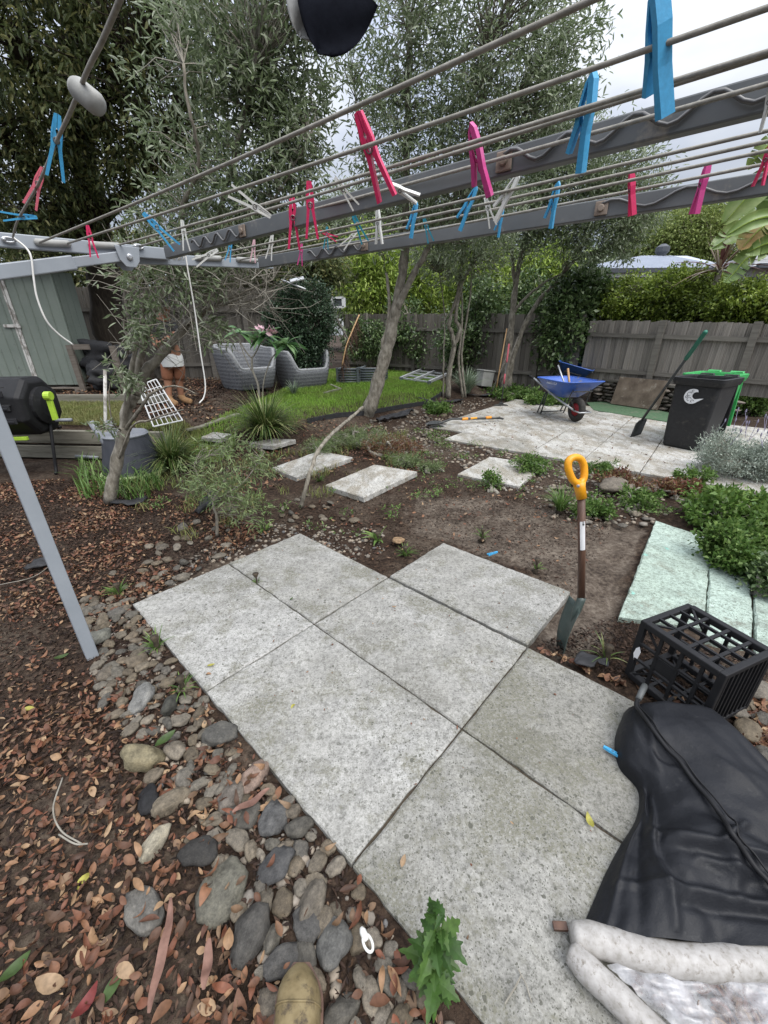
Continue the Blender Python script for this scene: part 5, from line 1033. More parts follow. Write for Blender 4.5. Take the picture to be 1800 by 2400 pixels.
# ================================================================== FOREGROUND OBJECTS
# milk crate lying on its side
cA, cB, cC = at(1452, 1616), at(1697, 1722), at(1798, 1612)
e1 = cB - cA; S1 = np.linalg.norm(e1); e1 /= S1; e2 = np.array([-e1[1], e1[0], 0]); S2 = .335; Hc = .315
S1 = .325; S2 = .30; Hc = .30; cA = np.array([1.075, 1.335, 0]); a__ = math.radians(-68); e1 = np.array([math.cos(a__), math.sin(a__), 0]); e2 = np.array([-e1[1], e1[0], 0])
ck = thing('milk_crate', 'black plastic milk crate lying on its side, open end towards the pale slabs', 'crate', cA)
ck.rotation_euler = (0, 0, math.atan2(e1[1], e1[0])); ORI[ck.name] = np.zeros(3)
def cbar(name, a, b, w, h, up=(0, 0, 1)):
    mb = MB(); mb.bar(a, b, w, h, up); return mb.build(name, M['blackplastic'], ck)
for x in (.012, S1 - .012):                                  # rim and base frames
    for a, b, up in (((x, .012, .012), (x, S2 - .012, .012), (1, 0, 0)), ((x, .012, Hc - .012), (x, S2 - .012, Hc - .012), (1, 0, 0)), ((x, .012, 0), (x, .012, Hc), (1, 0, 0)), ((x, S2 - .012, 0), (x, S2 - .012, Hc), (1, 0, 0))):
        mb = MB(); mb.bar(a, b, .022, .026, up); mb.build('rim' if x < .1 else 'base_frame', M['blackplastic'], ck, bevel=.004)
for y in (.012, S2 - .012):
    for z in (.012, Hc - .012):
        mb = MB(); mb.bar((0.02, y, z), (S1 - .02, y, z), .030, .030); mb.build('corner_post', M['blackplastic'], ck, bevel=.005)
for side in range(4):                                        # four lattice walls
    def wpt(t, q):                                           # t along the crate, q across the wall
        return {0: (t, .006, q), 1: (t, S2 - .006, q), 2: (t, q, Hc - .006), 3: (t, q, .006)}[side]
    wid = Hc if side < 2 else S2; up = (0, 1, 0) if side < 2 else (0, 0, 1)
    for q in ((.36, .64) if side in (0, 1) else (.28, .5, .72)): cbar('slat', wpt(.02, wid * q), wpt(S1 - .02, wid * q), .010, .012, up) if side < 2 else cbar('slat', wpt(.02, wid * q), wpt(S1 - .02, wid * q), .010, .012)
    for t in (.30, .55, .78):
        mb = MB(); mb.bar(wpt(S1 * t, .02), wpt(S1 * t, wid - .02), .009, .013, (1, 0, 0)); mb.build('rib', M['blackplastic'], ck)
    mb = MB(); mb.bar(wpt(.02, wid * .03), wpt(S1 * .30, wid * .30), .008, .007, up); mb.build('brace', M['blackplastic'], ck); mb = MB(); mb.bar(wpt(.02, wid * .97), wpt(S1 * .30, wid * .70), .008, .007, up); mb.build('brace', M['blackplastic'], ck)
mb = MB(); mb.box((S1 * .43, .006, Hc * .5), (.085, .006, .06)); mb.build('name_panel', M['blackplastic'], ck, bevel=.003)
for k in range(9):
    y = .02 + (S2 - .04) * (k + .5) / 9; mb = MB(); mb.bar((S1 - .006, y, .015), (S1 - .006, y, Hc - .015), .008, .010, (1, 0, 0)); mb.build('base_slat', M['blackplastic'], ck)
for k in range(7):
    z = .02 + (Hc - .04) * (k + .5) / 7; mb = MB(); mb.bar((S1 - .014, .015, z), (S1 - .014, S2 - .015, z), .022, .010, (1, 0, 0)); mb.build('base_slat', M['blackplastic'], ck)
mb = MB(); mb.prism([(0, 0), (.012, .012), (.016, .05), (.006, .075), (-.004, .06), (-.008, .03)], .003, rotm(0, 0, .2), (.02, .002, .10)); mb.build('torn_label', M['label'], ck)

# spade with amber handle standing in the soil
sb = at(1322, 1513, 0); stp = aty(1346, 1072, 1.63); sd = (stp - sb); Ls = np.linalg.norm(sd); sd = sd / Ls
sp = thing('spade', 'spade with amber D-handle standing upright in the bare soil', 'spade', sb)
mm = aty(1364, 1400, 1.56); kk = aty(1362, 1160, 1.60)
vw = unit(np.array([mm[0], mm[1], 0])); edge = unit(np.cross([0, 0, 1.0], vw)); bx_ = unit(edge * .36 + vw * .93)        # blade seen nearly edge on
bt, bb = aty(1352, 1420, 1.545), sb - [0, 0, .05]; G1 = []
for i in range(9):
    t = i / 8; c = bt + (bb - bt) * t; w = .078 * (1 - .12 * t) * (1 - max(0, t - .8) * 1.6); nrm = unit(np.cross(bx_, bb - bt)); G1.append([c + bx_ * w * q + nrm * (.022 * (q * q - .3) + .012 * math.sin(t * 3)) for q in np.linspace(-1, 1, 9)])
mb = MB(); mb.grid(G1); mb.build('blade', M['bladegreen'], sp, smooth=True, solid=.003)
mb = MB(); mb.tube(spline([bt + (bb - bt) * .32, bt + (bb - bt) * .1 + [.006, 0, 0], mm], 4), [.006, .010, .014, .017, .019, .019, .019, .019, .019][:9], 10); mb.build('socket', M['bladegreen'], sp, smooth=True)
mb = MB(); mb.tube([mm - [0, 0, .02], (mm + kk) / 2 + [.002, 0, 0], kk], [.0175, .017, .0165], 14); sh_ = mb.build('shaft', M['darkwood'], sp, smooth=True)
lw = unit(np.cross(kk - mm, vw)); c = mm + (kk - mm) * .66; G1 = []
for i in range(2):
    cc = mm + (kk - mm) * (.50 + .27 * i); row = []
    for a in np.linspace(-.2, 1.05, 8): row.append(cc + (-vw * math.cos(a) - lw * math.sin(a)) * .0182)
    G1.append(row)
mb = MB(); mb.grid(G1); lbl = mb.build('sticker', M['label'], sh_, smooth=True)
mb = MB()
for i in range(9):
    a = .1; cc = mm + (kk - mm) * (.735 + .004 * i); p = cc + (-vw * math.cos(.45) - lw * math.sin(.45)) * .0188
    if i % 2 == 0 or i % 3 == 0: mb.bar(p - lw * .006, p + lw * .006, .0018, .0006, tuple(vw))
mb.build('barcode', M['print'], lbl)
# D handle
dx_ = unit(edge * .62 - vw * .78); up = unit(stp - kk); hw = .042; hh_ = np.linalg.norm(stp - kk); pts = [kk + up * hh_ * .30, kk + up * hh_ * .42 + dx_ * hw * .7, kk + up * hh_ * .72 + dx_ * hw, kk + up * hh_ * .93 + dx_ * hw * .75, kk + up * hh_ + dx_ * 0, kk + up * hh_ * .93 - dx_ * hw * .75, kk + up * hh_ * .72 - dx_ * hw, kk + up * hh_ * .42 - dx_ * hw * .7]
mb = MB(); Sp = spline(pts + [pts[0]], 5); mb.tube(Sp[:-1], .0155, 10, closed=True); mb.tube([kk - up * .015, kk + up * hh_ * .2, kk + up * hh_ * .34], [.022, .023, .027], 14); dh = mb.build('handle', M['yellow'], sp, smooth=True)
mb = MB(); mb.lathe([(.006, 0), (.007, .004), (.003, .006)], 8, kk + up * hh_ * .30 - vw * .026, frame(-vw)); mb.build('rivet', M['steel'], dh)

# rolled black bag over white vinyl tubes
ax0, ax1 = at(1530, 1690, 0), at(1640, 2190, 0)
Lft = [at(*p, 0) for p in [(1462, 1672), (1440, 1735), (1450, 1800), (1494, 1855), (1490, 1920), (1452, 1985), (1418, 2050), (1390, 2115), (1350, 2208)]]
ap = unit(ax1 - ax0); wR = np.array([-ap[1], ap[0], 0]); wR = wR if wR[0] > 0 else -wR
hts = [.15, .16, .15, .135, .125, .115, .105, .092, .074]; wds = [.26, .30, .32, .36, .42, .48, .54, .60, .66]
Rgt = [at(*p, 0) for p in [(1660, 1700), (1740, 1775), (1830, 1860), (1910, 1930), (1980, 2000), (2050, 2070), (2110, 2130), (2150, 2200), (2170, 2290)]]
rows_ = []; nr_ = 120; nc_ = 120
LS = np.array(spline(Lft, 6)); tt = np.linspace(0, len(LS) - 1, nr_); LS = np.array([np.interp(tt, range(len(LS)), LS[:, k]) for k in range(3)]).T
RS = np.array(spline(Rgt, 6)); tt = np.linspace(0, len(RS) - 1, nr_); RS = np.array([np.interp(tt, range(len(RS)), RS[:, k]) for k in range(3)]).T
hs_ = np.interp(np.linspace(0, 8, nr_), range(9), hts); ws_ = np.interp(np.linspace(0, 8, nr_), range(9), wds)
TENTS = [(3.1, 1.2, .1, .024), (-2.2, 2.6, .37, .024), (1.1, -3.4, .71, .022), (6.3, 1.5, .23, .014), (-4.2, 5.1, .59, .013), (2.4, 7.2, .83, .011), (9.5, -3.1, .47, .008)]
SURF = []
CREASES = [(.36, .02, .62, .16, .030, .022), (.40, .06, .98, .10, .026, .020), (.42, .10, .98, .20, -.022, .026), (.45, .12, .97, .30, .026, .018), (.60, .14, .66, .40, .030, .022), (.66, .40, .56, .47, .028, .018), (.70, .20, .98, .42, -.02, .028), (.72, .34, .80, .60, .020, .022), (.50, .30, .62, .52, -.018, .03), (.82, .08, .90, .70, .020, .022), (.90, .3, .93, .9, -.022, .022), (.08, .20, .30, .30, -.014, .03), (.12, .32, .34, .22, .014, .022), (.3, .5, .8, .75, .012, .03), (.2, .7, .7, .85, -.014, .04)]
for i in range(nr_):
    t = i / (nr_ - 1); row = []
    for j in range(nc_):
        q = j / (nc_ - 1); th_ = math.pi * q; prof = math.sin(th_) ** .75 if t < .5 else math.sin(th_) ** (.75 - .2 * (t - .5))
        x = (1 - math.cos(th_)) / 2 if t < .35 else (1 - math.cos(th_)) / 2 * (1 - (t - .35)) + q * (t - .35)
        cap_ = min(1, (t / .05)) ** .5 if t < .05 else 1
        p = LS[i] + (RS[i] - LS[i]) * x; h = hs_[i] * prof * (.35 + .65 * cap_)
        fold = .016 * math.sin(9 * q + 7 * t) * t + .010 * max(0, t - .35) * math.sin(24 * q - 6 * t) * (1 - q * .6) + .012 * mnoise.noise(Vector((q * 5, t * 9, 1))) + .02 * max(0, t - .55) * abs(mnoise.noise(Vector((q * 9 + t * 3, t * 4, 5))))
        cre = .018 * math.exp(-((q - .42 - .12 * (t - .6)) / .02) ** 2) * float(.5 < t < .95) * math.sin((t - .5) / .45 * math.pi) + .014 * math.exp(-((t - .66 - .18 * (q - .3)) / .018) ** 2) * float(.22 < q < .62)
        cre += sum(am * (2 * abs(((q * a_ + t * b_ + c_) % 1) - .5) - .5) * max(0, mnoise.noise(Vector((q * 3 + c_ * 9, t * 3, c_))) + .25) for a_, b_, c_, am in TENTS) * (.35 + .65 * min(1, t * 1.6))
        for (t0, q0, t1, q1, am, wd_) in CREASES:
            ax_, aq = t1 - t0, q1 - q0; s_ = min(1, max(0, ((t - t0) * ax_ + (q - q0) * aq) / (ax_ * ax_ + aq * aq))); dd2 = math.hypot(t - t0 - s_ * ax_, q - q0 - s_ * aq); cre += .62 * am * math.exp(-(dd2 / (wd_ * .8)) ** 2) * (.4 + .6 * math.sin(math.pi * (.15 + .7 * s_)))
        p = p + np.array([0, 0, max(.004, h + (fold + cre) * min(1, prof * 1.6))]) - wR * .012 * mnoise.noise(Vector((t * 7, q * 3, 8))) * prof
        row.append(p)
    SURF.append(row)
SURF = np.array(SURF)
M['nylon'] = None
m_, nt_, b_, o_ = newmat('black coated nylon'); v_ = coords(nt_, 'Object'); n_ = noise(nt_, v_, 9, 6, .6); n2_ = noise(nt_, v_, 300, 2)
nt_.links.new(mixc(nt_, ramp(nt_, [(0, 0, 0), (.5, .5, .5)], noise(nt_, v_, 26, 8, .8), [.58, .70]), ramp(nt_, [(.007, .0075, .0095), (.014, .015, .018)], n_), (.05, .05, .05)), b_.inputs['Base Color']); b_.inputs['Roughness'].default_value = .52; b_.inputs['Specular IOR Level'].default_value = .22
bump(nt_, b_, math_n(nt_, 'ADD', n_, math_n(nt_, 'MULTIPLY', n2_, .08)), .5, .012); M['nylon'] = m_
bag = thing('rolled_canopy', 'rolled black fabric canopy lying over white tubes at the lower right', 'canopy', Lft[0])
mb = MB(); mb.grid(SURF); end = [tuple(p) for p in SURF[0]]; mb.add(end, [tuple(range(len(end)))]); mb.build('cover', M['nylon'], bag, smooth=True)
def near_line(i):
    best = (1e9, 0)
    for j in range(4, nc_ - 4):
        x, y = proj(SURF[i][j]); lx = np.interp(y, [1640, 1760, 1880, 2085, 2200], [1474, 1562, 1660, 1800, 1875]); best = min(best, (abs(x - lx), j))
    return best[1]
zi = [near_line(i) for i in range(nr_)]
zp = [SURF[i][zi[i]] * (1) + np.array([0, 0, .006]) for i in range(0, nr_, 6)]
zp = [zp[k] + np.array([0, 0, max(0, np.mean([z_[2] for z_ in zp[max(0, k - 3):k + 4]]) - zp[k][2]) + .004]) for k in range(len(zp))]
mb = MB(); mb.tube(spline(zp, 3), .007, 8); mb.build('piping', M['blackplastic'], bag, smooth=True)
zi2 = [min(nc_ - 2, i + 3) for i in zi]; zq = [SURF[i][zi2[i]] + np.array([0, 0, .002]) for i in range(0, nr_, 6)]; zq = [zq[k] + np.array([0, 0, max(0, np.mean([z_[2] for z_ in zq[max(0, k - 3):k + 4]]) - zq[k][2]) + .004]) for k in range(len(zq))]
mb = MB(); mb.tube(spline(zq, 3), .0028, 6); mb.build('zip', M['blackplastic'], bag, smooth=True)
pr = zp[0] + np.array([0, 0, .004]); pd_ = unit(zp[1] - zp[0]); mb = MB(); mb.tube([pr - pd_ * .075, pr - pd_ * .055, pr + pd_ * .03], [.011, .0125, .0105], 12); mb.build('pole_end', mat('grey pole', [(.06, .065, .065), (.09, .095, .095)], 10, .5, .05), bag, smooth=True)
# vinyl tubes and clear sheet
vt = thing('vinyl_tube_frame', 'stained white vinyl tubes and crumpled clear sheet at the bottom right corner', 'inflatable', at(1335, 2190))
tR = .034; t_a = [at(1338, 2192, tR), at(1400, 2204, tR), at(1520, 2238, tR), at(1660, 2256, tR), at(1900, 2250, tR), at(2150, 2230, tR)]
mb = MB(); S_ = spline(t_a, 7); mb.tube(S_, [.018] + [tR * (.78 + .22 * min(1, i / 5)) * (1 + .018 * math.sin(i * 1.3)) for i in range(1, len(S_))], 20); mb.build('tube', M['pvc'], vt, smooth=True)
t_b = [at(1336, 2226, .03), at(1380, 2275, .036), at(1470, 2360, .038), at(1560, 2450, .038), at(1720, 2600, .038)]
mb = MB(); S_ = spline(t_b, 7); mb.tube(S_, [.016] + [.031 * (.8 + .2 * min(1, i / 5)) * (1 + .018 * math.sin(i * 1.1)) for i in range(1, len(S_))], 20); mb.build('tube', M['pvc'], vt, smooth=True)
mb = MB(); q0, q1, q2, q3 = at(1420, 2265, .02), at(2050, 2280, .03), at(2000, 2560, .03), at(1640, 2480, .02); G1 = []
for i in range(26):
    a = i / 25; row = []
    for j in range(34):
        b2 = j / 33; p = (q0 * (1 - b2) + q1 * b2) * (1 - a) + (q3 * (1 - b2) + q2 * b2) * a; z = .02 + .03 * abs(mnoise.noise(Vector((a * 4, b2 * 6, 2)))) + .02 * mnoise.noise(Vector((a * 9, b2 * 14, 7))); row.append(p + np.array([0, 0, z - p[2] + .008]))
    G1.append(row)
m_, nt_, b_, o_ = newmat('cloudy clear vinyl'); v_ = coords(nt_, 'Object'); n_ = noise(nt_, v_, 7, 6, .7)
b_.inputs['Base Color'].default_value = (.46, .46, .47, 1); b_.inputs['Roughness'].default_value = .22; b_.inputs['Specular IOR Level'].default_value = .6
tr_ = nt_.nodes.new('ShaderNodeBsdfTransparent'); ms_ = nt_.nodes.new('ShaderNodeMixShader'); nt_.links.new(ramp(nt_, [(.06,) * 3, (.75,) * 3], n_, [.40, .66]), ms_.inputs[0]); nt_.links.new(tr_.outputs[0], ms_.inputs[1]); nt_.links.new(b_.outputs[0], ms_.inputs[2]); nt_.links.new(ms_.outputs[0], o_.inputs[0])
mb.grid(G1); mb.build('clear_sheet', m_, vt, smooth=True)

# toe of a leather boot at the bottom edge
bo = thing('work_boot', 'scuffed tan leather work boot toe among the stones at the bottom edge', 'boot', (-.185, .16, 0))
def bootG(x0, yt, yh, wid, z0):
    G1 = []
    for i in range(22):
        t = i / 21; y = yt - (yt - yh) * t; w = wid * (math.sin(min(1, t * 4.6 + .08) * math.pi / 2) ** .6) * (1 - .18 * math.sin(math.pi * np.clip((t - .35) / .65, 0, 1))); h = (.062 * math.sin(min(1, t * 4 + .12) * math.pi / 2) ** .7) + .06 * sstep(.35, .75, t); row = []
        for j in range(18):
            a = math.pi * j / 17; ca, sa = math.cos(a), math.sin(a); row.append((x0 + w * np.sign(ca) * abs(ca) ** .7 + .012 * math.sin(t * 3), y, z0 + h * sa ** .62 + .003 * mnoise.noise(Vector((t * 14, a * 3, 2))) * sa + .004 * math.sin(t * 60) * sa * float(t > .33) * float(t < .7)))
        G1.append(row)
    return G1
bx0 = (at(700, 2330)[0]); ytip = at(705, 2262, .02)[1]
G1 = bootG(bx0, ytip, ytip - .30, .050, .016); mb = MB(); mb.grid(G1); mb.add([G1[0][j] for j in range(18)], [tuple(range(18))]); ub = mb.build('upper', M['bootleather'], bo, smooth=True)
mb = MB(); toe = [p for p in G1[5]]; mb.tube([np.array(p) + [0, 0, .001] for p in toe], .0022, 5); mb.build('toe_seam', M['bootleather'], ub, smooth=True)
out_ = []
for i in range(22): out_.append((G1[i][0][0] + .005, G1[i][0][1] + (.006 if i == 0 else 0), 0))
for i in range(21, -1, -1): out_.append((G1[i][17][0] - .005, G1[i][17][1] + (.006 if i == 0 else 0), 0))
n_ = len(out_); mb = MB(); mb.add([(x, y, .0) for x, y, z in out_] + [(x, y, .018) for x, y, z in out_], [tuple(range(n_)), tuple(range(2 * n_ - 1, n_ - 1, -1))] + [(i, (i + 1) % n_, (i + 1) % n_ + n_, i + n_) for i in range(n_)]); mb.build('sole', M['darkwood'], bo)
mb = MB(); c = np.array([bx0, ytip - .235, 0]); mb.lathe([(.048, .07), (.050, .12), (.046, .17), (.044, .17), (.040, .10)], 20, c, capb=False, capt=False); mb.build('shaft', M['bootleather'], bo, smooth=True)

# young weed with toothed leaves at the paving edge
wb = at(1012, 2318, 0); wt = aty(1015, 2090, wb[1] + .015); wp = thing('weed_plant', 'upright green weed with toothed leaves growing at the near paving edge', 'weed', wb)
hz0 = wt[2]; rw = np.random.default_rng(12); mb = MB(); stems = []
for k in range(3):
    top = np.array([wb[0] + rw.normal(0, .016), wb[1] + rw.normal(0, .015), hz0 * rw.uniform(.72, .95)]); P = spline([wb + [rw.normal(0, .006), rw.normal(0, .006), -.02], wb + (top - wb) * .5 + rw.normal(0, .008, 3), top], 6); stems.append(P); mb.tube(P, list(np.linspace(.0032, .0014, len(P))), 6)
mb.build('stem', M['weed'], wp, smooth=True); lm_ = []
for k in range(3):
    v, f = leafblade(.058, .031, .30 + .2 * k, .3, 11, serr=.26); lm_.append(raw_mesh('leaf', v, f, leafmat('weed leaf %d' % k, [(.045, .11, .02), (.075, .165, .03), (.11, .2, .045)], .5, .3, objrand=True, gain=.7), smooth=False))
i = 0
for P in stems:
    for q in np.linspace(.2, 1.0, 8):
        p = P[int(q * (len(P) - 1))]
        for s in range(2):
            o = put('leaf', lm_[i % 3], wp, np.array(p) - wb); k = (1.0 if q < .85 else .62) * rw.uniform(.75, 1.15); o.scale = (k, k, k); o.rotation_euler = (rw.normal(0, .3), -rw.uniform(-.2, .7) + (.3 if q > .9 else 0), i * 2.4 + s * 3.0 + rw.uniform(-.4, .4)); i += 1
# ================================================================== MIDDLE AND FAR OBJECTS
def placed(t, loc, rz): t.location = V3(loc); t.rotation_euler = (0, 0, rz); return t
# ---- wheelie bins
def wheelie(name, label, mm, emblem=True, group=None):
    t = thing(name, label, 'wheelie bin', (0, 0, 0), group)
    w0, d0, w1, d1, h = .215, .20, .255, .265, .86
    prof = []
    def ringp(w, d, z, r=.04, yo=0): return [(sx_ * (w - r) + r * math.cos(a), sy_ * (d - r) + r * math.sin(a) + yo, z) for sx_, sy_, a0 in ((1, 1, 0), (-1, 1, math.pi / 2), (-1, -1, math.pi), (1, -1, 1.5 * math.pi)) for a in np.linspace(a0, a0 + math.pi / 2, 5)]
    R_ = [ringp(w0 * .93, d0 * .93, .0), ringp(w0, d0, .03), ringp(w0 + (w1 - w0) * .45, d0 + (d1 - d0) * .5, .40, yo=.012), ringp(w1 - .008, d1 - .01, .80, yo=.03), ringp(w1 - .008, d1 - .01, h, yo=.03)]
    IN = [ringp(w1 - .018, d1 - .02, h, yo=.03), ringp(w0 - .01, d0 - .01, .05)]
    n = 20; V = sum(R_ + IN, []); F = [(i * n + j, i * n + (j + 1) % n, (i + 1) * n + (j + 1) % n, (i + 1) * n + j) for i in range(6) for j in range(n)] + [tuple(range(n - 1, -1, -1)), tuple(range(6 * n, 7 * n))]
    mb = MB(); mb.add(V, F); mb.build('body', mm, t, smooth=False, bevel=.004)
    A_, B_, Cc = ringp(w1 + .012, d1 + .012, h - .075, .05, .03), ringp(w1 + .026, d1 + .026, h - .03, .05, .03), ringp(w1 + .03, d1 + .03, h + .012, .055, .03); D_ = ringp(w1 - .012, d1 - .012, h + .012, .04, .03); E_ = ringp(w1 - .014, d1 - .014, h - .05, .04, .03)
    mb = MB(); V = A_ + B_ + Cc + D_ + E_; F = [(i * n + j, i * n + (j + 1) % n, (i + 1) * n + (j + 1) % n, (i + 1) * n + j) for i in range(4) for j in range(n)]; mb.add(V, F); mb.build('rim', mm, t, bevel=.004)
    for s in (-1, 1):
        mb = MB(); mb.tube([(s * .06, .30, h - .01), (s * .06, .345, h + .02), (s * .20, .345, h + .02), (s * .20, .30, h - .01)], .014, 8); mb.build('handle', mm, t, smooth=True)
    mb = MB(); mb.box((0, .33 + .0, h * .55), (w1 * 1.9, .022, .62), rotm(.14, 0, 0)); mb.build('lid', mm, t, bevel=.006)
    for s in (-1, 1):
        mb = MB(); mb.lathe([(.02, -.022), (.098, -.022), (.10, 0), (.098, .022), (.02, .022)], 20, (s * .20, .20, .10), frame((1, 0, 0))); w_ = mb.build('wheel', M['tyre'], t, smooth=False)
    if emblem:
        pts = [];  # crescent wave
        outer = [(.088 * math.cos(a), .088 * math.sin(a)) for a in np.linspace(math.radians(62), math.radians(318), 30)]
        tail = [(.125, -.014), (.085, -.020)]; inner = [(.040 + .042 * math.cos(a), .012 + .042 * math.sin(a)) for a in np.linspace(math.radians(295), math.radians(75), 20)]
        mb = MB(); z0 = .66; yb = -(d0 + (d1 - d0) * .78) + .018 - .006; tl = rotm(-.045, 0, 0); P = outer + tail + inner; n_ = len(P)
        V = [tl @ Vector((x, -.002, z)) + Vector((-.01, yb, z0)) for x, z in P] + [tl @ Vector((x, .004, z)) + Vector((-.01, yb, z0)) for x, z in P]
        mb.add(V, [tuple(range(n_))] + [(i, i + n_, (i + 1) % n_ + n_, (i + 1) % n_) for i in range(n_)]); em = mb.build('emblem', M['label'], t)
        mb = MB()
        for cx_, cz, r_, a0, a1 in ((-.036, .022, .028, .5, 5.5), (-.026, -.036, .026, .3, 5), (.014, -.056, .018, .2, 4.6), (-.058, -.012, .014, 0, 6), (-.004, .06, .016, 1, 6)):
            mb.tube([tl @ Vector((cx_ + r_ * (1 - .07 * a) * math.cos(a), -.0035, cz + r_ * (1 - .07 * a) * math.sin(a))) + Vector((-.01, yb, z0)) for a in np.linspace(a0, a1, 14)], .0022, 4)
        mb.build('swirl_print', M['print'], em)
    return t
FLb, FRb = at(1549, 1043), at(1619, 1057)
ed = unit(FRb - FLb); ang = math.atan2(ed[1], ed[0]); cen = FLb + ed * .215 + np.array([-ed[1], ed[0], 0]) * .20
placed(wheelie('wheelie_bin', 'black wheelie bin with a white wave emblem standing on the patio', M['binblack']), cen, ang)
placed(wheelie('wheelie_bin', 'bright green wheelie bin showing behind the black one', M['bingreen'], False), cen + ed * -.14 + np.array([-ed[1], ed[0], 0]) * .58, ang)

# ---- wheelbarrows
def barrow(name, label, lettering=True):
    t = thing(name, label, 'wheelbarrow', (0, 0, 0))            # wheel contact at the origin, heading +X
    def rect(cx_, hx, hy, z, r, n=6): return [(cx_ + sx_ * (hx - r) + r * math.cos(a), sy_ * (hy - r) + r * math.sin(a), z) for sx_, sy_, a0 in ((1, 1, 0), (-1, 1, math.pi / 2), (-1, -1, math.pi), (1, -1, 1.5 * math.pi)) for a in np.linspace(a0, a0 + math.pi / 2, n)]
    L = [rect(-.42, .22, .17, .37, .06), rect(-.38, .36, .27, .50, .10), rect(-.34, .49, .345, .635, .12), rect(-.34, .50, .355, .645, .125)]; I_ = [rect(-.34, .48, .335, .637, .12), rect(-.38, .345, .255, .50, .10), rect(-.42, .21, .16, .38, .06)]
    L[2] = [(x, y, z + .05 * max(0, x)) for x, y, z in L[2]]; L[3] = [(x, y, z + .05 * max(0, x)) for x, y, z in L[3]]
    n = 24; V = sum(L + I_, []); F = [(i * n + j, i * n + (j + 1) % n, (i + 1) * n + (j + 1) % n, (i + 1) * n + j) for i in range(6) for j in range(n)] + [tuple(range(n - 1, -1, -1)), tuple(range(6 * n, 7 * n))]
    mb = MB(); mb.add(V, F); tray = mb.build('tray', M['blue'], t, smooth=True); 
    mb = MB(); mb.tube(L[3], .010, 6, closed=True); mb.build('tray_rim', M['blue'], tray, smooth=True)
    for s in (-1, 1):
        mb = MB(); mb.tube([(.06, s * .075, .19), (-.35, s * .20, .36), (-.95, s * .29, .60), (-1.12, s * .29, .63)], .0165, 10); h = mb.build('handle', M['steel'], t, smooth=True)
        mb = MB(); mb.tube([(-.98, s * .29, .605), (-1.16, s * .29, .635)], .021, 10); mb.build('grip', M['blackplastic'], h, smooth=True)
        mb = MB(); mb.tube([(-.55, s * .24, .42), (-.68, s * .23, .02), (-.80, s * .23, .02), (-.60, s * .24, .42)], .012, 8); mb.build('leg', M['blacksteel'], t, smooth=True)
        mb = MB(); mb.tube([(.07, s * .075, .19), (.0, s * .17, .42), (.05, s * .16, .52)], .010, 8); mb.build('tray_stay', M['blacksteel'], t, smooth=True)
    mb = MB(); mb.tube([(-.70, -.23, .05), (-.70, .23, .05)], .010, 8); mb.tube([(.075, -.17, .50), (.075, .17, .50)], .010, 8); mb.build('crossbar', M['blacksteel'], t)
    mb = MB(); mb.tube([(.07, -.10, .195), (.24, -.10, .19), (.24, .10, .19), (.07, .10, .195)], .013, 8); mb.build('wheel_guard', M['steel'], t, smooth=True)
    fr = frame((0, 1, 0)); mb = MB(); c = (0, 0, .20); mb.tube([(.148 * math.cos(a), 0, .20 + .148 * math.sin(a)) for a in np.linspace(0, 2 * math.pi, 33)[:-1]], .052, 12, closed=True); w = mb.build('wheel', M['tyre'], t, smooth=True)
    mb = MB(); mb.lathe([(.02, -.045), (.10, -.03), (.112, 0), (.10, .03), (.02, .045)], 20, c, fr); mb.build('rim', M['red'], w, smooth=True)
    if lettering:
        cu = bpy.data.curves.new('lettering', 'FONT'); cu.body = 'SHERLOCK'; cu.size = .062; cu.extrude = .001; cu.align_x = 'CENTER'; lo = bpy.data.objects.new('lettering', cu); cu.materials.append(M['label'])
        lo.location = (-.30, -.352, .585); lo.rotation_euler = (math.radians(62), 0, 0); link(lo, t); l2 = lo.copy(); COL.objects.link(l2); l2.parent = t; l2.location = (-.30, .352, .585); l2.rotation_euler = (math.radians(62), 0, math.pi)
        dg_ = bpy.context.evaluated_depsgraph_get(); me_ = bpy.data.meshes.new_from_object(lo.evaluated_get(dg_))
        for old in (lo, l2):
            nw = bpy.data.objects.new('lettering', me_); COL.objects.link(nw); nw.parent = t; nw.location = old.location; nw.rotation_euler = old.rotation_euler; bpy.data.objects.remove(old)
    return t
wc = at(1346, 988); hd = math.radians(-80)
placed(barrow('wheelbarrow', 'blue wheelbarrow with a black tyre standing on the patio, handles in its tray'), wc, hd)
b2 = barrow('wheelbarrow', 'second darker blue wheelbarrow parked behind the first, its rim showing above it', True); b2.location = V3(at(1322, 946) + [.1, .35, 0]); b2.rotation_euler = (0, 0, math.radians(-118)); b2.location.z = .10; b2.rotation_euler.x = math.radians(-14)
for o in list(b2.children):
    if o.name.startswith('tray') and 'stay' not in o.name: o.data.materials.clear(); o.data.materials.append(M['bluedeep'])
hR = np.array([math.cos(hd), math.sin(hd), 0]); tr0 = wc - hR * .40
mb = MB(); mb.tube([tr0 + [.02, 0, .46], aty(1308, 856, tr0[1] + .25)], .014, 8); tag(mb.build('steel_bar', M['steel'], smooth=True), 'pale metal bar sticking up out of the front wheelbarrow', 'bar')
mb = MB(); mb.tube([tr0 + [.08, 0, .46], aty(1331, 864, tr0[1] + .2)], .019, 8); tag(mb.build('tool_handle', M['woodhandle'], smooth=True), 'short wooden tool handle sticking up out of the front wheelbarrow', 'tool')

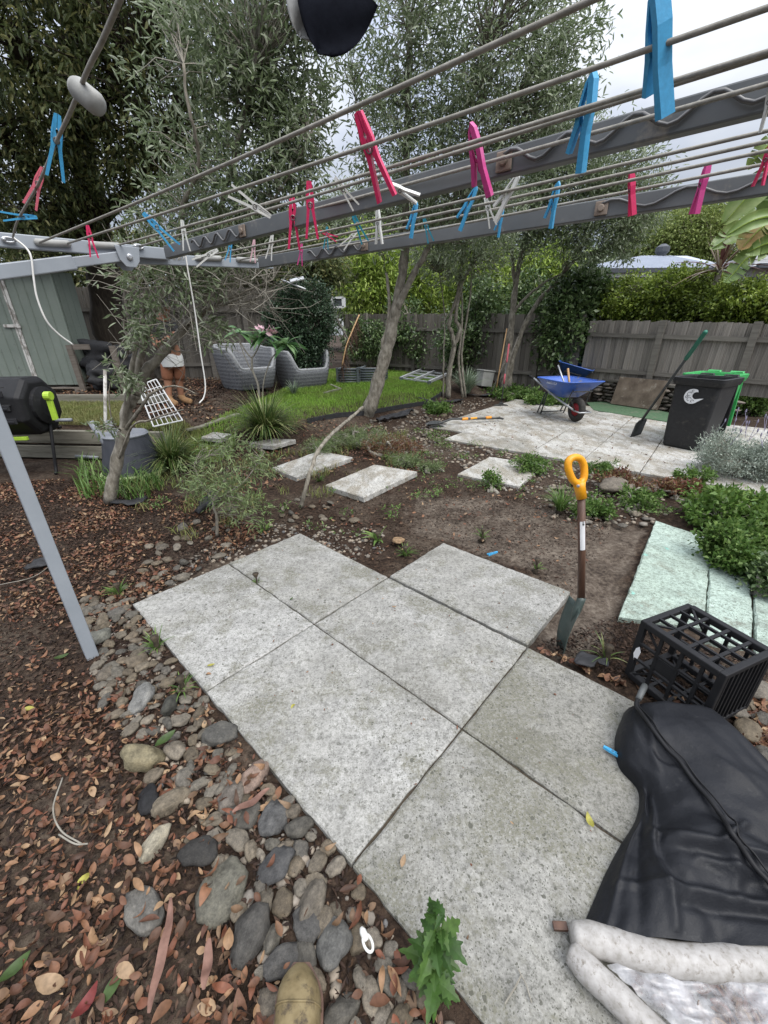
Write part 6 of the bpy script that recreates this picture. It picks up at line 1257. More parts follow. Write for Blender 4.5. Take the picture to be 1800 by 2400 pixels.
# ---- long shovel against the bin
sA = at(1489, 1022, .01); sB = aty(1588, 868, cen[1] - .12); sC = sA + (sB - sA) * 1.0; top = aty(1655, 776, sB[1] + (sB[1] - aty(1500, 990, sA[1])[1]) * .55)
ls = thing('long_shovel', 'long-handled shovel with a dark green grip leaning on the black bin', 'shovel', sA); bl0 = aty(1506, 982, sA[1] + .05)
du = unit(top - bl0); sidev = unit(np.cross(du, unit(bl0))); G1 = []
for i in range(8):
    t = i / 7; c = bl0 + (sA - bl0) * t; w = .085 * (1 if t > .12 else .55 + 3.5 * t); G1.append([c + (sidev * .62 + unit(np.cross(du, sidev)) * .78) * w * q + unit(bl0 * [1, 1, 0]) * -.02 * q * q for q in np.linspace(-1, 1, 7)])
mb = MB(); mb.grid(G1); mb.build('blade', M['blacksteel'], ls, smooth=True, solid=.003)
gp = bl0 + (top - bl0) * .74; mb = MB(); mb.tube([bl0 - du * .03, bl0 + du * .02, bl0 + du * .25, gp], [.012, .018, .0165, .0165], 10); mb.build('shaft', M['blacksteel'], ls, smooth=True); mb = MB(); mb.tube([gp, gp + du * .02, top - du * .02, top], [.020, .0225, .0225, .017], 12); mb.build('grip', M['griggreen'], ls, smooth=True)

# ---- flat shovel lying on the patio
f0, f1 = at(1000, 1000, .012), at(1172, 983, .03); fd = unit(f1 - f0); fs = np.array([-fd[1], fd[0], 0])
fm_ = thing('flat_shovel', 'black shovel with orange collars lying on the near left corner of the patio', 'shovel', f0); G1 = []
for i in range(10):
    t = i / 9; c = f0 + fd * .30 * t; w = .115 * math.sin(min(1, .12 + t * 1.6) * math.pi / 2) ** .8; G1.append([c + fs * w * q + np.array([0, 0, .01 + .035 * abs(q) ** 2 + .012 * math.sin(t * 3.1)]) for q in np.linspace(-1, 1, 9)])
mb = MB(); mb.grid(G1); mb.build('blade', M['blacksteel'], fm_, smooth=True, solid=.004)
pj = [f0 + fd * .20 + [0, 0, .03], f0 + fd * .32 + [0, 0, .055], f0 + fd * .45 + [0, 0, .085], f0 + fd * .6 + [0, 0, .075], f1 + [0, 0, .02]]
mb = MB(); mb.tube(spline(pj, 6), .017, 10); sh_ = mb.build('shaft', M['blacksteel'], fm_, smooth=True)
for q in (.50, .83): 
    c = f0 + (f1 - f0) * q + [0, 0, .066 - .045 * (q - .5)]; mb = MB(); mb.tube([c - fd * .055, c - fd * .045, c + fd * .045, c + fd * .055], [.019, .024, .024, .019], 12); mb.build('collar', M['orange'], fm_, smooth=True)
c = f0 + (f1 - f0) * .62 + [0, 0, .062]; mb = MB(); mb.tube([c - fd * .06, c + fd * .06], .0185, 10); mb.build('sticker', M['yellow'], sh_)
mb = MB(); mb.tube([f1 + [0, 0, .02], f1 + fd * .02 + fs * .06 + [0, 0, .02]], .016, 8); mb.tube([f1 + [0, 0, .02], f1 + fd * .02 - fs * .06 + [0, 0, .02]], .016, 8); mb.build('grip', M['blacksteel'], fm_, smooth=True)

# ---- cultivator standing up, rakes leaning on the olive
h0 = at(1174, 951, .0); h1 = aty(1193, 806, h0[1] + .35); hf = thing('weeder', 'black long tool with dusty red grip standing on a flat foot against the tree', 'garden tool', h0); hv = unit(h1 - h0); L_ = np.linalg.norm(h1 - h0)
mb = MB(); mb.tube([h0 + hv * .06, h0 + hv * L_ * .72], .013, 8); mb.build('shaft', M['blacksteel'], hf, smooth=True); mb = MB(); mb.tube([h0 + hv * L_ * .70, h0 + hv * L_ * .72, h1], [.014, .018, .017], 10); mb.build('grip', M['pinkgrip'], hf, smooth=True); mb = MB(); mb.tube([h0 + hv * L_ * .36, h0 + hv * L_ * .52], .017, 10); mb.build('grip', M['pinkgrip'], hf, smooth=True)
mb = MB(); mb.prism([(-.15, 0), (-.13, .02), (-.05, .035), (-.02, .075), (.02, .075), (.05, .035), (.13, .02), (.15, 0)], .05, rotm(0, 0, .1), h0); mb.build('foot', M['blacksteel'], hf, bevel=.004)
def rake(label, foot, top, m, head=None, r=.014):
    t = thing('rake' if head else 'tool_handle', label, 'rake' if head else 'tool', foot); mb = MB(); mb.tube([foot, (np.array(foot) + top) / 2, top], [r, r, r * .9], 8); mb.build('handle', m, t, smooth=True)
    if head:
        mb = MB(); d = unit(np.array(top) - foot); s = unit(np.cross(d, [0, 1, 0])); s = np.array([1, .12, 0]); s /= np.linalg.norm(s)
        mb.bar(np.array(foot) - s * head + [0, 0, .03], np.array(foot) + s * head + [0, 0, .03], .03, .016)
        for k in range(int(head * 60)): 
            p = np.array(foot) - s * head + s * (2 * head * (k + .5) / int(head * 60)) + np.array([0, 0, .03]); mb.tube([p, p + [0, -.03, -.045]], .004, 4)
        mb.build('head', M['blacksteel'], t)
yb_ = gt(1178, 920)[1]
rake('pale wooden rake handle leaning on the left side of the tool-leaning olive', gt(1160, 928, .02), aty(1188, 770, yb_ - .16), M['woodhandle'], .18)
rake('grey weathered handle leaning steeply across the olive trunk base', gt(1150, 925, .02), aty(1190, 830, yb_ - .2), M['rail'])
rake('broad black rake propped with its long head on the ground beside the patio', gt(1165, 921, .02), aty(1214, 790, yb_ - .25), M['rail'], .38)

# ---- wicker tub chairs
m_, nt_, b_, o_ = newmat('grey wicker'); v_ = coords(nt_, 'Object')
wv = nt_.nodes.new('ShaderNodeTexWave'); wv.wave_type = 'BANDS'; wv.bands_direction = 'Z'; wv.inputs['Scale'].default_value = 4.6; wv.inputs['Distortion'].default_value = .5; wv.inputs['Detail'].default_value = 2; nt_.links.new(v_, wv.inputs['Vector'])
bk_ = nt_.nodes.new('ShaderNodeTexVoronoi'); bk_.inputs['Scale'].default_value = 48; nt_.links.new(coords(nt_, 'Object', (1, 1, 2.0)), bk_.inputs['Vector'])
hh2 = math_n(nt_, 'MULTIPLY', math_n(nt_, 'MULTIPLY_ADD', wv.outputs['Fac'], .3, .6), math_n(nt_, 'SUBTRACT', 1.1, math_n(nt_, 'MULTIPLY', bk_.outputs['Distance'], .7)))
nt_.links.new(ramp(nt_, [(.055, .058, .063), (.15, .156, .166), (.25, .255, .262)], hh2, [.25, .5, .8]), b_.inputs['Base Color']); b_.inputs['Roughness'].default_value = .6; bump(nt_, b_, hh2, .5, .012); M['wicker'] = m_; M['wickeredge'] = mat('lit-tone wicker edge', [(.19, .195, .2), (.33, .335, .34)], 40, .6, .5)  # light caught by the rolled rim is painted in as a paler edge colour
def wicker_chair(name, label):
    t = thing(name, label, 'armchair', (0, 0, 0), 'grey wicker tub chairs'); N = 56; W2, D2 = .50, .46; out_ = []; inn = []
    def sq(a, w, d, p=4.2): c, s = math.cos(a), math.sin(a); r = (abs(c / w) ** p + abs(s / d) ** p) ** (-1 / p); return r * c, r * s
    def hgt(a):                                             # front at -90 degrees
        df = abs((a + math.pi / 2 + math.pi) % (2 * math.pi) - math.pi); return .37 + (.71 - .37) * sstep(.62, 1.02, df) + .07 * sstep(1.4, 2.6, df)
    rows_ = []
    for f, sc_ in ((0, .80), (.15, .86), (.5, .95), (.85, 1.0), (.97, 1.0), (1.0, .965)):
        rows_.append([(*sq(a, W2 * sc_, D2 * sc_), hgt(a) * f) for a in np.linspace(0, 2 * math.pi, N, endpoint=False)])
    for dz, sc_ in ((0, .88), (-.02, .83)): rows_.append([(*sq(a, W2 * sc_, D2 * sc_), hgt(a) + dz) for a in np.linspace(0, 2 * math.pi, N, endpoint=False)])
    rows_.append([(*sq(a, W2 * .80, D2 * .80), .34) for a in np.linspace(0, 2 * math.pi, N, endpoint=False)])
    V = sum(rows_, []); F = [(i * N + j, i * N + (j + 1) % N, (i + 1) * N + (j + 1) % N, (i + 1) * N + j) for i in range(len(rows_) - 1) for j in range(N)]
    mb = MB(); mb.add(V, F); mb.build('shell', M['wicker'], t, smooth=True)
    mb = MB(); R_ = [(*sq(a, W2 * .82, D2 * .82), .345) for a in np.linspace(0, 2 * math.pi, N, endpoint=False)]; mb.add(R_ + [(0, 0, .325)], [(i, (i + 1) % N, N) for i in range(N)]); mb.build('seat', M['wicker'], t, smooth=True)
    mb = MB(); top = [(*sq(a, W2 * .93, D2 * .93), hgt(a) + .004) for a in np.linspace(0, 2 * math.pi, N, endpoint=False)]; mb.tube(top, .034, 8, closed=True); mb.build('rolled_edge', M['wickeredge'], t, smooth=True)
    return t
g1, g2 = gt(568, 912), gt(690, 910)
placed(wicker_chair('wicker_chair', 'grey wicker tub chair nearer the person, behind the frangipani stem'), g1 + [0, .42, 0], math.radians(46)); c2 = wicker_chair('wicker_chair', 'grey wicker tub chair on the right, beside the bright lawn'); placed(c2, g2 + [.12, .42, 0], math.radians(40))
for c in bpy.data.objects:
    if c.name.startswith('wicker_chair'): c.location.z -= .02; c.scale = (1.05, 1.05, 1.02)
mb = MB(); e = [gt(760, 925), gt(798, 915), gt(775, 905)]
for a, b_ in zip(e[:-1], e[1:]): mb.bar(a + [0, 0, .02], b_ + [0, 0, .02], .05, .045)
tag(mb.build('timber_corner', M['sleeper']), 'short timber edging corner lying on the lawn beside the right wicker chair', 'edging')

# ---- aluminium frame lying on the lawn
q = [gt(940, 893, .07), gt(1006, 903, .07), gt(1052, 884, .10), gt(985, 876, .10)]; af = thing('ladder_frame', 'dull aluminium ladder-like frame lying on the lawn beside the forked tree', 'frame', q[0])
for a, b_ in ((q[0], q[3]), (q[1], q[2]), ((q[0] + q[1]) / 2, (q[2] + q[3]) / 2)): mb = MB(); mb.bar(a, b_, .05, .06); mb.build('rail', M['alu'], af, bevel=.004)
for t in (.05, .35, .65, .95): a, b_ = q[0] + (q[3] - q[0]) * t, q[1] + (q[2] - q[1]) * t; mb = MB(); mb.bar(a - [0, 0, .02], b_ - [0, 0, .02], .05, .035); mb.build('rung', M['alu'], af, bevel=.003)
for p in q: mb = MB(); mb.box(p - [0, 0, .03], (.08, .08, .1)); mb.build('corner_block', M['corru'], af, bevel=.004)
# ---- raised beds, dead frond, props
for k, (x0, x1, lab) in enumerate(((790, 838, 'left of two small corrugated raised beds before the back fence'), (842, 896, 'right of two small corrugated raised beds before the back fence'))):
    a, b_ = gt(x0, 866), gt(x1, 866); a[1] = b_[1] = 9.6 + .1 * k; a = aty(x0, 866, a[1]); b_ = aty(x1, 866, b_[1]); z0 = float(terrain(a[0], a[1])); t = thing('raised_bed', lab, 'planter', (a[0], a[1], z0), 'corrugated raised beds')
    for z in range(6):
        mb = MB(); w = b_[0] - a[0]; mb.tube([(a[0], a[1], z0 + .03 + z * .055), (b_[0], b_[1], z0 + .03 + z * .055)], .026, 8); mb.tube([(b_[0], b_[1], z0 + .03 + z * .055), (b_[0] + .12, b_[1] + .7, z0 + .03 + z * .055)], .026, 8); mb.tube([(a[0], a[1], z0 + .03 + z * .055), (a[0] + .1, a[1] + .7, z0 + .03 + z * .055)], .026, 8); mb.build('corrugation', M['corru'], t, smooth=True)
    mb = MB(); mb.box(((a[0] + b_[0]) / 2 + .06, a[1] + .35, z0 + .26), (w - .02, .66, .06)); mb.build('soil', M['joint'], t)
    for xx in (a[0], b_[0]): mb = MB(); mb.box((xx, a[1] - .005, z0 + .17), (.05, .075, .35)); mb.build('corner_post', M['corru'], t, bevel=.005)
rr = np.random.default_rng(4); ft = aty(842, 738, 9.9); fb = gt(802, 858); fb[1] = 9.4; fb = aty(802, 856, 9.4); df = thing('dead_frond', 'brown dead palm frond hanging against the back fence above the raised beds', 'palm frond', fb); spine = spline([ft, aty(828, 770, 9.7), aty(812, 810, 9.5), fb], 6); mb = MB(); mb.tube(spine, .016, 6); mb.build('stem', M['woodhandle'], df, smooth=True); seg = []
for i in range(70):
    p = np.array(spine[rr.integers(2, len(spine))]); d = np.array([rr.normal(0, .25), rr.normal(0, .2), -1]); L = rr.uniform(.2, .5); seg.append([p, p + d * L * .5 + rr.normal(0, .03, 3), p + d * L])
V, F = twig_mesh(np.array(seg), .010, .002); o = put('leaflets', raw_mesh('leaflets', V - ORI[df.name], F, M['frond']), df); o['kind'] = 'stuff'
pa, pb = aty(788, 745, 9.8), aty(826, 815, 9.7); mb = MB(); mb.bar(pa, pb, .05, .03); tag(mb.build('leaning_batten', M['rail']), 'grey batten leaning on the fence end left of the dead frond', 'batten')
ca, cb = aty(778, 698, 9.75), aty(806, 720, 9.75); z_ = (ca[2] + cb[2]) / 2; lw_ = thing('fence_window', 'small pale framed opening on top of the fence corner above the climber', 'window', ((ca[0] + cb[0]) / 2, 9.75, z_)); mb = MB(); x_, w_, h_ = (ca[0] + cb[0]) / 2, cb[0] - ca[0], ca[2] - cb[2]
for dx_, dz, sx_, sz_ in ((0, h_ / 2, w_, .04), (0, -h_ / 2, w_, .04), (-w_ / 2, 0, .05, h_), (w_ / 2, 0, .08, h_)): mb.box((x_ + dx_, 9.75, z_ + dz), (sx_, .04, sz_))
mb.build('frame', M['housewall'], lw_); mb = MB(); mb.box((x_, 9.76, z_), (w_ - .04, .02, h_ - .04)); mb.build('pane', M['gutter'], lw_)
sb_, s2 = aty(660, 656, 9.2), aty(716, 678, 9.0); sl = thing('solar_lamp', 'solar lamp arm with a tilted panel showing above the dark climber', 'solar lamp', sb_); mb = MB(); mb.tube([sb_, s2], .018, 8); mb.build('arm', M['alu'], sl, smooth=True); c = aty(696, 655, 9.1); mb = MB(); mb.box(c, (.28, .18, .02), rotm(.35, -.2, .2)); mb.build('panel', M['alu'], sl, bevel=.003); mb = MB(); mb.tube([c, (sb_ + s2) / 2 + [.06, 0, 0]], .012, 6); mb.build('bracket', M['alu'], sl)
# ---- small white planter box beyond the stony bed
c = gt(1134, 905); mb = MB(); mb.box(c + [0, 0, .17], (.30, .26, .34), rotm(0, .12, .4), taper=(1.05, 1.05)); mb.box(c + [0.02, 0, .345], (.34, .3, .03), rotm(0, .12, .4)); tag(mb.build('planter', mat('chalky pot', [(.22, .22, .2), (.34, .34, .32)], 8, .8, .2), bevel=.012), 'pale square pot behind the grey strappy clump', 'planter')

# ---- compost tumbler
l1 = gt(132, 1106); rc = aty(98, 950, 4.35); rad = .31
ct = thing('compost_tumbler', 'black compost tumbler drum with lime green crank on tubular legs', 'compost tumbler', (rc[0] - .5, rc[1], 0)); axd = unit(np.array([-1, -.06, 0.0])); fr = frame(axd, (0, 0, 1))
mb = MB(); V = []; n = 8; ofs = math.pi / 8
for L_, r_ in ((-.02, rad * .82), (.0, rad * .93), (.035, rad), (.95, rad), (1.0, rad * .93), (1.02, rad * .8)):
    for j in range(n): a = 2 * math.pi * j / n + ofs; V.append(rc + axd * L_ + (np.array(fr.col[0]) * math.cos(a) + np.array(fr.col[1]) * math.sin(a)) * r_)
F = [(i * n + j, i * n + (j + 1) % n, (i + 1) * n + (j + 1) % n, (i + 1) * n + j) for i in range(5) for j in range(n)] + [tuple(range(n)), tuple(5 * n + j for j in range(n - 1, -1, -1))]
mb.add(V, F); dr = mb.build('drum', M['blackplastic'], ct, bevel=.012)
for k, (za, ln) in enumerate(((.22, .85), (.05, .85), (-.12, .85))):
    mb = MB(); mb.bar(rc + axd * .06 + [0, -rad * .955, za], rc + axd * .9 + [0, -rad * .955, za], .010, .006, (0, 1, 0)); mb.build('seam', M['print'], dr)
for k, (l_, za) in enumerate(((.16, .16), (.14, .02), (.12, -.11), (.6, .16), (.6, -.05))):
    mb = MB(); c = rc + axd * l_ + [0, -rad * .95, za]; mb.box(c, (.13, .016, .055)); mb.box(c + [0, -.006, -.006], (.09, .016, .02)); mb.build('hand_grip', M['denim'], dr, bevel=.004)
mb = MB(); mb.lathe([(rad * .62, 0), (rad * .62, .035), (rad * .4, .06), (.03, .065)], 20, rc - axd * .02, frame(-axd)); mb.build('end_hub', M['blackplastic'], dr, smooth=False)
cr0, cr1 = aty(113, 928, rc[1] - .12), aty(131, 985, rc[1] - .12); mb = MB(); mb.bar(cr0 + [0, 0, .03], cr1, .055, .03, (0, 1, 0)); mb.lathe([(.045, -.03), (.045, .03)], 14, cr0, frame(axd)); kr = mb.build('crank', M['lime'], ct, bevel=.006); mb = MB(); mb.tube([cr1 + [0, 0, .0], aty(168, 984, rc[1] - .12)], .017, 10); mb.build('crank_grip', M['conelid'], kr, smooth=True)
mb = MB(); mb.bar(rc + axd * .08 + [0, -.22, -.30], rc + axd * .95 + [0, -.22, -.30], .035, .035); mb.build('base_rail', M['lime'], ct, bevel=.004)
for s in (0, 1):
    o_ = axd * (s * 1.08 - .06); mb = MB(); b0 = l1 + axd * s * 1.15; bb_ = gt(158, 1068) + axd * s * 1.15; h_ = rc + o_
    mb.tube([h_, b0 * .86 + h_ * .14, b0, b0 + axd * -.03 + [0, -.05, .0]], .016, 8); mb.build('leg', M['blackplastic'], ct, smooth=True); mb = MB(); mb.tube([h_ + [0, .02, 0], bb_ * .9 + h_ * .1, bb_, bb_ + [0, .05, 0]], .016, 8); mb.build('leg', M['blackplastic'], ct, smooth=True)

# ---- cone bin with fins
c = gt(287, 1122); c[1] += .24; cbn = thing('cone_bin', 'slate grey cone-shaped bin with pale green base rim standing behind the near olive trunk', 'compost bin', c)
mb = MB(); mb.lathe([(.31, .03), (.298, .05), (.215, .42), (.20, .435), (.06, .45)], 36, c, capb=False); mb.build('body', M['conegrey'], cbn, smooth=False); mb = MB(); mb.lathe([(.325, -.01), (.330, .02), (.315, .035)], 36, c); mb.build('base_rim', M['rimgreen'], cbn, smooth=False); mb = MB(); mb.lathe([(.222, .41), (.228, .425), (.21, .445), (.04, .455)], 30, c, capb=False); mb.build('lid', M['conelid'], cbn, smooth=False)
for px0, py0, px1, py1 in ((244, 1034, 212, 988), (275, 1026, 254, 985)):
    a, b_ = aty(px0, py0, c[1] - .15), aty(px1, py1, c[1] - .15); mb = MB(); mb.tube([a - (b_ - a) * .25, a, b_], [.035, .03, .014] if px0 < 230 else [.034, .034, .03], 10); mb.build('lug', M['conelid'], cbn, smooth=True)
a, b_ = aty(247, 985, 4.35), aty(246, 868, 4.35); a2 = np.array([a[0], a[1], .3]); mb = MB(); mb.tube([a2, a, b_], .016, 8); tag(mb.build('stake', M['shedtrim'], smooth=True), 'flaking white stake standing behind the cone bin', 'stake')
a, b_ = gt(180, 1075, .03), gt(232, 1078, .03); mb = MB(); mb.tube([a, b_], .02, 8); tag(mb.build('pipe_offcut', M['conelid'], smooth=True), 'grey pipe offcut lying left of the cone bin', 'pipe')

# ---- white wire rack leaning
q = [aty(340, 903, 4.75), aty(366, 889, 4.9), aty(428, 985, 4.75), aty(360, 1000, 4.5)]; q[0] = aty(322, 905, 4.7); wr = thing('wire_rack', 'white coated wire rack tipped over between the olive stems and the person', 'rack', q[3])
for t in np.linspace(0, 1, 7): mb = MB(); mb.tube([q[0] + (q[1] - q[0]) * t, q[3] + (q[2] - q[3]) * t], .0045 if 0 < t < 1 else .008, 6); mb.build('wire', M['whitewire'], wr)
for t in np.linspace(0, 1, 7): mb = MB(); mb.tube([q[0] + (q[3] - q[0]) * t, q[1] + (q[2] - q[1]) * t], .0045 if 0 < t < 1 else .008, 6); mb.build('wire', M['whitewire'], wr)
for a in (q[0], q[1]): mb = MB(); mb.tube([a, a + [-.05, .3, -.35]], .008, 6); mb.build('leg', M['whitewire'], wr)

# ---- dark heap and timber uprights beside the shed
tb = thing('timber_bay', 'grey timber bay frame holding dark bags beside the green shed', 'timber bay', (-4.9, 7.6, .42))
for x0, y0, x1, y1, w in ((198, 920, 192, 808, .10), (290, 905, 285, 810, .10)):
    a, b_ = gt(x0, y0), None; a = aty(x0, y0, 7.9); b_ = aty(x1, y1, 7.9); mb = MB(); mb.bar([a[0], a[1], .40], [a[0] - .02, a[1], b_[2]], w, .05, (0, 1, 0)); mb.build('upright', M['pallet'], tb)
a, b_ = aty(172, 813, 7.85), aty(210, 813, 7.85); mb = MB(); mb.bar(a, b_, .03, .09); mb.build('board', M['pallet'], tb)
a, b_ = aty(200, 822, 8.9), aty(300, 822, 8.9); mb = MB(); mb.bar(a, b_, .03, .1); mb.build('board', M['pallet'], tb)
def lump(name, c, sc_, m, lab, cat, seed=1, rough=.4, parent=None):
    me = stone_mesh(name, seed, (1, 1, 1), 4, rough, m); o = put(name, me, None, c); o.scale = sc_; return tag(o, lab, cat)
lump('rubbish_bag', aty(262, 838, 8.3), (.52, .3, .3), M['weedmat'], 'crumpled black plastic bag on top of the heap beside the shed', 'bag', 3, .5)
lump('rubbish_bag', aty(245, 885, 7.9), (.30, .26, .26), M['weedmat'], 'black bag lying at the foot of the heap by the shed corner', 'bag', 4, .4)
hp = aty(262, 885, 8.5); P = hp + np.clip(rng.normal(size=(1500, 3)), -1.6, 1.6) * [.28, .25, .14]; P[:, 2] = np.clip(P[:, 2], .44, .95); V, F = leaf_quads(P, rng.normal(size=(1500, 3)), .09, .03, rng); tag(put('leaf_heap', raw_mesh('leaf_heap', V, F, M['deadleaf'])), 'heap of dead brown prunings beside the green shed', None, None, 'stuff')

# ---- the person stooping behind the olive
pf = gt(430, 948); yp = pf[1]
def skin_mesh(name, joints, edges, mm, parent, sub=2, root=0):
    bm = bmesh.new(); lay = bm.verts.layers.skin.verify(); vs_ = []
    for i, (p, r) in enumerate(joints):
        v = bm.verts.new(V3(np.array(p) - ORI[parent.name])); v[lay].radius = (r, r) if np.isscalar(r) else r; v[lay].use_root = (i == root); vs_.append(v)
    for a, b_ in edges: bm.edges.new((vs_[a], vs_[b_]))
    me = bpy.data.meshes.new(name); bm.to_mesh(me); bm.free(); me.materials.append(mm); o = put(name, me, parent); md = o.modifiers.new('skin', 'SKIN'); md.use_smooth_shade = True; md2 = o.modifiers.new('sub', 'SUBSURF'); md2.levels = md2.render_levels = sub; return o
ps = thing('person', 'person in a dark cap, black top and white shorts stooping behind the near olive', 'person', pf)
hip = aty(404, 848, yp); kL, kR = aty(394, 900, yp - .05), aty(420, 898, yp + .06); aL, aR = aty(397, 938, yp - .08), aty(426, 934, yp + .08); chest = aty(383, 775, yp - .08); neck = aty(384, 738, yp - .14); head = aty(386, 716, yp - .2)
shL, shR = chest + [-.16, -.02, .10], chest + [.17, .03, .10]; elL, elR = aty(366, 812, yp - .22), aty(412, 800, yp - .16); wrL, wrR = aty(388, 796, yp - .40), aty(398, 792, yp - .38)
hL, hR_ = hip + [-.085, -.03, -.03], hip + [.09, .03, -.03]
J = [(hip, .13), (hL, .09), (kL, .06), (aL, .042), (hR_, .09), (kR, .06), (aR, .042), (hip + (chest - hip) * .5, .125), (chest, .135), (neck, .055), (head - [0, 0, .02], .085), (head + [0, -.02, .05], .085), (shL, .06), (elL, .042), (wrL, .03), (shR, .06), (elR, .042), (wrR, .03)]
skin_mesh('body', J, [(0, 1), (1, 2), (2, 3), (0, 4), (4, 5), (5, 6), (0, 7), (7, 8), (8, 9), (9, 10), (10, 11), (8, 12), (12, 13), (13, 14), (8, 15), (15, 16), (16, 17)], M['skin'], ps)
skin_mesh('top', [(hip + [0, 0, .08], .16), (hip + (chest - hip) * .55, .15), (chest, .158), (chest + (neck - chest) * .6, .085), (shL, .08), (shL + (elL - shL) * .6, .066), (shR, .08), (shR + (elR - shR) * .6, .066)], [(0, 1), (1, 2), (2, 3), (2, 4), (4, 5), (2, 6), (6, 7)], M['denim'], ps)
skin_mesh('shorts', [(hip + [0, 0, .07], .145), (hip, .15), (hL, .11), (hL + (kL - hL) * .9, .088), (hR_, .11), (hR_ + (kR - hR_) * .9, .088)], [(0, 1), (1, 2), (2, 3), (1, 4), (4, 5)], M['rustcloth'], ps, root=1)
mb = MB(); mb.lathe([(.160, -.085), (.166, -.02), (.164, .05), (.155, .10)], 20, hip + [0, 0, .02], capb=False, capt=False); mb.build('shirt_hem', M['shorts'], ps, smooth=True)
mb = MB(); fd_ = unit(np.array([.35, -.9, -.35])); mb.lathe([(.112, -.02), (.114, .03), (.095, .085), (.04, .115)], 18, head + [0, 0, .035], frame(np.array([-.1, -.25, 1.0]))); mb.prism([(-.08, 0), (.08, 0), (.07, .05), (.03, .09), (-.03, .09), (-.07, .05)], .008, Matrix((Vector((1, 0, 0)), Vector((0, .3, 1)), Vector(fd_))).transposed(), head + fd_ * .09 + np.array([0, 0, .04])); mb.build('cap', M['denim'], ps, smooth=True)
for w_, e_, s in ((wrL, elL, 1), (wrR, elR, -1)):
    d = unit(w_ - e_); sd_ = unit(np.cross(d, [0, 0, 1.0])); JJ = [(w_, .028), (w_ + d * .055, .034)]; EE = [(0, 1)]
    for k, (o_, L_) in enumerate(((-.026, .062), (-.009, .074), (.009, .068), (.025, .052))): n0 = len(JJ); JJ += [(w_ + d * .09 + sd_ * o_, .010), (w_ + d * (.09 + L_ * .55) + sd_ * o_ * 1.1 - [0, 0, .012], .0085), (w_ + d * (.09 + L_ * .85) + sd_ * o_ * 1.1 - [0, 0, .035], .0075)]; EE += [(1, n0), (n0, n0 + 1), (n0 + 1, n0 + 2)]
    n0 = len(JJ); JJ += [(w_ + d * .04 + sd_ * .035 * s - [0, 0, .01], .012), (w_ + d * .08 + sd_ * .045 * s - [0, 0, .03], .009)]; EE += [(1, n0), (n0, n0 + 1)]; skin_mesh('hand', JJ, EE, M['skin'], ps, 1)
for a_, dirv in ((aL, unit(np.array([.75, -.5, 0]))), (aR, unit(np.array([.85, -.3, 0])))):
    z0 = float(terrain(a_[0], a_[1])); f0_ = np.array([a_[0], a_[1], z0 + .05]); skin_mesh('boot', [(f0_ + [0, 0, .13], .058), (f0_ + [0, 0, .03], .062), (f0_ + dirv * .10 - [0, 0, .0], (.055, .045)), (f0_ + dirv * .20 - [0, 0, .012], (.048, .036))], [(0, 1), (1, 2), (2, 3)], M['personboot'], ps)

# ================================================================== SMALL THINGS ON THE GROUND
# black weed mat scraps
def scrap(label, pix, seed, h=.03, name='plastic_scrap', wk=.6):
    P = [gt(*p, .012) for p in pix]; P = spline(P, 4); r = np.random.default_rng(seed); G1 = []
    for i, p in enumerate(P):
        d = unit((P[min(i + 1, len(P) - 1)] - P[max(i - 1, 0)]) * [1, 1, 0]); s = np.array([-d[1], d[0], 0]); w = wk * (.10 + .05 * math.sin(i * 1.1 + seed)) * (math.sin(math.pi * (i + .4) / (len(P) - .2)) ** .5); G1.append([p + s * w * q + np.array([0, 0, h * (abs(mnoise.noise(Vector((i * .5, q * 3, seed)))) + .3 * (1 - q * q))]) for q in np.linspace(-1, 1, 11)])
    mb = MB(); mb.grid(G1); return tag(mb.build(name, M['weedmat'], smooth=True, solid=.002), label, 'plastic sheet')
scrap('crumpled black weed mat lying on the stones right of the olive trunk', [(885, 988), (925, 980), (968, 966)], 1, .09)
scrap('black plastic scrap on the mulch at the foot of the near olive', [(262, 1178), (305, 1182), (345, 1170)], 2)
scrap('torn black weed mat hanging by the stem of the wispy bush', [(460, 1210), (490, 1180), (505, 1150)], 3, .06)
scrap('black plastic scrap half buried left of the grey post foot', [(60, 1340), (105, 1322), (125, 1318)], 4)
scrap('black plastic edge showing under the soil beside the spade', [(1345, 1560), (1385, 1552), (1425, 1562)], 5, .02, wk=.35)
scrap('black weed mat showing between the forked tree and the patio edge', [(980, 935), (1030, 945), (1085, 938)], 6, .03)
scrap('dark plastic strip along the patio edge behind the lying shovel', [(1085, 925), (1130, 928), (1190, 922)], 8, .03)

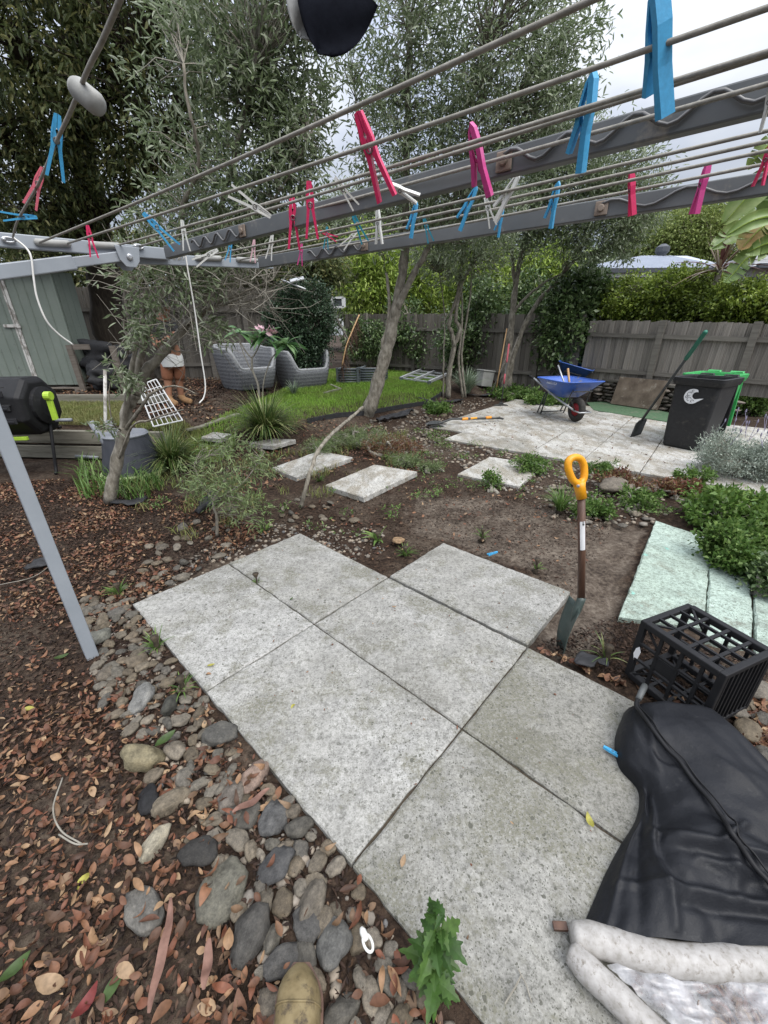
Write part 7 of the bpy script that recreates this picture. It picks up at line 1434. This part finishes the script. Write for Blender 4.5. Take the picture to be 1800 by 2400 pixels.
# river stones -------------------------------------------------
rs = np.random.default_rng(21); STN = []
def stone(p, r, label=None, group=None, mi=None, rz=None, flat=None, tint=None, name='river_stone'):
    me = SM[mi if mi is not None else rs.integers(12)]
    o = put(name, me, None, (p[0], p[1], p[2] + r * rs.uniform(.10, .30))); o.scale = (r, r * (flat or rs.uniform(.75, 1.0)), r * rs.uniform(.72, .95)); o.rotation_euler = (rs.uniform(-.25, .25), rs.uniform(-.25, .25), rz if rz is not None else rs.uniform(0, 6.28))
    STN.append((p[0], p[1], r)); return tag(o, label, 'stone', group)
def recol(o, cols):
    me = o.data.copy(); o.data = me; me.materials.clear(); me.materials.append(stonemat(o.name + ' colour', cols)); return o
K1 = [(336, 1785, 70, 'big tan lichen-mottled rock among the stones left of the paving', [(.22, .19, .12), (.26, .23, .15)], 4), (597, 1822, 62, 'smooth pinkish oval stone lying against the paving edge', [(.26, .19, .155), (.3, .22, .18)], 1), (363, 1985, 55, 'pale cream oval pebble on the bare mulch left of the stones', [(.33, .30, .23), (.36, .33, .26)], 2), (470, 2005, 62, 'dark blue-black pitted rock among the stones', [(.035, .033, .031), (.05, .048, .045)], 5), (522, 2095, 85, 'large olive-grey heart-shaped stone', [(.14, .135, .11), (.17, .16, .13)], 7), (340, 2137, 80, 'grey stone with a pale band lying on the leaves', [(.135, .13, .118), (.16, .153, .14)], 3), (587, 2195, 88, 'large charcoal stone left of the boot', [(.07, .067, .062), (.095, .09, .083)], 8), (783, 2212, 70, 'long blue-grey upright stone above the boot', [(.115, .115, .11), (.14, .138, .13)], 9), (662, 2258, 60, 'dark blue stone edge beside the boot toe', [(.075, .073, .07), (.095, .092, .088)], 10), (648, 2032, 62, 'dark square-ended stone midway along the paving edge', [(.07, .07, .072), (.09, .09, .09)], 11), (542, 1874, 50, 'brownish grey round stone left of the pinkish oval', [(.15, .13, .11), (.17, .15, .13)], 6), (645, 1922, 55, 'flat dark grey stone hugging the paving edge below the pinkish oval', [(.10, .10, .10), (.12, .12, .12)], 0), (400, 1885, 60, 'long brown stone left of the olive-grey slabs', [(.17, .145, .10), (.19, .16, .12)], 2), (350, 1880, 55, 'black stone beside the long brown stone', [(.02, .02, .022), (.035, .035, .037)], 1), (518, 1728, 55, 'dark rounded stone touching the paving, above the pinkish oval', [(.09, .088, .08), (.11, .105, .1)], 3), (335, 1645, 52, 'pale grey flat stone across the stony border', [(.19, .19, .185), (.22, .22, .21)], 5), (400, 1658, 48, 'dark blocky rock in the stony border', [(.05, .05, .045), (.07, .07, .06)], 4), (732, 2122, 62, 'warty brown stone lying level near the paving edge', [(.14, .125, .10), (.16, .14, .115)], 6), (720, 2170, 52, 'smooth dark stone under the warty brown stone', [(.08, .078, .075), (.1, .097, .093)], 7), (232, 1500, 48, 'mossy mottled round stone right of the grey post', [(.18, .18, .155), (.21, .21, .18)], 9)]
for px, py, rp, lab, cols, mi in K1:
    p = at(px, py, -.02); D = (p - EYE) @ np.array(F0); recol(stone(p, rp * D / FPX * .76, lab, None, mi), cols)
tan = at(935, 1270, .0); recol(stone(tan, .062, 'tan rock standing on edge beyond the paving notch', None, 3, .9), [(.30, .2, .11), (.33, .22, .13)]); bp = bpy.data.objects['river_stone.020'] if 'river_stone.020' in bpy.data.objects else None
mx_ = at(1440, 1150, .0); recol(stone(mx_, .17, 'large half-buried rock on the stony strip beyond the spade', None, 5, .2), [(.16, .14, .115), (.19, .165, .135)])
def stones_in(pix, n, r0, r1, label, group, tries=60, minsep=.92):
    P = scatter(gpoly(pix), n * tries, rs); R = rs.uniform(r0, r1, len(P)) * np.where(rs.random(len(P)) < .8, 1, 1.35); c = 0
    ok = slabfree(P[:, 0], P[:, 1])
    for dx, dy in ((.9, 0), (-.9, 0), (0, .8), (0, -.8)): ok &= slabfree(P[:, 0] + R * dx, P[:, 1] + R * dy)
    for p, r in zip(P[ok], R[ok]):
        if all((p[0] - x) ** 2 + (p[1] - y) ** 2 > ((r + q) * minsep * .8) ** 2 for x, y, q in STN):
            stone([p[0], p[1], p[2] - .02], r, label, group); c += 1
            if c >= n: break
stones_in([(190, 1400), (310, 1400), (480, 1620), (830, 2040), (1080, 2420), (640, 2420), (560, 2250), (450, 1960), (310, 1760), (215, 1600)], 178, .023, .040, 'rounded river stone in the border along the left edge of the near paving', 'stones of the left border', 300, .68)
stones_in([(195, 1385), (300, 1310), (420, 1230), (540, 1180), (560, 1240), (520, 1310), (310, 1410), (205, 1430)], 34, .028, .045, 'rounded river stone along the far left edge of the near paving', 'stones along the far left paving edge')
stones_in([(640, 1170), (720, 1150), (830, 1190), (870, 1230), (700, 1240), (650, 1225)], 18, .025, .04, 'pebble round the foot of the thin leaning stem', 'pebbles round the leaning stem')
stones_in([(940, 980), (1000, 950), (1180, 925), (1000, 1000), (1160, 1055), (1000, 1070), (880, 1060), (860, 985)], 24, .035, .06, 'tan pebble in the stony bed left of the far patio', 'pebbles left of the patio')
stones_in([(1200, 1090), (1340, 1120), (1560, 1150), (1640, 1190), (1520, 1220), (1370, 1240), (1330, 1210), (1180, 1120)], 20, .03, .055, 'pebble in the stony strip before the far patio', 'pebbles before the patio')
stones_in([(1710, 1640), (1800, 1600), (1800, 1850), (1740, 1760)], 9, .04, .06, 'stone lying right of the milk crate at the photo edge', 'stones by the milk crate')
# gravel too small to pick apart
def pebble_stuff(name, pix, n, r0, r1, label):
    P = scatter(gpoly(pix), n); P = P[slabfree(P[:, 0], P[:, 1])]; n = len(P); t = (1 + 5 ** .5) / 2
    I = unit(np.array([(-1, t, 0), (1, t, 0), (-1, -t, 0), (1, -t, 0), (0, -1, t), (0, 1, t), (0, -1, -t), (0, 1, -t), (t, 0, -1), (t, 0, 1), (-t, 0, -1), (-t, 0, 1)])); Fi = np.array([(0, 11, 5), (0, 5, 1), (0, 1, 7), (0, 7, 10), (0, 10, 11), (1, 5, 9), (5, 11, 4), (11, 10, 2), (10, 7, 6), (7, 1, 8), (3, 9, 4), (3, 4, 2), (3, 2, 6), (3, 6, 8), (3, 8, 9), (4, 9, 5), (2, 4, 11), (6, 2, 10), (8, 6, 7), (9, 8, 1)])
    r = (r0 + (r1 - r0) * rng.random(n) ** 2)[:, None, None]; V = P[:, None] + I[None] * r * (np.array([1, 1, .6]) * (.75 + .5 * rng.random((n, 1, 3)))); V[:, :, 2] += -.022
    return tag(put(name, raw_mesh(name, V.reshape(-1, 3), (np.arange(n)[:, None, None] * 12 + Fi[None]).reshape(-1, 3), M['pebbles'], smooth=True)), label, None, None, 'stuff')
M['pebbles'] = leafmat('pebble mix', [(.08, .075, .065), (.16, .14, .115), (.24, .2, .155), (.3, .25, .19), (.12, .12, .12)], .8, 0, gain=1)
pebble_stuff('gravel', [(860, 985), (1010, 945), (1190, 922), (1005, 1000), (1165, 1050), (1500, 1120), (1640, 1170), (1520, 1225), (1340, 1230), (1060, 1080), (900, 1070)], 1600, .008, .032, 'small tan gravel between the bed and the far patio')
pebble_stuff('gravel', [(190, 1400), (330, 1380), (560, 1220), (900, 1230), (900, 1290), (320, 1420), (480, 1640), (840, 2060), (1080, 2420), (640, 2420), (450, 1960), (220, 1580)], 1300, .006, .022, 'small grit between the border stones')

# bark mulch and leaf litter ------------------------------------
def chips(pix, n, s, label):
    P = scatter(gpoly(pix), n); P = P[slabfree(P[:, 0], P[:, 1], .004)]; n = len(P); P[:, 2] += -.02 + rng.random(n) * .012
    a = rng.random(n) * 6.28; D = np.column_stack([np.cos(a), np.sin(a), rng.normal(0, .25, n)]); V, F = leaf_quads(P, D, s, s * .38, rng, .3); tag(put('bark_mulch', raw_mesh('bark_mulch', V, F, M['chip'])), label, None, None, 'stuff')
leftzone = [(-60, 1130), (200, 1120), (420, 1160), (640, 1240), (520, 1310), (310, 1410), (480, 1640), (840, 2060), (1080, 2480), (-100, 2480)]
chips(leftzone, 26000, .022, 'dark bark mulch covering the bed left of the paving')
chips([(420, 1160), (720, 1180), (1000, 1120), (1280, 1120), (1450, 1220), (1330, 1400), (1130, 1300), (910, 1345), (690, 1245)], 5000, .02, 'dark bark mulch between the paving and the stepping stones')
chips([(1240, 1510), (1450, 1440), (1800, 1560), (1800, 1900), (1500, 1600)], 3000, .02, 'dark bark mulch round the milk crate')
chips([(-40, 960), (430, 900), (700, 900), (560, 985), (430, 1000)], 3500, .05, 'leaf mulch round the person and the chairs')
def curl_leaf(seed, L=.055, Wd=.026):
    r = np.random.default_rng(seed); k = 6; V = []; F = []; cu, cw, tw = r.uniform(-.5, .8), r.uniform(.15, .8), r.uniform(-.5, .5)
    for i in range(k):
        t = i / (k - 1); w = Wd * .5 * math.sin(math.pi * (.04 + .94 * t ** .85)) ** .8; x = L * (t - .5); z0 = cu * L * (t - .5) ** 2 * 2
        for q in (-1, 0, 1): a = tw * (t - .5); V.append((x, w * q * math.cos(a), z0 + cw * w * abs(q) + w * q * math.sin(a)))
    for i in range(k - 1): a = i * 3; F += [(a, a + 1, a + 4, a + 3), (a + 1, a + 2, a + 5, a + 4)]
    return np.array(V), F
CL = [curl_leaf(k, .046 * (.7 + .13 * (k % 5)), .022 * (.75 + .16 * (k % 4))) for k in range(10)]
CM = [raw_mesh('fallen_leaf', v, f, M['deadleaf'], smooth=True) for v, f in CL]
rl = np.random.default_rng(31)
LZ = gpoly(leftzone); cand = scatter(LZ, 8200, rl); cand = cand[slabfree(cand[:, 0], cand[:, 1], -.004)]
dens = np.array([mnoise.noise(Vector((p[0] * 2.3, p[1] * 2.3, 4))) for p in cand]); dist = np.hypot(cand[:, 0], cand[:, 1])
cand = cand[(dens + rl.normal(0, .22, len(cand)) + .3 * (cand[:, 1] < 1.0) > .10)]
cand = cand[np.argsort(np.linalg.norm(cand - EYE, axis=1))]
def lift(p):
    z = -.014
    for x, y, r in STN:
        d2 = (p[0] - x) ** 2 + (p[1] - y) ** 2
        if d2 < (r * .8) ** 2: z = max(z, r * .55 - .02)
    return z
big = [(x, y, r) for x, y, r in STN if r > .026]
onbig = np.array([any((p[0] - x) ** 2 + (p[1] - y) ** 2 < (r * .85) ** 2 for x, y, r in big) for p in cand]); cand = cand[~onbig | (rl.random(len(cand)) < .42)]
for i, p in enumerate(cand[:290]):
    o = put('fallen_leaf', CM[i % 10], None, (p[0], p[1], p[2] + lift(p) + rl.uniform(.0, .012))); s = rl.uniform(.55, 1.15); o.scale = (s, s, s); o.rotation_euler = (rl.normal(0, .35), rl.normal(0, .3), rl.uniform(0, 6.28))
    tag(o, 'curled brown fallen leaf on the mulch and stones at the lower left', 'leaf', 'fallen leaves at the lower left')
def leaf_litter(name, P, m, label, smin=.7, smax=1.3, tilt=.35):
    Vs = []; Fs = []; b = 0; Fq = np.array(CL[0][1])
    n = len(P); R = rl.random((n, 4)); P = np.array(P)
    for k in range(10):
        idx = np.arange(k, n, 10)
        if not len(idx): continue
        v = CL[k][0]; a = R[idx, 0] * 6.283; s = smin + (smax - smin) * R[idx, 1]; rx = rl.normal(0, tilt, len(idx)); ry = rl.normal(0, tilt * .8, len(idx))
        X = v[None] * s[:, None, None]; y1 = X[:, :, 1] * np.cos(rx)[:, None] - X[:, :, 2] * np.sin(rx)[:, None]; z1 = X[:, :, 1] * np.sin(rx)[:, None] + X[:, :, 2] * np.cos(rx)[:, None]; x1 = X[:, :, 0] * np.cos(ry)[:, None] + z1 * np.sin(ry)[:, None]; z2 = -X[:, :, 0] * np.sin(ry)[:, None] + z1 * np.cos(ry)[:, None]
        xx = x1 * np.cos(a)[:, None] - y1 * np.sin(a)[:, None]; yy = x1 * np.sin(a)[:, None] + y1 * np.cos(a)[:, None]; V = np.stack([xx, yy, z2], -1) + P[idx][:, None]; Vs.append(V.reshape(-1, 3)); Fs.append((np.arange(len(idx))[:, None, None] * 18 + Fq[None]).reshape(-1, 4) + b); b += len(idx) * 18
    return tag(put(name, raw_mesh(name, np.vstack(Vs), np.vstack(Fs), m, smooth=True)), label, None, None, 'stuff')
rest = cand[290:].copy(); rest[:, 2] += -.014 + rl.random(len(rest)) * .014
leaf_litter('leaf_litter', rest, M['deadleaf'], 'brown leaf litter spread over the mulch left of the paving', .4, .95, .5)
P = scatter(LZ, 9000, rl); P = P[slabfree(P[:, 0], P[:, 1])]; dn = np.array([mnoise.noise(Vector((p[0] * 2.3, p[1] * 2.3, 4))) for p in P]); P = P[dn + rl.normal(0, .25, len(P)) > -.02]; P[:, 2] += -.016 + rl.random(len(P)) * .008
leaf_litter('leaf_litter', P, M['deadleaf'], 'small broken leaf fragments over the whole left bed', .22, .62)
P = scatter(gpoly([(640, 1240), (720, 1180), (900, 1100), (1100, 1060), (1280, 1120), (1450, 1220), (1330, 1400), (1130, 1300), (910, 1345), (690, 1245)]), 460, rl); P = P[slabfree(P[:, 0], P[:, 1])]; P[:, 2] += -.012
leaf_litter('leaf_litter', P, M['deadleaf'], 'thin leaf litter between the paving and the stepping stones', .4, .9)
P = scatter(gpoly([(1240, 1510), (1330, 1540), (1450, 1600), (1540, 1620), (1700, 1740), (1800, 1600), (1800, 1900), (1640, 1660), (1360, 1560)]), 420, rl); P = P[slabfree(P[:, 0], P[:, 1])]; P[:, 2] += -.012
leaf_litter('leaf_litter', P, M['deadleaf'], 'leaf litter round the milk crate and the black canopy', .7, 1.25)
P = scatter(gpoly([(430, 1010), (900, 1000), (1010, 1060), (980, 1110), (840, 1090), (500, 1180)]), 1500, rl); P[:, 2] += .004
leaf_litter('leaf_litter', P, M['deadleaf'], 'leaf litter in the bed between the lawn and the stepping stones', .6, 1.1)
P = scatter(gpoly([(-40, 950), (430, 880), (560, 870), (480, 930), (560, 975), (430, 1000), (250, 960)]), 1300, rl); P[:, 2] += .01
leaf_litter('leaf_litter', P, M['deadleaf'], 'leaf litter round the person and the left wicker chair', .9, 1.7)
P = scatter(np.array([at(*q) for q in [(1440, 2290), (1800, 2300), (1800, 2420), (1640, 2430)]]), 60, rl); P[:, 2] = .006
leaf_litter('leaf_litter', P, M['deadleaf'], 'wet brown leaves caught under the clear vinyl sheet', .7, 1.3, .1)
# a few single leaves that stand out
def oneleaf(px, py, m, label, s=1.0, z=.003, rz=0, me=None):
    o = put('fallen_leaf', raw_mesh('fallen_leaf', *curl_leaf(int(px), .055, .026), m, smooth=True), None, at(px, py, z)); o.scale = (s, s, s); o.rotation_euler = (0, 0, rz); return tag(o, label, 'leaf')
M['yleaf'] = leafmat('yellow leaf', [(.30, .29, .05), (.38, .34, .08)], .5, .2, gain=1); M['gleaf'] = leafmat('green leaf', [(.03, .06, .014), (.06, .095, .024)], .5, .2, gain=1); M['tleaf'] = leafmat('tan leaf', [(.24, .16, .09), (.29, .2, .12)], .6, .1, gain=1); M['rleaf'] = leafmat('crimson leaf', [(.12, .022, .02), (.17, .035, .03)], .5, .1, gain=1)
for a in ((1381, 1925, 'yleaf', 'yellow-green leaf lying beside the joint of the near paving', .8, .006, 1.5), (687, 1654, 'yleaf', 'small yellow leaf on the central paver', .45, .006, 1), (495, 1560, 'yleaf', 'yellow leaf on the leftmost paver above its brown twin', .6, .006, .4), (488, 1578, 'deadleaf', 'brown leaf on the leftmost paver', .5, .006, 0), (945, 2018, 'tleaf', 'orange-tan leaf on the paver above the toothed weed', .6, .006, 1.2), (924, 1423, 'tleaf', 'cream petal-like leaf on the paver near the notch', .5, .006, .2), (683, 1405, 'gleaf', 'green leaf fragment on the far paver', .5, .006, 1.2), (195, 2062, 'yleaf', 'bright yellow-green leaf on the dark mulch at the left', .9, -.008, 1.2), (40, 2270, 'gleaf', 'glossy green leaf at the lower left edge', 1.15, -.004, 1.0), (265, 2310, 'gleaf', 'dark green leaf near the bottom left of the boot', 1.1, -.004, 1.3), (145, 1540, 'gleaf', 'dark green leaf on the mulch left of the grey post foot', 1.1, -.004, .5), (125, 2310, 'tleaf', 'broad pale tan leaf lying flat at the bottom left', 1.35, -.002, -.1), (205, 2350, 'rleaf', 'crimson curled leaf at the bottom left', 1.1, 0, 1.2), (68, 1663, 'yleaf', 'yellow leaf on the mulch at the left edge', .9, -.008, .1), (390, 1735, 'gleaf', 'long green blade leaf lying across the border stones', 1.4, .04, 1.0)):
    oneleaf(a[0], a[1], M[a[2]], a[3], a[4], a[5], a[6])
for pix, lab in (([(350, 2375), (372, 2270), (392, 2190), (402, 2105)], 'long pink-brown gum leaf curling down the lower left mulch'), ([(545, 1905), (590, 1880), (632, 1850)], 'long pinkish strap leaf on the stones beside the paving'), ([(478, 2320), (486, 2260), (492, 2200)], 'long tan strap leaf left of the charcoal stone')):
    P = spline([at(*p, .015) for p in pix], 5); G1 = []
    for i, p in enumerate(P):
        t = i / (len(P) - 1); d = unit(P[min(i + 1, len(P) - 1)] - P[max(0, i - 1)]); s = np.array([-d[1], d[0], 0]); w = .0115 * math.sin(math.pi * (.05 + .92 * t)) ** .6; G1.append([p + s * w * q + np.array([0, 0, .006 * math.sin(i * .9) + .004 * abs(q)]) for q in (-1, 0, 1)])
    mb = MB(); mb.grid(G1); tag(mb.build('strap_leaf', mat('dry strap leaf', [(.10, .05, .036), (.22, .12, .088)], 26, .7, .2), smooth=True), lab, 'leaf')
P = scatter(gpoly([(1080, 970), (1220, 940), (1560, 990), (1600, 1100), (1400, 1080), (1150, 1030)]), 330, rl); P[:, 2] = .006
leaf_litter('leaf_litter', P, M['deadleaf'], 'scattered leaf debris on the far patio slabs', .25, .9, .2)
P = scatter(gpoly([(320, 1400), (720, 1250), (1330, 1390), (1450, 1960), (1000, 2300), (480, 1640)]), 90, rl); P[:, 2] = .005
leaf_litter('leaf_litter', P, M['deadleaf'], 'tiny bits of leaf debris on the near paving', .12, .34, .2)
# low seedlings and creeping weeds in the middle of the garden
P = scatter(gpoly([(330, 1180), (640, 1140), (720, 1180), (900, 1090), (860, 1040), (1010, 1000), (1180, 1060), (1300, 1075), (1640, 1180), (1540, 1225), (1400, 1215), (1120, 1150), (960, 1180), (900, 1280), (700, 1240), (540, 1180), (420, 1230)]), 16000, rl); P = P[slabfree(P[:, 0], P[:, 1], .02)]
dn = np.array([mnoise.noise(Vector((p[0] * 3.1, p[1] * 3.1, 14))) + .5 * mnoise.noise(Vector((p[0] * 11, p[1] * 11, 2))) for p in P]); P = P[dn > .22]; P[:, 2] += rl.random(len(P)) * .05
for k, mm_ in enumerate(('weed', 'feather')):
    Q = P[k::2]; D = np.column_stack([rl.normal(0, .7, len(Q)), rl.normal(0, .7, len(Q)), rl.random(len(Q)) * .8 + .1]); V, F = leaf_quads(Q, D, .032 - .006 * k, .014 - .006 * k, rl); tag(put('creeping_weeds', raw_mesh('creeping_weeds', V, F, M[mm_])), ('small green weeds creeping over the soil round the stepping stones', 'fine feathery weeds creeping over the soil round the stepping stones')[k], None, None, 'stuff')
# white plastic peg loop on the stones, twigs on the paving
c0_, c1_ = at(848, 2178, .05), at(872, 2232, .045); dd_ = unit(c1_ - c0_); ss_ = np.array([-dd_[1], dd_[0], 0]); Lp_ = np.linalg.norm(c1_ - c0_); cm_ = (c0_ * .4 + c1_ * .6)
lp_ = thing('clothes_peg', 'white plastic peg with a long loop lying on a stone right of the boot', 'clothes peg', cm_); mb = MB()
mb.tube([cm_ + dd_ * Lp_ * .36 * math.cos(t) + ss_ * .010 * math.sin(t) for t in np.linspace(0, 6.283, 25)[:-1]], .0035, 7, closed=True); mb.build('loop', M['pegwhite'], lp_, smooth=True)
mb = MB(); mb.tube([c0_ - dd_ * .004, c0_ + dd_ * .004, c0_ + dd_ * .016, c0_ + dd_ * .024], [.004, .0085, .0085, .005], 10); mb.build('jaw', M['pegwhite'], lp_, smooth=True)
for a, b_, lab in (((1183, 2352), (1222, 2285), 'left of two dry twigs crossed on the near paver'), ((1246, 2350), (1215, 2272), 'right of two dry twigs crossed on the near paver')):
    mb = MB(); mb.tube([at(*a, .006), (at(*a, .006) + at(*b_, .006)) / 2 + [.003, 0, .004], at(*b_, .008)], .0016, 5); tag(mb.build('twig', M['barkpale']), lab, 'twig')
mb = MB(); mb.bar(at(1296, 2170, .010), at(1330, 2172, .014), .018, .012); tag(mb.build('wood_chip', M['darkwood'], bevel=.002), 'dark splinter of wood at the corner of the white tube', 'wood chip')
for pix, lab in (([(150, 1830), (128, 1900), (145, 1950), (195, 1985)], 'curved pale root on the mulch at the left'), ([(0, 1375), (80, 1355), (130, 1320)], 'thin pale twig on the mulch left of the grey post'), ([(140, 1960), (180, 1985), (210, 1985)], 'short fine twig on the mulch at the left')):
    mb = MB(); mb.tube(spline([gt(*p, .008) for p in pix], 6), .0026, 5); tag(mb.build('twig', M['barkpale'], smooth=True), lab, 'twig')
# little weeds in cracks
for k, (px, py, n, h, lab) in enumerate(((603, 1370, 26, .045, 'tiny dry grass tuft in the paving joint'), (280, 1395, 34, .11, 'green grass tuft at the left corner of the paving'), (370, 1522, 26, .11, 'broad-bladed green tuft beside the left paver edge'), (430, 1620, 22, .09, 'small green tuft lower down the left paver edge'), (950, 1305, 40, .10, 'green grass tuft in the notch of the paving'), (1130, 1262, 26, .09, 'lone green tuft on the bare sandy soil'), (1256, 1335, 16, .07, 'small tuft at the far corner of the right paver'), (1420, 1545, 12, .14, 'yellowing strap tuft between the spade and the crate'), (748, 1130, 40, .10, 'green tuft between the two nearest stepping stones'), (620, 1245, 10, .10, 'broad pale-leaved seedling by the pebbles'), (885, 1270, 9, .14, 'dark broad-leaved weed left of the tan rock'))):
    broad = k in (9, 10); strap_clump('grass_tuft', lab, at(px, py, -.02), n, h, .03 if broad else .008, M['weed'] if k != 7 else M['strap'], 200 + k, 1.1)
